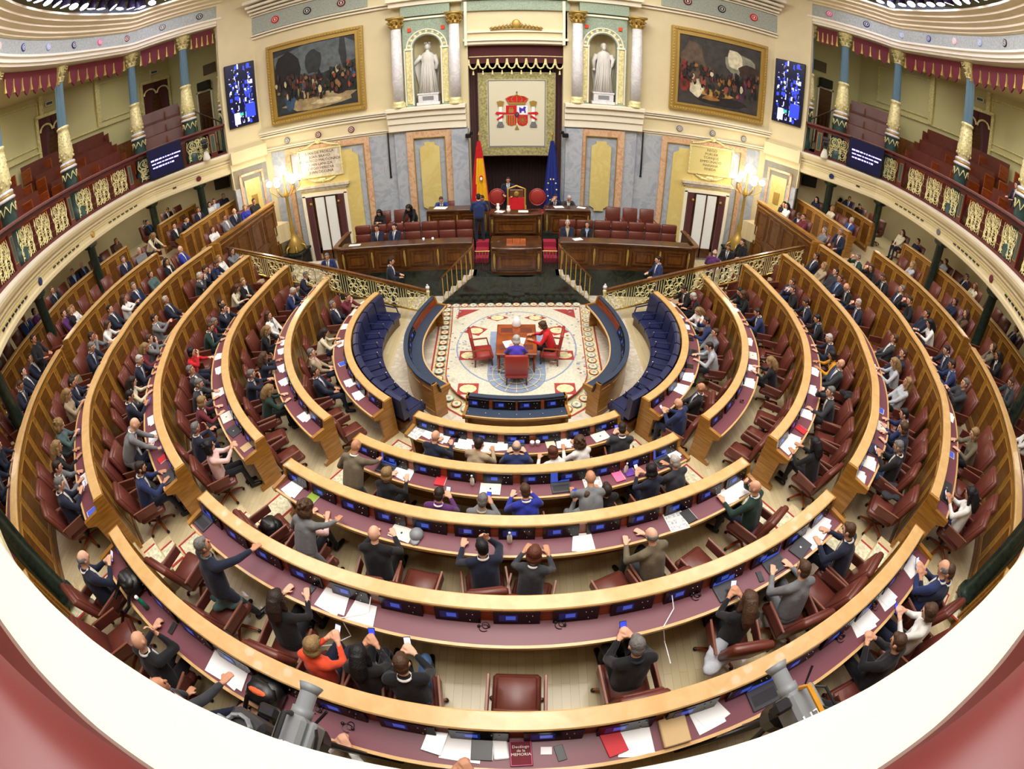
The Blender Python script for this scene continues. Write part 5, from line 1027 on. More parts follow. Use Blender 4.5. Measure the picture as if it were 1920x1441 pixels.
for sx in (-1, 1):
    P_ = lambda pts, m_: ply([(sx*x, z) for x, z in (pts if sx > 0 else pts[::-1])], m_)
    P_([(.54, -.42), (.66, -.42), (.66, .3), (.54, .3)], 2); P_([(.5, -.42), (.72, -.42), (.68, -.3), (.54, -.3)], 4); P_([(.48, -.52), (.74, -.52), (.74, -.42), (.48, -.42)], 4)
    P_([(.5, .3), (.7, .3), (.68, .36), (.52, .36)], 1); P_([(.5, .36), (.7, .36), (.74, .5), (.6, .54), (.46, .5)], 1)
    P_([(.4, .06), (.74, .1), (.8, .02), (.72, -.02), (.4, -.0)], 0); P_([(.5, -.04), (.56, -.06), (.76, -.2), (.7, -.24), (.48, -.12)], 0)
e.build('coat_of_arms', ['c_red', 'gold', 'white', 'c_navyblue', 'c_grey', 'c_charcoal', 'c_violet'], t)
# flags
def flag(x, y, label, name, cols, lean):
    t = thing('standing_flag', label, 'flag', (x, y, .95)); s = MB(); s.tube([(0, 0, 0), (lean*.1, 0, 3.9)], .022, 8); s.lathe([(.16, 0), (.14, .05), (.03, .1)], n=12); s.build('pole', 'brass', t); s = MB(); s.lathe([(.02, 3.9), (.04, 3.98), (.0, 4.12)], n=8); s.build('finial', 'brass', t)
    s = MB(); secs = []
    for j in range(9):
        z = 3.75-j*.33; w = .06+.3*(j/8)**.8; secs.append([(x_, y_, z) for x_, y_ in [(-w+2*w*i/14, -.08-.07*cos(i*1.8)*(.3+j/9)) for i in range(15)]])
    me_v = [v for r_ in secs for v in r_]; fs = []; 
    for j in range(8):
        for i in range(14): fs.append((j*15+i, j*15+i+1, (j+1)*15+i+1, (j+1)*15+i))
    s.add(me_v, fs); s.m = [cols((k % 14), k//14) for k in range(len(fs))]
    return t, s
t, s = flag(-1.3, 6.35, 'red and yellow national flag with crest on a pole left of the presidency', '', lambda i, j: 0 if (i < 4 and j > 4) or (i < 3) or i > 12 or (j < 2) else 1, 0)
o = s.build('cloth', ['c_red', 'c_mustard'], t, True); M['flag_yellow'] = mat('flag_yellow', '#f0b818', .8); o.data.materials[1] = M['flag_yellow']
s = MB(); s.ball((.06, -.2, 2.35), (.07, .01, .11), 8, 6); s.mi(1).ball((.06, -.215, 2.33), (.045, .01, .07), 8, 6); s.build('crest', ['c_red', 'white'], t)
t, s = flag(1.3, 6.35, 'dark blue flag with a circle of yellow stars right of the presidency', '', lambda i, j: 0, 0)
M['flag_blue'] = mat('flag_blue', '#1c2c80', .8); s.build('cloth', 'flag_blue', t, True); s = MB()
for a in range(10):
    q_ = 2*pi*a/10; s.ball((.17*cos(q_), -.2, 1.9+.42*sin(q_)), (.032, .01, .032), 5, 4)
M['star'] = mat('flag_star', '#f4e48c', .7); s.build('stars', 'star', t)

# ---------------------------------------------------------------- carpet
M['carp'] = mat('carpet_cream', '#d4d0bc', .95, var=.14, vscale=22); M['carp_border'] = mat('carpet_border', '#e0d6a4', .95, var=.2, vscale=12); M['carp_blue'] = mat('carpet_blue', '#8c9cb8', .95, var=.1, vscale=10); M['carp_red'] = mat('carpet_brick_red', '#a8403c', .95, var=.1, vscale=10)
car = MB(); CL = [0]
def flat(pts, mi_, h=.002):
    CL[0] += 1; z = .012+CL[0]*.0007; car.mi(mi_); n = len(pts); vs = [(x, y, z) for x, y in pts]+[(x, y, z-.004) for x, y in pts]
    car.add(vs, [tuple(range(n))]+[(i, (i+1) % n, (i+1) % n+n, i+n) for i in range(n)])
def rug(d):
    pts = [(2.39-d, 2.44-d), (2.28-d, .6), (2.2-d, -1.27)]+[((2.2-d)*cos(a), -1.3-(2.0-d)*sin(a)) for a in [pi/2*i/10 for i in range(1, 11)]]
    return [(-x, y) for x, y in pts[::-1]][1:]+pts if False else pts+[(-x, y) for x, y in pts[::-1]]
flat(rug(0), 3); flat(rug(.05), 1); 
def edge_pts(d, step):
    P = rug(d); out = []; 
    for (x0, y0), (x1, y1) in zip(P, P[1:]+P[:1]):
        L = hypot(x1-x0, y1-y0); n = max(1, round(L/step))
        for i in range(n): out.append((x0+(x1-x0)*i/n, y0+(y1-y0)*i/n))
    return out
for j, (x, y) in enumerate(edge_pts(.24, .27)):
    flat([(x+.13*cos(a), y+.13*sin(a)) for a in [2*pi*i/8 for i in range(8)]], 3 if j % 2 else 2); flat([(x+.105*cos(a), y+.105*sin(a)) for a in [2*pi*i/8 for i in range(8)]], 1); flat([(x+.04*cos(a), y+.04*sin(a)) for a in [2*pi*i/6 for i in range(6)]], 2)
P_ = edge_pts(.09, .13)
flat(rug(.42), 3); flat(rug(.45), 0)
for sx in (-1, 1): flat([(sx*1.75, 1.85), (sx*1.1, 1.85), (sx*1.75, 1.3)][::sx], 3)
flat([(1.62*cos(a), -.15+1.85*sin(a)) for a in [2*pi*i/40 for i in range(40)]], 4); flat([(1.58*cos(a), -.15+1.81*sin(a)) for a in [2*pi*i/40 for i in range(40)]], 0)
for x, y in ((1.15, .58), (1.24, -.68), (1.15, -2.1), (.56, 1.3)):
    for sx in (-1, 1):
        h = .26 if y != 1.3 else .24; rot = 0 if y < .5 else (.5 if y < 1 else .78)
        flat([(sx*x+h*1.35*cos(a+rot*sx), y+h*1.35*sin(a+rot*sx)*(.6 if y == 1.3 else .85)) for a in (pi/4, 3*pi/4, 5*pi/4, 7*pi/4)], 3)
        flat([(sx*x+h*.8*cos(a), y+h*.62*sin(a)) for a in [2*pi*i/12 for i in range(12)]], 1)
flat([(-.72, .5), (-.72, -1.5), (.72, -1.5), (.72, .5)], 4)
flat([(.72*cos(a), -1.55+.72*sin(a)) for a in [2*pi*i/28 for i in range(28)]], 2)
for a in range(16): q = 2*pi*a/16; flat([(.1*cos(q-.05), -1.55+.1*sin(q-.05)), (.7*cos(q-.015), -1.55+.7*sin(q-.015)), (.7*cos(q+.015), -1.55+.7*sin(q+.015)), (.1*cos(q+.05), -1.55+.1*sin(q+.05))], 1)
for r_ in (.6, .42, .25):
    for a in range(28): q0, q1 = 2*pi*a/28, 2*pi*(a+1)/28; flat([(r_*cos(q0), -1.55+r_*sin(q0)), (r_*cos(q1), -1.55+r_*sin(q1)), ((r_-.015)*cos(q1), -1.55+(r_-.015)*sin(q1)), ((r_-.015)*cos(q0), -1.55+(r_-.015)*sin(q0))], 1)
random.seed(9)
for i in range(160):
    a = random.random()*2*pi; r_ = random.uniform(.85, 1.0); x, y = 1.45*r_*cos(a), -.15+1.65*r_*sin(a)
    if i > 80: x, y = random.choice((-1, 1))*random.uniform(1.5, 1.8), random.uniform(-1.8, 1.7)
    flat([(x+.035*cos(b), y+.025*sin(b)) for b in [2*pi*k/5 for k in range(5)]], random.choice((4, 4, 3, 1)))
tag(car.build('patterned_carpet', ['carp', 'carp_border', 'carp_blue', 'carp_red', M['carp_blue']]), 'large cream patterned carpet with red squares and blue rosette in the middle', 'carpet')
s = MB(); s.box((0, .4, .004), (6.6, 7.5, .008)); s.build('x', 'pale_marble'); o = bpy.data.objects['x']; o.name = 'floor.002'; o['kind'] = 'structure'
# ---------------------------------------------------------------- stenographers' table
t = thing('writing_table', 'polished wooden table with two inset leather panels on the carpet', 'table', (0, -.83, .14-.14))
s = MB(); s.box((0, 0, .735), (1.0, 1.42, .05), bev=.012); s.box((0, 0, .66), (.9, 1.3, .1)); s.build('tabletop', 'redwood', t)
s = MB()
for x in (-.25, .25):
    for y in (-.4, .4): s.box((x, y, .762), (.3, .22, .004))
s.build('leather_inset', 'leather', t)
for x in (-1, 1):
    for y in (-1, 1): s = MB(); s.lathe([(.025, 0), (.022, .1), (.035, .5), (.045, .7)], (x*.43, y*.62, 0), 8); s.build('leg', 'redwood', t, True)
def rchair(loc, rz, label, mname='leather_red', arms=True, grp='red upholstered chairs at the table', w=.54):
    t = thing('upholstered_chair', label, 'chair', loc, rz, grp)
    s = MB(); s.box((0, 0, .42), (w, .5, .12), bev=.03); s.build('seat', mname, t, True)
    m = Matrix.Rotation(rad(8), 4, 'X'); s = MB(); s.box((0, -.25, .76), (w, .08, .6), mtx=m, bev=.025); s.build('backrest', mname, t, True)
    for x in (-1, 1):
        if arms: s = MB(); s.tube([(x*w*.5, -.25, .66), (x*w*.52, .15, .66), (x*w*.5, .2, .42)], .022, 6); s.build('armrest', 'redwood', t)
        for y in (-1, 1): s = MB(); s.tube([(x*w*.42, y*.2, .38), (x*w*.46, y*.23, 0)], [.025, .016], 6); s.build('leg', 'walnut', t)
    return t
rchair((-.86, -.95, 0), rad(-80), 'empty red armchair at the left side of the wooden table'); rchair((.86, -.9, 0), rad(80), 'red armchair at the right side of the table, under the person in red'); rchair((0, -1.75, 0), 0, 'red armchair at the near end of the table, behind the person in violet')
s = MB(); s.lathe([(.1, 0), (.12, .05), (.09, .2), (.03, .28)], n=12); tag(s.build('white_form', 'white', None, True, (0.0, -.22, .76)), 'plain white form at the far end of the wooden table', 'ornament')  # plain white turned shape, not identified as any particular object
for i, (x, y, l) in enumerate(((-.2, -1.1, 'white papers left on the near half of the wooden table'), (.1, -.95, 'white papers in the middle of the wooden table'))):
    s = MB(); s.box((0, 0, .003), (.22, .3, .006)); tag(s.build('paper_sheet', 'white', None, False, (x, y, .762), .3-.5*i), l, 'paper', 'papers on the wooden table')
o = None
# ---------------------------------------------------------------- podium base (green marble), steps
s = MB(); s.mi(0)
for q in (-1, 1): s.box((q*3.7, 5.05, .475), (4.7, 3.9, .95))
s.box((0, 4.78, .475), (2.7, 4.44, .95))
pts = [(-2.42, 0), (2.42, 0), (1.32, .96), (-1.32, .96)]
s.prism(pts, .1, Matrix.Translation((0, 2.56, 0)) @ Matrix.Rotation(pi/2, 4, 'X'))
s.lathe([(1.0, 0), (1.0, .96)], (0, 3.2, 0), 24, (1, .82))
s.mi(1)
for q in (-1, 1):
    for i in range(5): s.box((q*(2.2-.21*i), 2.82, .095+.19*i/2+ (0)), (.24, .52, .19*(i+1)))
s.mi(0)
s.box((0, 5.85, 1.2), (6.8, 2.3, .5)); s.box((0, 5.9, 1.3), (2.5, 2.2, .6))
for q in (-1, 1): s.box((q*4.5, 6.2, 1.1), (3.0, 1.6, .35))
struct('floor', s, ['green_marble', 'pale_marble'])
s = MB()
for q in (-1, 1):
    for i in range(3): s.box((q*1.12, 3.75+.27*i, 1.04+.09*i), (.46, .6, .18*(i+1)))
M['step_red'] = mat('crimson_step_carpet', '#981c34', .9)
for q, sd in ((-1, 'left'), (1, 'right')):
    s = MB()
    for i in range(3): s.box((q*1.13, 3.75+.3*i, .95+.09*(i+1)), (.44, .3, .18*(i+1)), bev=.01)
    tag(s.build('carpeted_steps', 'step_red'), 'crimson carpeted steps %s of the central lectern' % sd, 'steps', 'crimson podium steps')
# balusters
for q, sd in ((-1, 'left'), (1, 'right')):
    t = thing('stair_railing', 'brass baluster railing on the %s podium stairs' % sd, 'railing', (0, 0, 0), 0, 'brass podium railings')
    for i in range(7):
        x = q*(2.3-.155*i); z = .0+.95*i/6.; s = MB(); s.tube([(x, 2.5, z), (x, 2.5, z+.95)], .014, 6); s.ball((x, 2.5, z+.04), .03, 6, 4); s.ball((x, 2.5, z+.5), .022, 6, 4); s.build('baluster', 'brass', t)
    s = MB(); s.tube([(q*2.34, 2.5, .93), (q*1.36, 2.5, 1.9), (q*1.3, 2.7, 1.95)], .028, 8); s.build('handrail', 'walnut_mid', t)
    t = thing('landing_railing', 'short brass railing on the podium landing, %s of the lectern' % sd, 'railing', (0, 0, 0), 0, 'brass landing railings')
    for i in range(5): s = MB(); s.tube([(q*(.88+.1*i), 3.4, .95), (q*(.88+.1*i), 3.4, 1.45)], .01, 5); s.build('baluster', 'steel', t)
    s = MB(); s.tube([(q*.85, 3.4, 1.46), (q*1.32, 3.4, 1.46)], .016, 6); s.build('handrail', 'brass', t)
# walnut panelled counters
def counter(name, label, cat, x0, x1, y, z0, z1, npan, depth=.45, bow=0, grp=None, gold=True, ret=None):
    t = thing(name, label, cat, (0, 0, 0), 0, grp); n = 12
    def fy(x): return y-bow*(1-((2*(x-x0)/(x1-x0)-1)**2))
    xs = [x0+(x1-x0)*i/n for i in range(n+1)]
    def SW(nm, prof, m): s = MB(); s.sweep([[(x, fy(x)+o, z) for o, z in prof] for x in xs]); s.build(nm, m, t)
    SW('front_panel', [(0, z0), (.08, z0), (.08, z1-.06), (0, z1-.06)], 'walnut_mid')
    SW('top', [(-.06, z1-.07), (-.06, z1-.02), (-.04, z1), (depth, z1), (depth, z1-.07)], 'walnut')
    s = MB(); s.mi(0)
    for o0, a, b in ((-.03, z0, z0+.1), (-.02, z0+.1, z0+.14), (-.03, z1-.14, z1-.07)): s.sweep([[(x, fy(x)+o, z) for o, z in ((o0, a), (o0, b), (.0, b), (.0, a))] for x in xs])
    w = (x1-x0)/npan
    for i in range(npan):
        a, b = x0+i*w+.16, x0+(i+1)*w-.16; ym = fy((a+b)/2)
        s.mi(1); s.box(((a+b)/2, ym-.008, (z0+z1)/2-.02), (b-a, .03, z1-z0-.42)); s.mi(0); rect_frame(s, a, b, z0+.2, z1-.22, .04, ym-.025, .04); rect_frame(s, a+.12, b-.12, z0+.3, z1-.32, .025, ym-.028, .03)
    s.build('carved_panelling', ['walnut', 'walnut_mid'], t)
    if gold:
        for i in range(npan+1):
            x = min(max(x0+i*w, x0+.07), x1-.07); s = MB(); ym = fy(x)
            s.mi(0).box((x, ym-.03, (z0+z1)/2), (.13, .06, z1-z0-.2)); s.mi(1).tube([(x, ym-.07, z0+.2), (x, ym-.075, z0+.35), (x, ym-.08, (z0+z1)/2+.1), (x, ym-.07, z1-.2)], [.015, .03, .045, .02], 6); s.build('gilt_mount', ['walnut', 'gold'], t)
    for x in (x0, x1): s = MB(); s.box((x, fy(x)+depth/2, (z0+z1)/2-.03), (.06, depth, z1-z0-.06)); s.build('side_panel', 'walnut_mid', t)
    return t
for q, sd in ((-1, 'left'), (1, 'right')):
    a, b = sorted((q*5.75, q*1.38))
    t = counter('podium_bench', 'long panelled walnut bench desk on the %s of the podium' % sd, 'desk', a, b, 3.14, .95, 1.9, 4, .42, 0, 'walnut podium benches')
    s = MB(); P, N = npath(smooth_pts([(q*5.75, 3.14), (q*5.98, 3.25), (q*6.05, 3.6), (q*6.05, 4.9)]), -q)
    path_sweep(s, P, N, [(0, .95), (.06, .95), (.06, 1.86), (0, 1.86)]); path_sweep(s, P, N, [(-.05, 1.84), (-.05, 1.9), (.12, 1.9), (.12, 1.84)]); s.build('return_wall', 'walnut_mid', t)
    # row of bench armchairs
    for i in range(7):
        x = q*(1.72+.6*i); t = thing('podium_armchair', 'maroon leather high-backed seat behind the %s podium bench, %s from the lectern' % (sd, ORD[i+1]), 'chair', (x, 4.15, .95), pi, 'maroon seats on the podium benches')
        s = MB(); s.box((0, 0, .4), (.56, .5, .2), bev=.04); s.build('seat', 'leather', t, True)
        s = MB(); s.box((0, -.27, .72), (.56, .12, .46), bev=.03); s.box((0, -.3, 1.1), (.56, .12, .34), bev=.03); s.build('backrest', 'leather', t, True)
        s = MB(); s.box((0, 0, .16), (.5, .44, .3)); s.build('base', 'walnut', t)
    for i, (x, y) in enumerate(((3.55, 5.6), (4.2, 5.6), (4.85, 5.6)) if q > 0 else ((-2.3, 6.35), (-4.2, 5.5), (-4.88, 5.5))):
        rchair((x, y, 1.27), pi, 'maroon leather chair against the marble wall %s of the podium, %s from the middle' % (sd, ORD[i+1]), 'leather', True, 'maroon chairs on the upper podium', .56)
counter('upper_desk', 'walnut desk for clerks on the upper podium, left side', 'desk', -3.1, -.98, 5.1, 1.27, 2.42, 2, .5, 0, 'upper podium desks')
counter('upper_desk', 'walnut desk for clerks on the upper podium, right side', 'desk', 1.0, 2.58, 5.1, 1.27, 2.4, 2, .5, 0, 'upper podium desks')
counter('presidency_desk', 'carved walnut presidency desk with bowed front and marble top', 'desk', -.88, .86, 4.75, 1.45, 2.34, 1, .6, .14)
counter('lower_desk', 'walnut shelf desk between the lectern and the presidency desk', 'desk', -.82, .82, 3.95, .95, 1.6, 1, .55, .06, None, False)
t = counter('speaker_lectern', 'carved walnut speaker lectern at the front of the podium', 'lectern', -.74, .76, 2.72, .95, 1.86, 1, .6, .1)
s = MB(); s.box((0, 3.0, 1.9), (.6, .4, .05), mtx=Matrix.Rotation(rad(12), 4, 'X'), bev=.01); s.build('reading_slope', 'redwood', t)
s = MB(); s.tube([(-.12, 2.9, 1.9), (-.12, 2.85, 2.1)], .006, 4); s.tube([(.12, 2.9, 1.9), (.12, 2.85, 2.1)], .006, 4); s.build('microphone', 'black', t)
# throne and flanking chairs
t = thing('presidency_chair', 'tall red presidency armchair with a carved crest, behind the presidency desk', 'chair', (0.02, 5.75, 1.6), pi)
s = MB(); s.box((0, 0, .42), (.62, .5, .14), bev=.03); s.build('seat', 'leather_red', t); s = MB(); s.box((0, -.27, .74), (.56, .1, .5), bev=.03); s.build('backrest', 'c_red', t)
s = MB(); s.box((0, -.27, 1.12), (.5, .08, .32), bev=.02); s.build('crest_panel', 'walnut_mid', t); s = MB(); s.ball((0, -.21, 1.12), (.09, .04, .11), 8, 6); s.build('crest', 'gold', t)
s = MB(); s.tube([(-.31, -.27, .4), (-.31, -.27, 1.3), (-.15, -.27, 1.36), (0, -.27, 1.42), (.15, -.27, 1.36), (.31, -.27, 1.3), (.31, -.27, .4)], .035, 6); s.build('carved_frame', 'inlay', t)
for x in (-1, 1): s = MB(); s.tube([(x*.33, -.25, .66), (x*.33, .2, .66), (x*.31, .22, 0)], .03, 6); s.build('armrest', 'inlay', t)
for x, nm in ((-.68, 'left'), (.78, 'right')):
    t = thing('oval_back_chair', 'red chair with a round padded back, %s of the presidency chair' % nm, 'chair', (x, 5.95, 1.6), pi, 'round backed red chairs')
    s = MB(); s.box((0, 0, .42), (.5, .46, .12), bev=.03); s.build('seat', 'leather_red', t)
    s = MB(); s.ball((0, -.22, .95), (.27, .06, .3), 14, 10); s.build('backrest', 'leather_red', t, True); s = MB()
    for a in range(1): s.tube([(.29*cos(b), -.22, .95+.32*sin(b)) for b in [2*pi*i/16 for i in range(17)]], .025, 6)
    s.build('frame', 'leather_red', t)
    for a in (-1, 1):
        for b in (-1, 1): s = MB(); s.tube([(a*.2, b*.18, .38), (a*.22, b*.2, 0)], .02, 6); s.build('leg', 'walnut', t)
# papers on podium
def sheet(loc, rz, label, w=.21, d=.3, mname='white', grp='papers on the podium', nm='paper_sheet', cat='paper'):
    s = MB(); s.box((0, 0, .004), (w, d, .008)); o = s.build(nm, mname, None, False, loc, rz); return tag(o, label, cat, grp)
for i, (x, y, z, w, d, l) in enumerate(((-.55, 4.95, 2.34, .3, .25, 'stack of white papers at the left corner of the presidency desk'), (.25, 4.95, 2.34, .34, .24, 'white open papers right of centre on the presidency desk'), (.6, 5.05, 2.34, .3, .2, 'dark folder at the right end of the presidency desk'), (-2.65, 5.35, 2.42, .45, .3, 'open white papers before the clerk on the left upper desk'), (1.5, 5.35, 2.4, .34, .25, 'white papers before the dark suited clerk on the right upper desk'), (2.3, 5.35, 2.4, .3, .2, 'white papers at the outer end of the right upper desk'), (-5.3, 3.35, 1.9, .4, .15, 'thin white papers at the outer end of the left podium bench'), (1.95, 3.35, 1.9, .3, .2, 'white papers before the pale haired person on the right podium bench'))):
    sheet((x, y, z), .2*((i*7) % 5-2), l, w, d, 'white' if i != 2 else 'black')
for i, (x, l) in enumerate(((-2.95, 'white cup on the left podium bench, further from the lectern'), (-2.65, 'white glass on the left podium bench, nearer the lectern'))):
    s = MB(); s.lathe([(.03, 0), (.04, .1), (.035, .1)], n=10); tag(s.build('cup', 'white', None, True, (x, 3.35, 1.9)), l, 'cup', 'cups on the podium bench')
for i, (x, l) in enumerate(((-.62, 'white jug at the left corner of the presidency desk'), (-.25, 'small white cup near the middle of the presidency desk'))):
    s = MB(); s.lathe([(.05, 0), (.07, .1), (.04, .18), (.05, .24)], n=10); tag(s.build('jug' if i == 0 else 'cup', 'white', None, True, (x, 5.15 if i == 0 else 4.85, 2.34)), l, 'jug' if i == 0 else 'cup')
# ---------------------------------------------------------------- brass railings at the front ends of the rows
for q, sd in ((-1, 'left'), (1, 'right')):
    A = Vector((q*2.62, 1.5, 0)); B = Vector((q*9.35, 1.86, 0)); zA, zB = 1.0, 2.86; D = B-A; L = D.length; d = D.normalized(); ang = atan2(d.y, d.x)
    t = thing('brass_balustrade', 'brass balustrade with dark handrail along the front of the %s block' % sd, 'balustrade', (0, 0, 0), 0, 'brass floor balustrades')
    def P3(u, dz): return A+d*(u*L)+Vector((0, 0, zA+(zB-zA)*u+dz))
    s = MB(); s.mi(0).sweep([[P3(u, dz)+Vector((0, dy, 0)) for dy, dz in ((-.05, -.03), (-.05, .03), (.05, .03), (.05, -.03))] for u in (0, 1)]); s.build('handrail', 'walnut_mid', t)
    s = MB(); 
    for dz in (-.08, -.78): s.sweep([[P3(u, dz)+Vector((0, dy, e_)) for dy, e_ in ((-.025, -.02), (-.025, .02), (.025, .02), (.025, -.02))] for u in (0, 1)])
    s.build('brass_rails', 'brass', t)
    n = 22
    for i in range(n):
        u0, u1 = i/n, (i+1)/n; s = MB()
        if i % 3 != 2:
            uc = (u0+u1)/2
            for cx, cz, r in ((0, -.28, .1), (0, -.55, .12), (-.09, -.42, .06), (.09, -.42, .06), (.1, -.66, .06), (-.1, -.66, .06), (.1, -.18, .05), (-.1, -.18, .05)):
                s.tube([P3(uc, cz)+d*(cx+r*cos(a))+Vector((0, 0, r*sin(a))) for a in [2*pi*k/9 for k in range(10)]], .013, 4, False)
            s.tube([P3(u0, -.1), P3(uc, -.4), P3(u0, -.76)], .012, 4); s.tube([P3(u1, -.1), P3(uc, -.4), P3(u1, -.76)], .012, 4); s.build('scroll_panel', 'gold_pale', t)
        else:
            for k in range(4): s.tube([P3(u0+(u1-u0)*(k+.5)/4, -.08), P3(u0+(u1-u0)*(k+.5)/4, -.78)], .012, 5)
            s.build('bar_group', 'gold_pale', t)
    for u in (0.003,):
        p = A; t2 = thing('brass_post', 'brass newel post with white ball finial at the inner end of the %s balustrade' % sd, 'post', (A.x-q*.04, A.y-.05, 0), 0, 'brass newel posts')
        s = MB(); s.lathe([(.09, 0), (.09, .08), (.05, .12), (.035, .3), (.045, .6), (.035, .9), (.06, 1.0), (.04, 1.04)], n=10); s.build('shaft', 'gold_pale', t2, True); s = MB(); s.ball((0, 0, 1.12), .065, 10, 8); s.ball((0, 0, 1.2), .03, 8, 6); s.build('finial', 'white_marble', t2, True)
    # small stair block with bright handrail in the hall
    s = MB()
    for i in range(3): s.box((q*(8.2-.0), 4.9+.3*i, .09+.09*i), (1.3, .3+.0, .18*(i+1)))
    tag(s.build('marble_steps', 'pale_marble'), 'pale marble steps below the %s candelabrum' % sd, 'steps', 'marble steps in the side halls')
    t = thing('hall_handrail', 'bright metal handrail in the hall beyond the %s balustrade' % sd, 'handrail', (0, 0, 0), 0, 'hall handrails')
    s = MB(); s.tube([(q*8.9, 3.3, 1.75), (q*7.1, 3.6, 1.0)], .03, 8); s.build('rail', 'steel', t); s = MB(); s.tube([(q*8.9, 3.3, 0), (q*8.9, 3.3, 1.75)], .025, 6); s.build('post', 'steel', t); s = MB(); s.tube([(q*7.1, 3.6, 0), (q*7.1, 3.6, 1.0)], .025, 6); s.build('post', 'steel', t)
    # dark panelled wall closing the side block
    x0 = q*9.42; t = thing('panelled_parapet', 'dark walnut panelled parapet in front of the %s side rows' % sd, 'parapet', (0, 0, 0), 0, 'walnut side parapets')
    P, N = npath([(q*9.5, 1.35), (q*9.42, 3.0), (q*9.4, 5.75)], q)
    s = MB(); path_sweep(s, P, N, [(0, 0), (.1, 0), (.1, 3.2), (0, 3.2)]); s.build('wall', 'oak_dark', t)
    s = MB(); path_sweep(s, P, N, [(-.05, 3.18), (-.05, 3.25), (.16, 3.25), (.16, 3.18)]); path_sweep(s, P, N, [(-.03, 3.02), (-.03, 3.06), (0, 3.06), (0, 3.02)]); s.build('top_rail', 'oak', t)
    s = MB()
    for i in range(4):
        y0, y1 = 1.6+1.05*i, 2.35+1.05*i
        for z0, z1, a, b in ((1.9, 2.9, y0, y1), (.6, 1.6, y0, y1)):
            for c_, dd in (((x0-q*.06, (a+b)/2, z0), (.03, b-a, .05)), ((x0-q*.06, (a+b)/2, z1), (.03, b-a, .05)), ((x0-q*.06, a, (z0+z1)/2), (.03, .05, z1-z0)), ((x0-q*.06, b, (z0+z1)/2), (.03, .05, z1-z0))): s.box(c_, dd)
    s.build('panel_moulding', 'walnut_mid', t)
    s = MB(); s.box((x0+q*.05, 1.3, 1.65), (.5, .1, 3.2)); s.build('end_panel', 'oak', t)
    s = MB(); path_sweep(s, P, N, [(.16, 2.96), (.45, 2.96), (.45, 3.0), (.16, 3.0)]); s.build('desk_top', 'leather_top', t)

# ---------------------------------------------------------------- people
def remesh(mb, vox, sm=2, fac=.5, name='m', mname='skin0'):
    me = mb.mesh(name, mname); o = bpy.data.objects.new('tmp', me); C.objects.link(o)
    m = o.modifiers.new('r', 'REMESH'); m.mode = 'VOXEL'; m.voxel_size = vox; m.use_smooth_shade = True
    if sm: s_ = o.modifiers.new('s', 'SMOOTH'); s_.factor = fac; s_.iterations = sm
    dg = bpy.context.evaluated_depsgraph_get(); dg.update(); r = bpy.data.meshes.new_from_object(o.evaluated_get(dg))
    bpy.data.objects.remove(o); bpy.data.meshes.remove(me); r.name = name; r.materials.clear(); r.materials.append(M[mname])
    r.polygons.foreach_set('use_smooth', [True]*len(r.polygons)); return r
def cap(s, p0, r0, p1, r1, n=10):
    p0, p1 = Vector(p0), Vector(p1); d = (p1-p0); L = d.length or 1e-4; d = d/L
    pts = []; rs = []
    for a in (.95, .7, .35): pts.append(p0-d*r0*a); rs.append(r0*math.sqrt(max(.02, 1-a*a)))
    pts.append(p0); rs.append(r0); pts.append(p1); rs.append(r1)
    for a in (.35, .7, .95): pts.append(p1+d*r1*a); rs.append(r1*math.sqrt(max(.02, 1-a*a)))
    return s.tube(pts, rs, n)
def ik(a, c, l1, l2, pole):
    a, c = Vector(a), Vector(c); d = c-a; L = min(d.length, (l1+l2)*.995)
    c = a+d.normalized()*L; x = (l1*l1-l2*l2+L*L)/(2*L); h = math.sqrt(max(0, l1*l1-x*x)); dn = d.normalized()
    p = Vector(pole); p = (p-dn*p.dot(dn)).normalized(); return a+dn*x+p*h, c
POSE = {  # lean, head pitch, head yaw, hands (R then L), standing, crossing
 'desk': (18, 22, 0, (.14, .46, .81), (-.16, .44, .81), 0), 'phone': (6, 38, 0, (.07, .34, .86), (-.06, .34, .85), 0), 'lap': (-8, 2, 8, (.1, .24, .64), (-.08, .26, .64), 0),
 'chin': (14, 8, -12, (.08, .34, 1.10), (-.24, .44, .82), 0), 'clap': (4, 4, 0, (.03, .40, .98), (-.03, .40, .97), 0), 'lean': (36, 34, 0, (.2, .52, .86), (-.2, .5, .86), 1),
 'leanl': (28, 30, 12, (.16, .5, .9), (-.3, .2, .86), 1), 'reach': (16, -4, 14, (.26, .60, 1.10), (-.26, .12, .80), 1), 'stand': (2, 10, 0, (.16, .3, 1.06), (-.16, .3, 1.04), 1)}
def hand(s, w, d, up, side, curl=1):
    d = d.normalized(); x = d.cross(up).normalized(); up = x.cross(d).normalized()
    for o in (-.028, -.009, .01, .028): cap(s, w+x*o*.8, .016, w+d*.075+x*o, .014, 6)
    for j, (o, l) in enumerate(((-.032, .03), (-.011, .036), (.011, .034), (.031, .027))):
        b = w+d*.085+x*o; m_ = b+(d*.9-up*.45*curl)*l; e = m_+(d*.3-up*.95*curl)*l; cap(s, b, .0105, m_, .0095, 6); cap(s, m_, .0095, e, .0085, 6)
    b = w+d*.02+x*side*.03; m_ = b+(d*.6+x*side*.8)*.035; cap(s, b, .013, m_, .011, 6); cap(s, m_, .011, m_+(d*.9+x*side*.1-up*.3)*.03, .0095, 6)
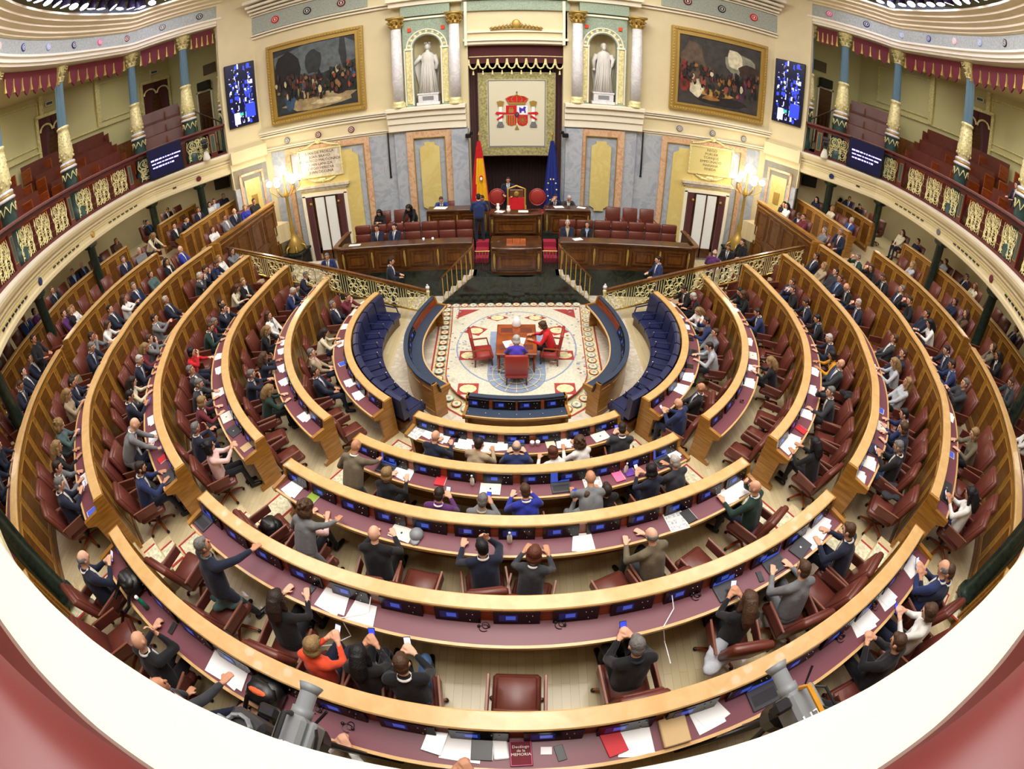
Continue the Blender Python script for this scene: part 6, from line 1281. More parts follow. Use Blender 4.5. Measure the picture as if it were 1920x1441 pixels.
def figure(sex, pose):
    ln, hp, hy, hr, hl, st = POSE[pose]; w = 1.0 if sex == 'm' else .88; k = 1.0 if sex == 'm' else .95
    a = rad(ln); u = Vector((0, sin(a), cos(a))); f = Vector((0, cos(a), -sin(a))); X = Vector((1, 0, 0))
    H = Vector((0, 0, .56 if not st else .92))*k if st else Vector((0, -.04, .56))
    if pose in ('lean', 'leanl', 'reach'): H = Vector((0, -.12, .88))
    body = MB(); top = MB(); leg = MB(); shoe = [MB(), MB()]
    chest = H+u*.33; sh = H+u*.45*k; neck = H+u*.54*k; hm = rad(hp*.8)+a*.35
    hu = Vector((0, sin(hm), cos(hm))); hf = Vector((0, cos(hm), -sin(hm)))
    head = neck+hu*.135+hf*.03
    HM = Matrix.Translation(head) @ Matrix.Rotation(rad(-hy), 4, 'Z') @ Matrix.Rotation(-hm, 4, 'X')
    # skin body: one continuous figure
    body.ball((0, 0, 0), (.074, .094, .105), 16, 12, Matrix.Identity(4)); vs = body.v; body.v = [tuple(HM @ Vector(v)) for v in vs]
    def hb(c, r): body.ball(HM @ Vector(c), r, 8, 6)
    hb((0, .03, -.06), (.052, .058, .055)); hb((0, .102, -.012), (.013, .018, .02)); hb((0, .095, .008), .01); hb((.077, -.005, -.01), (.012, .02, .03)); hb((-.077, -.005, -.01), (.012, .02, .03)); hb((0, .088, -.052), (.022, .012, .012)); hb((0, .085, .035), (.045, .012, .012)); hb((0, .075, -.09), (.022, .018, .018))
    cap(body, neck-u*.06, .055, head-hu*.04, .05*w)
    cap(body, H, .12*w, chest, .11*w); cap(body, sh-X*.13*w, .06, sh+X*.13*w, .06)
    # jacket
    cap(top, H+u*.02-X*.05, .135*w, chest-X*.06*w-u*.02, .125*w, 12); cap(top, H+u*.02+X*.05, .135*w, chest+X*.06*w-u*.02, .125*w, 12)
    cap(top, H+u*.02, .13, chest+u*.04, .12, 12); cap(top, sh-X*.135*w, .072, sh+X*.135*w, .072, 10); cap(top, sh-X*.08, .07, neck-u*.035-X*.01, .058); cap(top, sh+X*.08, .07, neck-u*.035+X*.01, .058)
    if sex == 'w': top.ball(chest+f*.08+X*.06, .06, 8, 6); top.ball(chest+f*.08-X*.06, .06, 8, 6)
    for sx, hd in ((1, hr), (-1, hl)):
        S = sh+X*sx*.175*w; hd = Vector(hd); 
        el, wr = ik(S, hd, .285*k, .25*k, Vector((sx*.62, -.4, -.75)) if pose != 'chin' or sx < 0 else Vector((sx*.7, .2, -1)))
        cap(top, S, .066*w, el, .052*w); cap(top, el, .052*w, el.lerp(wr, .86), .038*w)
        cap(body, S, .045, el, .038); cap(body, el, .038, wr, .027); d = (wr-el).normalized(); up = Vector((0, 0, 1))
        if pose in ('desk', 'lean', 'leanl', 'lap') or (pose == 'reach'): d.z = max(-.15, min(d.z, .05)); d.normalize()
        if abs(d.z) > .8: up = Vector((0, 1, 0))
        hand(body, wr+d*.01, d, up, -sx, 1.1 if pose in ('phone', 'chin', 'clap') else .45)
    # legs
    for sx in (-1, 1):
        hp_ = H+Vector((sx*.09*w, 0, -.02))
        if not st: kn = Vector((sx*(.13 if sex == 'm' else .08), .4, .53)); an = Vector((sx*(.12 if sex == 'm' else .07), .42+.06*sx*.5, .1))
        else: kn = Vector((sx*.11, H.y*.5+.03, .49)); an = Vector((sx*.12, .0+.04*sx, .09))
        cap(leg, hp_, .095*w, kn, .065*w); cap(leg, kn, .065*w, an, .048*w); cap(body, hp_, .06, kn, .045); cap(body, kn, .045, an, .03)
        cap(shoe[(sx+1)//2], an+Vector((0, -.03, -.045)), .045, an+Vector((sx*.02, .15, -.055)), .035, 8)
    cap(leg, H-X*.06+Vector((0, -.02, -.03)), .12*w, H+X*.06+Vector((0, -.02, -.03)), .12*w)
    rb = remesh(body, .0095 if True else .02, 1, .4, 'body'); rt = remesh(top, .021, 3, .5, 'jacket'); rl = remesh(leg, .024, 3, .5, 'trousers', 'c_black'); rs = [q.mesh('shoe', 'black', True) for q in shoe]
    # shirt front, tie
    cf = chest+f*(.128*w+.02 if sex == 'm' else .14); c0 = sh+f*.085+u*.055; sm = MB(); lo = chest+f*(.143*w)-u*.13
    n_ = 5; secs = []
    for i in range(n_+1):
        q = i/n_; c = lo.lerp(c0, q) + f*(.014*math.sin(pi*q)); hw = .012+.055*q; secs.append([c-X*hw-f*.02, c-X*hw*.5+f*.004, c+X*hw*.5+f*.004, c+X*hw-f*.02])
    sm.sweep(secs, False)
    sm.tube([neck-u*.02+(X*cos(b)*.062*w+f*sin(b)*.058) for b in [2*pi*i/14 for i in range(15)]], .016, 6, False)
    ms = sm.mesh('shirt', 'c_white', True); tm = MB(); secs = []
    for i in range(n_+1):
        q = i/n_; c = lo.lerp(c0, q)+f*(.014*math.sin(pi*q)+.009); hw = .02-.008*q; secs.append([c-X*hw-f*.006, c-X*hw+f*.003, c+X*hw+f*.003, c+X*hw-f*.006])
    tm.sweep(secs); mt = tm.mesh('tie', 'c_navy')
    ey = [MB(), MB()]
    for sx in (-1, 1): ey[(sx+1)//2].ball(HM @ Vector((sx*.03, .087, .012)), .009, 6, 4); ey[(sx+1)//2].box(HM @ Vector((sx*.03, .092, .034)), (.026, .006, .005))
    me = [q.mesh('eye', 'h_dkb') for q in ey]
    return dict(body=rb, jacket=rt, trousers=rl, shoes=rs, shirt=ms, tie=mt, eyes=me, HM=HM, wr=(Vector(hr), Vector(hl)))
HAIR = {}
def mkhair():
    I = Matrix.Identity(4)
    def go(fn, vox=.011, nz=0):
        s = MB(); fn(s)
        if nz:
            s.v = [tuple(Vector(v)+Vector((random.uniform(-1, 1), random.uniform(-1, 1), random.uniform(-1, 1)))*nz) for v in s.v]
        return remesh(s, vox, 2, .5, 'hair', 'h_brn')
    def short(s): s.ball((0, -.016, .032), (.08, .092, .084), 12, 9); s.ball((0, -.042, -.025), (.072, .064, .08), 10, 8); s.ball((0, .046, .08), (.052, .045, .026), 8, 6); s.ball((.066, .012, .01), (.014, .03, .05), 6, 5); s.ball((-.066, .012, .01), (.014, .03, .05), 6, 5)
    def fringe(s): s.ball((.06, -.02, .0), (.028, .05, .045), 8, 6); s.ball((-.06, -.02, .0), (.028, .05, .045), 8, 6); s.ball((0, -.065, -.01), (.066, .04, .05), 8, 6)
    def long_(s): short(s); s.ball((0, -.02, .03), (.096, .1, .092), 12, 9); s.tube([(0, -.06, .03), (0, -.1, -.08), (0, -.11, -.2), (0, -.1, -.3)], [.08, .09, .085, .04], 10); s.tube([(.075, .0, .0), (.085, -.0, -.12), (.07, .02, -.22)], [.032, .034, .015], 8); s.tube([(-.075, .0, .0), (-.085, -.0, -.12), (-.07, .02, -.22)], [.032, .034, .015], 8)
    def bob(s): short(s); s.ball((0, -.02, .03), (.094, .098, .09), 12, 9); s.ball((0, -.055, -.06), (.088, .055, .06), 10, 8); s.ball((.075, -.01, -.05), (.026, .045, .055), 8, 6); s.ball((-.075, -.01, -.05), (.026, .045, .055), 8, 6)
    def curly(s): 
        s.ball((0, -.02, .03), (.105, .11, .1), 12, 9); s.ball((0, -.06, -.07), (.11, .075, .09), 10, 8); s.ball((.09, -.01, -.06), (.04, .05, .08), 8, 6); s.ball((-.09, -.01, -.06), (.04, .05, .08), 8, 6)
        for i in range(30): a = random.random()*6.28; b = random.uniform(-.9, 1.2); s.ball((.105*cos(a)*cos(b), -.03+.1*sin(a)*cos(b)-.01, .02+.1*sin(b)), .024, 6, 4) if sin(a) < .5 or b > .7 else None
    def beard(s): short(s); s.ball((0, .07, -.085), (.048, .035, .035), 8, 6); s.ball((.055, .03, -.06), (.02, .04, .035), 8, 6); s.ball((-.055, .03, -.06), (.02, .04, .035), 8, 6)
    HAIR.update(short=go(short), fringe=go(fringe), long=go(long_), bob=go(bob), curly=go(curly), beard=go(beard))
mkhair()
FIG = {}
def fig(sex, pose):
    if (sex, pose) not in FIG: FIG[(sex, pose)] = figure(sex, pose)
    return FIG[(sex, pose)]
HN = dict(bln='blonde', brn='brown-haired', dkb='dark-haired', blk='black-haired', gry='grey-haired', wht='white-haired', red='auburn-haired', bald='bald')
PN = dict(desk='working at the desk', phone='looking down at a phone', lap='sitting back', chin='hand at the face', clap='hands together', lean='leaning over the desk', leanl='leaning half standing', reach='arm stretched forward', stand='standing')
CN = dict(navyblue='navy blue', darkgreen='dark green', lightgrey='light grey', lightblue='light blue', royal='royal blue')
def setm(o, mname):
    o.material_slots[0].link = 'OBJECT'; o.material_slots[0].material = M[mname]
pi_ = [0]
def person(loc, rz, sex, pose, topc, shirt, hair, style, label, group=None, tr=None, sc=1, phone=True):
    F_ = fig(sex, pose); t = thing('person', label, 'person', loc, rz, group); pi_[0] += 1; t.scale = (sc, sc, sc)
    sk = 'skin%d' % (pi_[0] % 3)
    o = link('body', F_['body'], t); setm(o, sk)
    o = link('jacket' if shirt != topc else 'sweater', F_['jacket'], t); setm(o, 'c_'+topc)
    if tr is None: tr = {'navy': 'navy', 'navyblue': 'navy', 'grey': 'grey', 'charcoal': 'charcoal', 'black': 'black', 'royal': 'navy'}.get(topc, random.choice(('black', 'navy', 'charcoal')))
    o = link('trousers', F_['trousers'], t); setm(o, 'c_'+tr); link('shoe', F_['shoes'][0], t); link('shoe', F_['shoes'][1], t)
    if shirt != topc:
        o = link('shirt', F_['shirt'], t); setm(o, 'c_'+shirt)
        if sex == 'm' and shirt in ('white', 'lightblue') and topc not in ('white',) and pi_[0] % 4:
            o = link('tie', F_['tie'], t); setm(o, random.choice(('c_navy', 'c_black', 'c_maroon', 'c_blue', 'c_navy')))
    link('eye', F_['eyes'][0], t); link('eye', F_['eyes'][1], t)
    if style != 'bald':
        hs = {'short': 'short' if sex == 'm' else 'bob'}.get(style, style)
        o = link('hair', HAIR[hs], t); o.matrix_local = F_['HM']; setm(o, 'h_'+(hair if 'h_'+hair in M else 'gry'))
    return t
PH = MB(); PH.mi(0).box((0, 0, 0), (.075, .15, .009), bev=.003); PH.mi(1).box((0, 0, .0052), (.066, .135, .001)); PHM = PH.mesh('phone', ['black', 'tv_white'])
PHB = MB(); PHB.mi(0).box((0, 0, 0), (.075, .15, .009), bev=.003); PHB.mi(1).box((0, 0, .0052), (.066, .135, .001)); PHB = PHB.mesh('phone', ['black', 'tv_blue'])
DATA = [l.split(',') for l in PEOPLE.split(';')]
rows = {}
for d in DATA:
    k = int(d[0]); ph = float(d[1]); b = 'centre' if abs(ph) < 30 and k < 6 else ('left' if ph < 0 else 'right')
    rows.setdefault((k, b), []).append(d)
def chair_at(k, b, ph, off, jit=0):
    c = copy_tree(CHAIR); c.location = pol(k, ph, off, F[k]); c.rotation_euler = (0, 0, rad(ph+jit)); return c
CH = []    # (k, block, phi, obj)
random.seed(21)
for (k, b), L in rows.items():
    L.sort(key=lambda d: abs(float(d[1])) if b != 'centre' else float(d[1]))
    for i, d in enumerate(L):
        ph, e = float(d[1]), float(d[2]); sex, pose, topc, shirt, hair, style = d[3:9]
        off = 1.0+max(-.3, min(.1, e)); st = POSE[pose][5]; 
        if pose == 'desk': off = max(off, .86)
        jit = random.uniform(-14, 14) if not st else random.uniform(-6, 6)
        if pose in ('phone', 'lap'): jit *= 1.6
        z0 = F[k]; hairn = HN[hair if hair in HN else 'gry'] if style != 'bald' else 'bald'
        if style == 'long' and hair in ('bln', 'brn', 'dkb', 'blk'): hairn = 'long '+hairn
        if style == 'curly': hairn = 'curly '+hairn
        if style == 'beard': hairn = 'bearded '+hairn
        garment = CN.get(topc, topc)+(' suit' if sex == 'm' and shirt != topc else ' top')
        if b == 'centre': place = '%s row of centre block, %s from left' % (ROWN[k], ORD[i+1])
        else: place = '%s row of %s block, %s from aisle' % (ROWN[k], b, ORD[i+1])
        if k == 3 and sex == 'm' and pose == 'lap' and False: pass
        t = person(pol(k, ph, off, z0), rad(ph+jit), sex, pose, topc, shirt, hair, style, '%s person in %s, %s' % (hairn, garment, place), 'people in the %s block' % b, 'denim' if (k, topc, shirt) in ((3, 'black', 'white'), (0, 'navyblue', 'grey')) else None)
        if pose in ('phone', 'clap') and pose == 'phone':
            m_ = t.matrix_basis; p = Matrix.LocRotScale(t.location, t.rotation_euler, None) @ Vector((.005, .46, .86)); o = link('phone', PHB if i % 2 else PHM, None, p, rad(ph+jit)); o.rotation_euler = (rad(42), 0, rad(ph+jit))
            tag(o, 'phone held by the %s person in %s, %s' % (hairn, CN.get(topc, topc), place.replace(' block', '')), 'phone', 'phones in hands')
        if not (pose in ('stand',) or (k, b) == (4, 'x')):
            co = off+(.06 if not st else .28); c = chair_at(k, b, ph, min(co, 1.1), jit if not st else random.uniform(-25, 25)); CH.append([k, b, ph, c])
        elif k < 7: CH.append([k, b, ph, None])
# empty chairs
for k, b, ph, i, n, _ in SEATS:
    if k == 0 and b == 'centre' and abs(ph) > 24: continue
    r = R(k, ph)+.95
    if k == 4 and abs(ph) < 9: continue
    if k == 5 and abs(ph) < 31: continue
    if any(c[0] == k and abs(c[2]-ph)*pi/180*r < .5 for c in CH): continue
    if pol(k, ph, 1.5).y > 6.4: continue
    if k in (5, 6) and any(hypot(pol(k, ph, .95).x-gp(u, .36)[0].x, pol(k, ph, .95).y-gp(u, .36)[0].y) < .42 for u in CU): continue
    jj = random.uniform(-10, 10) if b != 'centre' else random.uniform(-22, 22)
    c = chair_at(k, b, ph, random.uniform(.9, 1.02), jj); CH.append([k, b, ph, c])
by = {}
for c in CH: by.setdefault((c[0], c[1]), []).append(c)
for (k, b), L in by.items():
    L.sort(key=lambda c: abs(c[2]) if b != 'centre' else c[2]); j = 0
    for c in L:
        j += 1
        if c[3] is None: continue
        pl = ('%s seat from the left' if b == 'centre' else '%s seat from the aisle') % ORD[min(j, 30)]
        tag(c[3], 'maroon leather swivel armchair, %s row of the %s block, %s' % (ROWN[k], b, pl), 'chair', 'maroon armchairs of the %s block' % b)
kill(CHAIR)
# people on the podium, floor and in the halls
P2 = [((-2.68, 5.95, 1.45), pi, 'm', 'desk', 'blue', 'white', 'brn', 'short', 'brown-haired person in blue suit writing at the left upper podium desk'),
((-1.2, 5.95, 1.45), pi, 'm', 'desk', 'navy', 'white', 'dkb', 'short', 'dark-suited person seated behind the person with the blue back, left upper desk'),
((-3.7, 5.35, 1.2), pi*.94, 'w', 'lean', 'black', 'black', 'blk', 'long', 'black-haired person in black top leaning forward beside the left upper desk'),
((-4.88, 5.3, 1.27), pi, 'w', 'phone', 'black', 'black', 'blk', 'long', 'black-haired person in black seated on a wall chair, left of the podium'),
((-4.72, 4.1, .95), pi, 'm', 'lap', 'navy', 'white', 'dkb', 'short', 'dark-haired person in navy suit on the left podium bench, outermost of two'),
((-4.12, 4.1, .95), pi*.9, 'm', 'lap', 'navy', 'white', 'blk', 'short', 'black-haired person in navy suit on the left podium bench, inner of two'),
((1.42, 5.95, 1.45), pi*.95, 'm', 'chin', 'navy', 'white', 'dkb', 'short', 'dark-haired person in dark suit at the right upper podium desk'),
((1.85, 5.95, 1.45), pi*1.07, 'm', 'desk', 'charcoal', 'white', 'wht', 'short', 'pale-haired person leaning at the right upper podium desk'),
((1.7, 4.1, .95), pi, 'm', 'lap', 'navy', 'khaki', 'wht', 'short', 'white-haired person in navy jacket on the right podium bench'),
((2.35, 4.1, .95), pi*.95, 'w', 'lap', 'black', 'lightblue', 'brn', 'short', 'brown-haired person in black jacket on the right podium bench'),
((-.28, 6.35, 1.6), pi, 'm', 'stand', 'navy', 'white', 'dkb', 'short', 'dark-suited person standing behind the presidency chair with folded hands'),
((-1.22, 4.35, 1.45), 0.1, 'm', 'stand', 'navyblue', 'navyblue', 'blk', 'short', 'person in a blue suit seen from behind, standing on the left crimson steps'),
((-3.95, 2.5, 0), -pi*.45, 'm', 'stand', 'navy', 'white', 'blk', 'short', 'black-haired person in dark suit walking below the left podium bench'),
((-6.1, 2.75, .25), pi*1.05, 'm', 'stand', 'navyblue', 'white', 'gry', 'short', 'grey-haired person in blue suit standing behind the left brass balustrade'),
((4.5, 2.55, .05), pi*.55, 'm', 'stand', 'navyblue', 'white', 'blk', 'short', 'person in navy suit holding a paper bundle before the right podium bench'),
((6.6, 3.1, .2), -pi*.2, 'm', 'stand', 'purple', 'purple', 'wht', 'fringe', 'balding person in purple sweater behind the right brass balustrade'),
((7.35, 3.6, .3), pi*.8, 'm', 'stand', 'black', 'white', 'brn', 'short', 'brown-haired person in black suit in the right hall, left of two talking'),
((8.0, 3.75, .5), pi*.6, 'm', 'stand', 'black', 'black', 'dkb', 'short', 'dark-haired person in black in the right hall, right of two talking'),
((0, -1.72, 0), 0, 'w', 'desk', 'violet', 'violet', 'wht', 'short', 'white-haired person in violet top writing at the near end of the wooden table'),
((.84, -.88, 0), rad(85), 'w', 'desk', 'red', 'red', 'brn', 'bob', 'brown-haired person in a red top seated at the right of the wooden table'),
]
for a in P2: person(*a, group='people on the podium and floor')
p, n = gp(GT-(CU[3]+CU[4])/2+.2, 1.9, 6.3)
person(p, atan2(n.y, n.x)+pi/2, 'm', 'stand', 'navy', 'white', 'dkb', 'short', 'person in dark suit with a camera standing in the right gallery before the crimson doorway')
# people just below the camera: only hands and laps show past the ledge
for i, (ph, lab, tp, pose) in enumerate(((-7.5, 'person in white shirt at the last centre desk with a phone, left of the papers', 'white', 'phone'), (-2.4, 'person at the last centre desk holding a phone over the white paper', 'c', 'phone'), (14.5, 'person in dark clothes at the last centre desk, right of the paper bag', 'black', 'lap'), (19.5, 'person in black at the last centre desk beside the right video camera', 'black', 'phone'), (26.8, 'person in navy suit with a phone at the right end of the last centre desk', 'navy', 'phone'), (-13.5, 'person in navy trousers seated left of the black backpack', 'navy', 'lap'))):
    tp = 'navy' if tp == 'c' else tp
    person(pol(4, ph, .84, F[4]), rad(ph+random.uniform(-6, 6)), 'm', pose, tp, 'white' if tp == 'navy' else tp, 'brn', 'short', lab, 'people in the centre block', 'beige' if tp == 'white' else None)

# ---------------------------------------------------------------- things on the desks
PROTO = {}
def pm(name, fn, mats, smooth=False):
    s = MB(); fn(s); PROTO[name] = s.mesh(name, mats, smooth)
def _paper(s): s.box((0, 0, .003), (.21, .297, .006)); s.box((.03, .02, .008), (.2, .28, .004), rz=.2)
pm('paper', _paper, 'white'); pm('paper_small', lambda s: s.box((0, 0, .002), (.09, .07, .004)), 'white')
def _news(s): s.mi(0).box((0, 0, .005), (.3, .38, .01)); s.mi(1); [s.box((x, y, .0112), (.08, .07, .001)) for x in (-.09, .0, .09) for y in (-.13, -.03, .08)]; s.mi(2).box((.05, .15, .0115), (.15, .04, .001))
pm('newspaper', _news, ['offwhite', 'grey_paper', 'black'])
pm('phone', lambda s: s.box((0, 0, .006), (.075, .15, .01), bev=.003), 'black')
def _lap(s):
    s.mi(0).box((0, 0, .009), (.32, .22, .018), bev=.004); s.mi(1).box((0, -.01, .0185), (.27, .12, .001)); m = Matrix.Rotation(rad(-18), 4, 'X')
    s.mi(0).box((0, .145, .115), (.32, .01, .21), mtx=m, bev=.003); s.mi(2).box((0, .1385, .115), (.3, .001, .185), mtx=m)
pm('laptop', _lap, ['darkgrey', 'black', 'screen_hi'])
def _lapc(s): s.mi(0).box((0, 0, .009), (.33, .23, .018), bev=.004); s.mi(1).ball((0, 0, .0182), (.016, .018, .001), 8, 4)
pm('laptop_closed', _lapc, ['offwhite', 'black']); pm('laptop_closed_dark', _lapc, ['darkgrey', 'silver'])
def _tab(s): s.mi(0).box((0, 0, .006), (.19, .25, .01), bev=.003); s.mi(1).box((0, 0, .0115), (.17, .22, .001))
pm('tablet', _tab, ['offwhite', 'screen_hi'])
pm('cup', lambda s: s.lathe([(.03, 0), (.042, .07), (.042, .09), (.036, .09)], n=12), 'white', True)
pm('bottle', lambda s: s.lathe([(.032, 0), (.034, .02), (.034, .13), (.014, .17), (.014, .2), (.016, .2), (.016, .22)], n=12), 'offwhite', True)
def nb(c, w=.17, d=.23): return lambda s: (s.mi(0).box((0, 0, .01), (w, d, .02), bev=.003), s.mi(1).box((.004, 0, .01), (w, d-.01, .014)))
for n_, m_ in (('notebook_pink', 'pink'), ('notebook_purple', 'purple'), ('notebook_dark', 'black'), ('booklet_red', 'red'), ('folder_green', 'green'), ('folder_cream', 'c_cream'), ('booklet_cream', 'tan'), ('folder_clear', 'silver')): pm(n_, nb(0), [m_, 'white'])
pm('powerbank', lambda s: (s.box((0, 0, .012), (.12, .22, .022), bev=.01)), 'white')
pm('cap', lambda s: (s.ball((0, 0, .03), (.1, .11, .08), 10, 7), s.ball((.0, -.1, .02), (.07, .08, .012), 8, 5)), 'grey', True)
def _ear(s):
    for j in range(2): s.tube([(.05*cos(a)*(1-.3*j)+.02*j, .04*sin(a)+.03*j, .008) for a in [2*pi*i/12 for i in range(11)]], .004, 5)
    s.ball((.05, .01, .018), .018, 6, 5); s.ball((-.05, .03, .018), .018, 6, 5)
pm('earphones', _ear, 'black')
NICE = dict(paper=('paper_sheet', 'white printed papers', 'paper'), paper_small=('paper_slip', 'small white paper slip', 'paper'), newspaper=('newspaper', 'open newspaper', 'newspaper'), phone=('phone', 'black phone', 'phone'), laptop=('laptop', 'open lit laptop', 'laptop'),
 laptop_closed=('laptop', 'closed white laptop', 'laptop'), laptop_closed_dark=('laptop', 'closed dark laptop', 'laptop'), tablet=('tablet', 'white tablet with blue screen', 'tablet'), cup=('cup', 'white cup', 'cup'), bottle=('water_bottle', 'small clear water bottle', 'bottle'),
 notebook_pink=('notebook', 'pink notebook', 'notebook'), notebook_purple=('notebook', 'purple notebook', 'notebook'), notebook_dark=('notebook', 'black notebook', 'notebook'), booklet_red=('booklet', 'red booklet', 'booklet'), folder_green=('folder', 'green folder', 'folder'),
 folder_cream=('folder', 'cream folder', 'folder'), booklet_cream=('booklet', 'tan booklet', 'booklet'), folder_clear=('folder', 'silvery folder', 'folder'), powerbank=('power_bank', 'white power bank', 'power bank'), cap=('cap', 'grey cloth cap', 'cap'), earphones=('earphones', 'black coiled earphones', 'earphones'))
IT = [l.split(',') for l in ITEMS.split(';')]; g_ = {}
for it in IT:
    k = int(it[0]); ph = float(it[1]); b = 'centre' if abs(ph) < 30 else ('left' if ph < 0 else 'right'); g_.setdefault((k, b, it[3]), []).append((ph, float(it[2])))
random.seed(4)
cnt = 0
for (k, b, nm), L in g_.items():
    L.sort(key=lambda q: abs(q[0]) if b != 'centre' else q[0])
    for j, (ph, off) in enumerate(L):
        if nm in ('paper_bag', 'booklet_brown'): continue
        if nm in ('newspaper',) or nm.startswith('lap'): off = .31
        big = 1.12 if nm == 'paper' else 1
        off = min(.34, max(.24, off)); o = link(NICE[nm][0], PROTO[nm], None, pol(k, ph, off, Z[k]-.24+.0005*(cnt % 5)), rad(ph)+random.uniform(-.25, .25)*(0 if nm in ('laptop',) else 1)); cnt += 1
        if nm == 'paper': o.scale = (random.uniform(1.15, 1.6), random.uniform(.85, 1.05), 1)
        seq = '' if len(L) == 1 else (', %s %s' % (ORD[j+1], 'from the left' if b == 'centre' else 'from the aisle'))
        tag(o, '%s on the %s desk of the %s block%s' % (NICE[nm][1], ROWN[k], b, seq), NICE[nm][2], NICE[nm][1]+' on desks')
def at_item(nm): return [(float(i[1]), float(i[2]), int(i[0])) for i in IT if i[3] == nm][0]
ph, off, k = at_item('paper_bag'); t = thing('paper_bag', 'brown paper bag with twisted handles lying on the last centre desk', 'bag', pol(k, ph, .31, Z[k]-.24), rad(ph))
s = MB(); s.box((0, 0, .03), (.24, .28, .06), bev=.01); s.build('bag_body', 'tan', t); s = MB(); s.tube([(-.06, .14, .04), (-.06, .2, .08), (.0, .23, .08), (.06, .2, .06), (.06, .14, .04)], .006, 5); s.build('handle', 'tan', t)
ph, off, k = at_item('booklet_brown'); t = thing('printed_booklet', 'brown booklet with pale lettering on the last centre desk', 'booklet', pol(k, ph, .31, Z[k]-.24), rad(ph)+.05)
s = MB(); s.mi(0).box((0, 0, .01), (.18, .24, .02), bev=.003); s.mi(1); rect_frame_h = [s.box((0, y, .021), (.165, .004, .001)) for y in (-.112, .112)]+[s.box((x, 0, .021), (.004, .22, .001)) for x in (-.082, .082)]; s.build('cover', ['c_maroon', 'pink'], t); 
me = text_mesh('Decálogo\nde la\nMEMORIA', .036, 'offwhite', .0005); me.transform(Matrix.Translation((0, .05, .0212))); link('lettering', me, t)
# backpack, bags, coats
def backpack(loc, rz, label, c1='black', c2='orange'):
    t = thing('backpack', label, 'bag', loc, rz, None); s = MB(); s.box((0, 0, .12), (.36, .3, .24), bev=.07); s.ball((0, -.02, .2), (.17, .13, .08), 10, 7); s.build('pack_body', c1, t, True)
    s = MB(); s.ball((0, -.04, .265), (.1, .035, .025), 10, 5); s.build('front_patch', c2, t); 
    for x in (-1, 1): s = MB(); s.tube([(x*.14, -.12, .15), (x*.17, -.24, .05), (x*.15, -.34, .02)], .025, 6); s.build('strap', c1, t)
    return t
p = pol(4, -12.0, .3, Z[4]-.24); backpack(p, rad(-12), 'black backpack with an orange patch standing on the last centre desk')
backpack(pol(4, -24.6, .28, Z[4]-.24), rad(-24), 'black backpack on the left part of the last centre desk', 'black', 'darkgrey')
backpack(pol(2, -26.2, .98, F[2]+.5), rad(-26), 'black backpack on an empty armchair beside the person in pink', 'black', 'darkgrey')
backpack(pol(3, 7.2, .62, F[3]), rad(20), 'black bag standing on the floor under the fourth centre desk', 'black', 'darkgrey')
t = thing('water_bottle', 'green bottle beside the black backpack on the last centre desk', 'bottle', pol(4, -22.6, .34, Z[4]-.24), .3); s = MB(); s.lathe([(.035, 0), (.035, .16), (.02, .2), (.02, .22)], n=10); s.build('flask', 'teal_bottle', t, True); s = MB(); s.lathe([(.024, .22), (.024, .25)], n=8); s.build('cap', 'white', t)
def coat(loc, mname, label, sx=.3, sy=.2):
    s = MB(); random.seed(hash(label) % 97)
    for i in range(9): s.ball((random.uniform(-sx, sx)*.6, random.uniform(-sy, sy)*.6, .05+random.uniform(0, .06)), (random.uniform(.08, .16), random.uniform(.06, .12), random.uniform(.03, .07)), 8, 6)
    me = remesh(s, .02, 2, .5, 'coat', mname); o = link('folded_coat', me, None, loc, random.random()); tag(o, label, 'coat')
coat(pol(3, -21.5, .85, F[3]+.5), 'c_teal', 'crumpled dark teal coat lying on a seat of the fourth centre row', .3, .22)
coat(pol(3, 12.8, .95, F[3]+.5), 'c_lightgrey', 'pale grey jacket lying on an empty seat right of the black-suited person')
coat(pol(3, 39.0, .95, F[3]+.5), 'c_charcoal', 'dark folded coat on the aisle seat of the fourth right row')
coat(pol(2, 56.5, 1.15, F[2]+.75), 'c_black', 'black coat over a chair back in the third right row')
# white charging cables
for k, a, b_, lab in ((3, -9.9, -12.6, 'white charging cable hanging from the fourth centre desk, left side'), (3, 10.6, 9.2, 'white charging cable hanging from the fourth centre desk, right side')):
    p = [pol(k, a, .16, Z[k]-.1), pol(k, a, .3, Z[k]-.2), pol(k, (a+b_)/2-.4, .47, Z[k]-.22), pol(k, (a+b_)/2, .55, Z[k]-.5), pol(k, b_+.5, .75, Z[k]-.45), pol(k, b_, .9, Z[k]-.25)]
    q = [];
    for i in range(len(p)-1):
        for j in range(4): q.append(p[i].lerp(p[i+1], j/4))
    s = MB(); s.tube(q+[p[-1]], .006, 5); tag(s.build('charging_cable', 'white'), lab, 'cable', 'white charging cables')
loc_z = F[4]
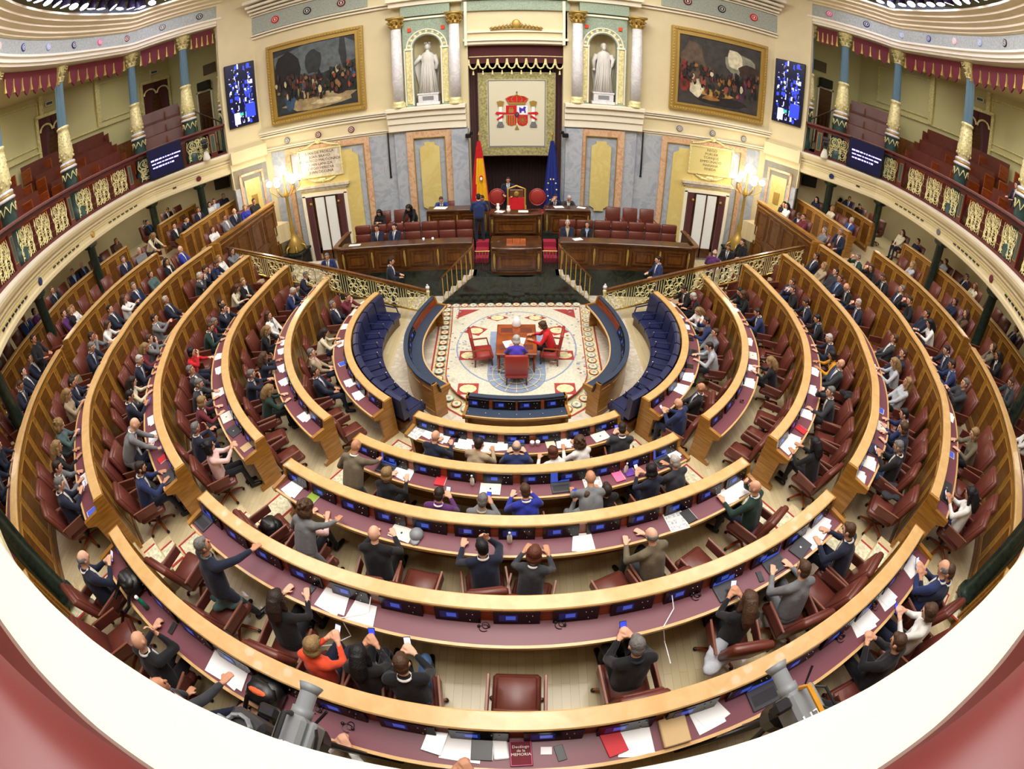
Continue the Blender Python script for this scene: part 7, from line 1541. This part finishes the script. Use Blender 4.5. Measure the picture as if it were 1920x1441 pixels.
# television cameras on tripods below the ledge
def tvcam(loc, rz, label, yellow):
    t = thing('television_camera', label, 'camera', loc, rz, 'television cameras')
    s = MB(); s.box((0, -.1, 0), (.2, .42, .26), bev=.03); s.box((0, -.34, .02), (.22, .16, .24), bev=.02); s.mi(0).box((.13, -.05, .0), (.06, .3, .18), bev=.02); s.build('camera_body', 'grey', t)
    s = MB(); s.tube([(0, .1, 0), (0, .18, 0), (0, .18, 0), (0, .3, 0)], [.075, .075, .06, .06], 14); s.tube([(0, .3, 0), (0, .36, 0)], [.06, .085], 14); s.build('lens', 'grey', t, True)
    s = MB(); s.tube([(0, -.2, .16), (0, -.18, .24), (0, .08, .24), (0, .1, .14)], .02, 6); s.build('carry_handle', 'c_mustard' if yellow else 'black', t)
    s = MB(); s.box((-.17, .05, .1), (.14, .1, .09), bev=.02); s.box((-.2, -.22, .0), (.06, .2, .16), bev=.02); s.build('viewfinder', 'black', t)
    me = text_mesh('HT', .13, 'white', .003); me.transform(Matrix.Translation((-.0, -.19, .134))); link('marking', me, t)
    s = MB(); s.tube([(.11, -.3, 0), (.22, -.25, .1), (.2, .0, .12), (.12, .1, .02), (.2, .2, .1)], .012, 6); s.tube([(.1, -.1, .1), (.25, -.3, .15), (.1, -.4, .05)], .01, 6); s.build('cable', 'black', t)
    s = MB(); s.lathe([(.12, -.35), (.12, -.2), (.07, -.13)], n=12)
    for a in (.5, 2.6, 4.7): s.tube([(0, 0, -.3), (.3*cos(a), .3*sin(a), loc_z-loc[2])], [.03, .02], 6)
    s.build('tripod', 'black', t); s = MB(); s.tube([(0, -.05, -.25), (.1, -.5, -.3)], .014, 6); s.build('pan_bar', 'black', t)
tvcam((-1.36, -10.68, 4.12), rad(-8), 'grey television camera on a tripod rising left of the near ledge, facing the podium', False)
tvcam((1.83, -10.62, 4.12), rad(14), 'grey television camera with yellow handle on a tripod right of the near ledge', True)
s = MB(); t = thing('camera_case', 'dark equipment case with coiled cable left of the left television camera', 'case', (-1.78, -10.78, 3.85), rad(-20)); s.box((0, 0, 0), (.3, .3, .5), bev=.04); s.build('case_body', 'darkgrey', t)
s = MB(); s.tube([(.1*cos(a), .1*sin(a), .27+.01*(i % 3)) for i, a in enumerate([2*pi*i/10 for i in range(26)])], .018, 6); s.tube([(-.1, 0, .2), (-.1, 0, .4), (.1, 0, .4), (.1, 0, .2)], .012, 5); s.build('cable_coil', 'grey', t); s = MB(); s.box((0, 0, -.9), (.06, .06, 1.45)); s.build('stand', 'black', t)
# ---------------------------------------------------------------- lights, world, camera
def area(name, loc, size, e, col, rot=(0, 0, 0), sy=None, spread=None):
    l = bpy.data.lights.new(name, 'AREA'); l.energy = e; l.color = col; l.shape = 'RECTANGLE' if sy else 'DISK'; l.size = size
    if sy: l.size_y = sy
    if spread: l.spread = rad(spread)
    o = bpy.data.objects.new(name, l); C.objects.link(o); o.location = loc; o.rotation_euler = rot; return o
area('ceiling_light', (0, -4.5, 13.6), 7, 900, (1, .97, .92))
area('ceiling_light', (0, 1.5, 13.6), 7, 560, (1, .97, .92), (rad(12), 0, 0))
area('ceiling_light', (-7.5, -2, 13.4), 4.5, 400, (1, .97, .93), (0, rad(-10), 0))
area('ceiling_light', (7.5, -2, 13.4), 4.5, 400, (1, .97, .93), (0, rad(10), 0))
area('ceiling_light', (0, -9.5, 13.4), 4, 430, (1, .97, .93), (rad(-5), 0, 0))
for q in (-1, 1):       # lamps in the galleries and under them
    for u in (9, 15, 21):
        uu = u if q < 0 else GT-u; p, n = gp(uu, 2.0, 11.2); area('gallery_lamp', p, 1.6, 55, (1, .96, .82))
        p, n = gp(uu, 1.8, 4.7); area('under_gallery_lamp', p, 1.2, 15, (1, .96, .82))
    uu = 3.5 if q < 0 else GT-3.5; p, n = gp(uu, 1.8, 4.7); area('under_gallery_lamp', p, 1.2, 22, (1, .97, .85)); p, n = gp(uu, 2.0, 11.2); area('gallery_lamp', p, 1.4, 36, (1, .96, .82))
w = bpy.data.worlds.new('w'); SC.world = w; w.use_nodes = True; w.node_tree.nodes['Background'].inputs['Color'].default_value = (.75, .8, 1, 1); w.node_tree.nodes['Background'].inputs['Strength'].default_value = .15
cam = bpy.data.cameras.new('camera'); co = bpy.data.objects.new('camera', cam); C.objects.link(co); SC.camera = co
cam.type = 'PANO'; cam.sensor_fit = 'HORIZONTAL'; cam.sensor_width = 32.0; cam.sensor_height = 32.0*1441/1920
cam.panorama_type = 'FISHEYE_EQUISOLID'
try: cam.fisheye_lens = 15.0; cam.fisheye_fov = rad(190)
except Exception: pass
try: cam.cycles.panorama_type = 'FISHEYE_EQUISOLID'; cam.cycles.fisheye_lens = 15.0; cam.cycles.fisheye_fov = rad(190)
except Exception: pass
cam.clip_start = .01; cam.clip_end = 100
PITCH, YAW, ROLL = .6504, .0120, .00956
co.matrix_world = Matrix.Translation((0, -11.04, 7.08)) @ Matrix.Rotation(YAW, 4, 'Z') @ Matrix.Rotation(pi/2-PITCH, 4, 'X') @ Matrix.Rotation(-ROLL, 4, 'Z')
SC.view_settings.view_transform = 'Standard'; SC.view_settings.look = 'None'; SC.view_settings.gamma = 1; SC.view_settings.use_curve_mapping = False; SC.view_settings.exposure = .12
SC.cycles.max_bounces = 4; SC.cycles.diffuse_bounces = 3; SC.cycles.glossy_bounces = 2; SC.cycles.use_denoising = True
SC.cycles.use_adaptive_sampling = True; SC.cycles.adaptive_threshold = .06
# drop any part prototype that never found a place
kill(CON)
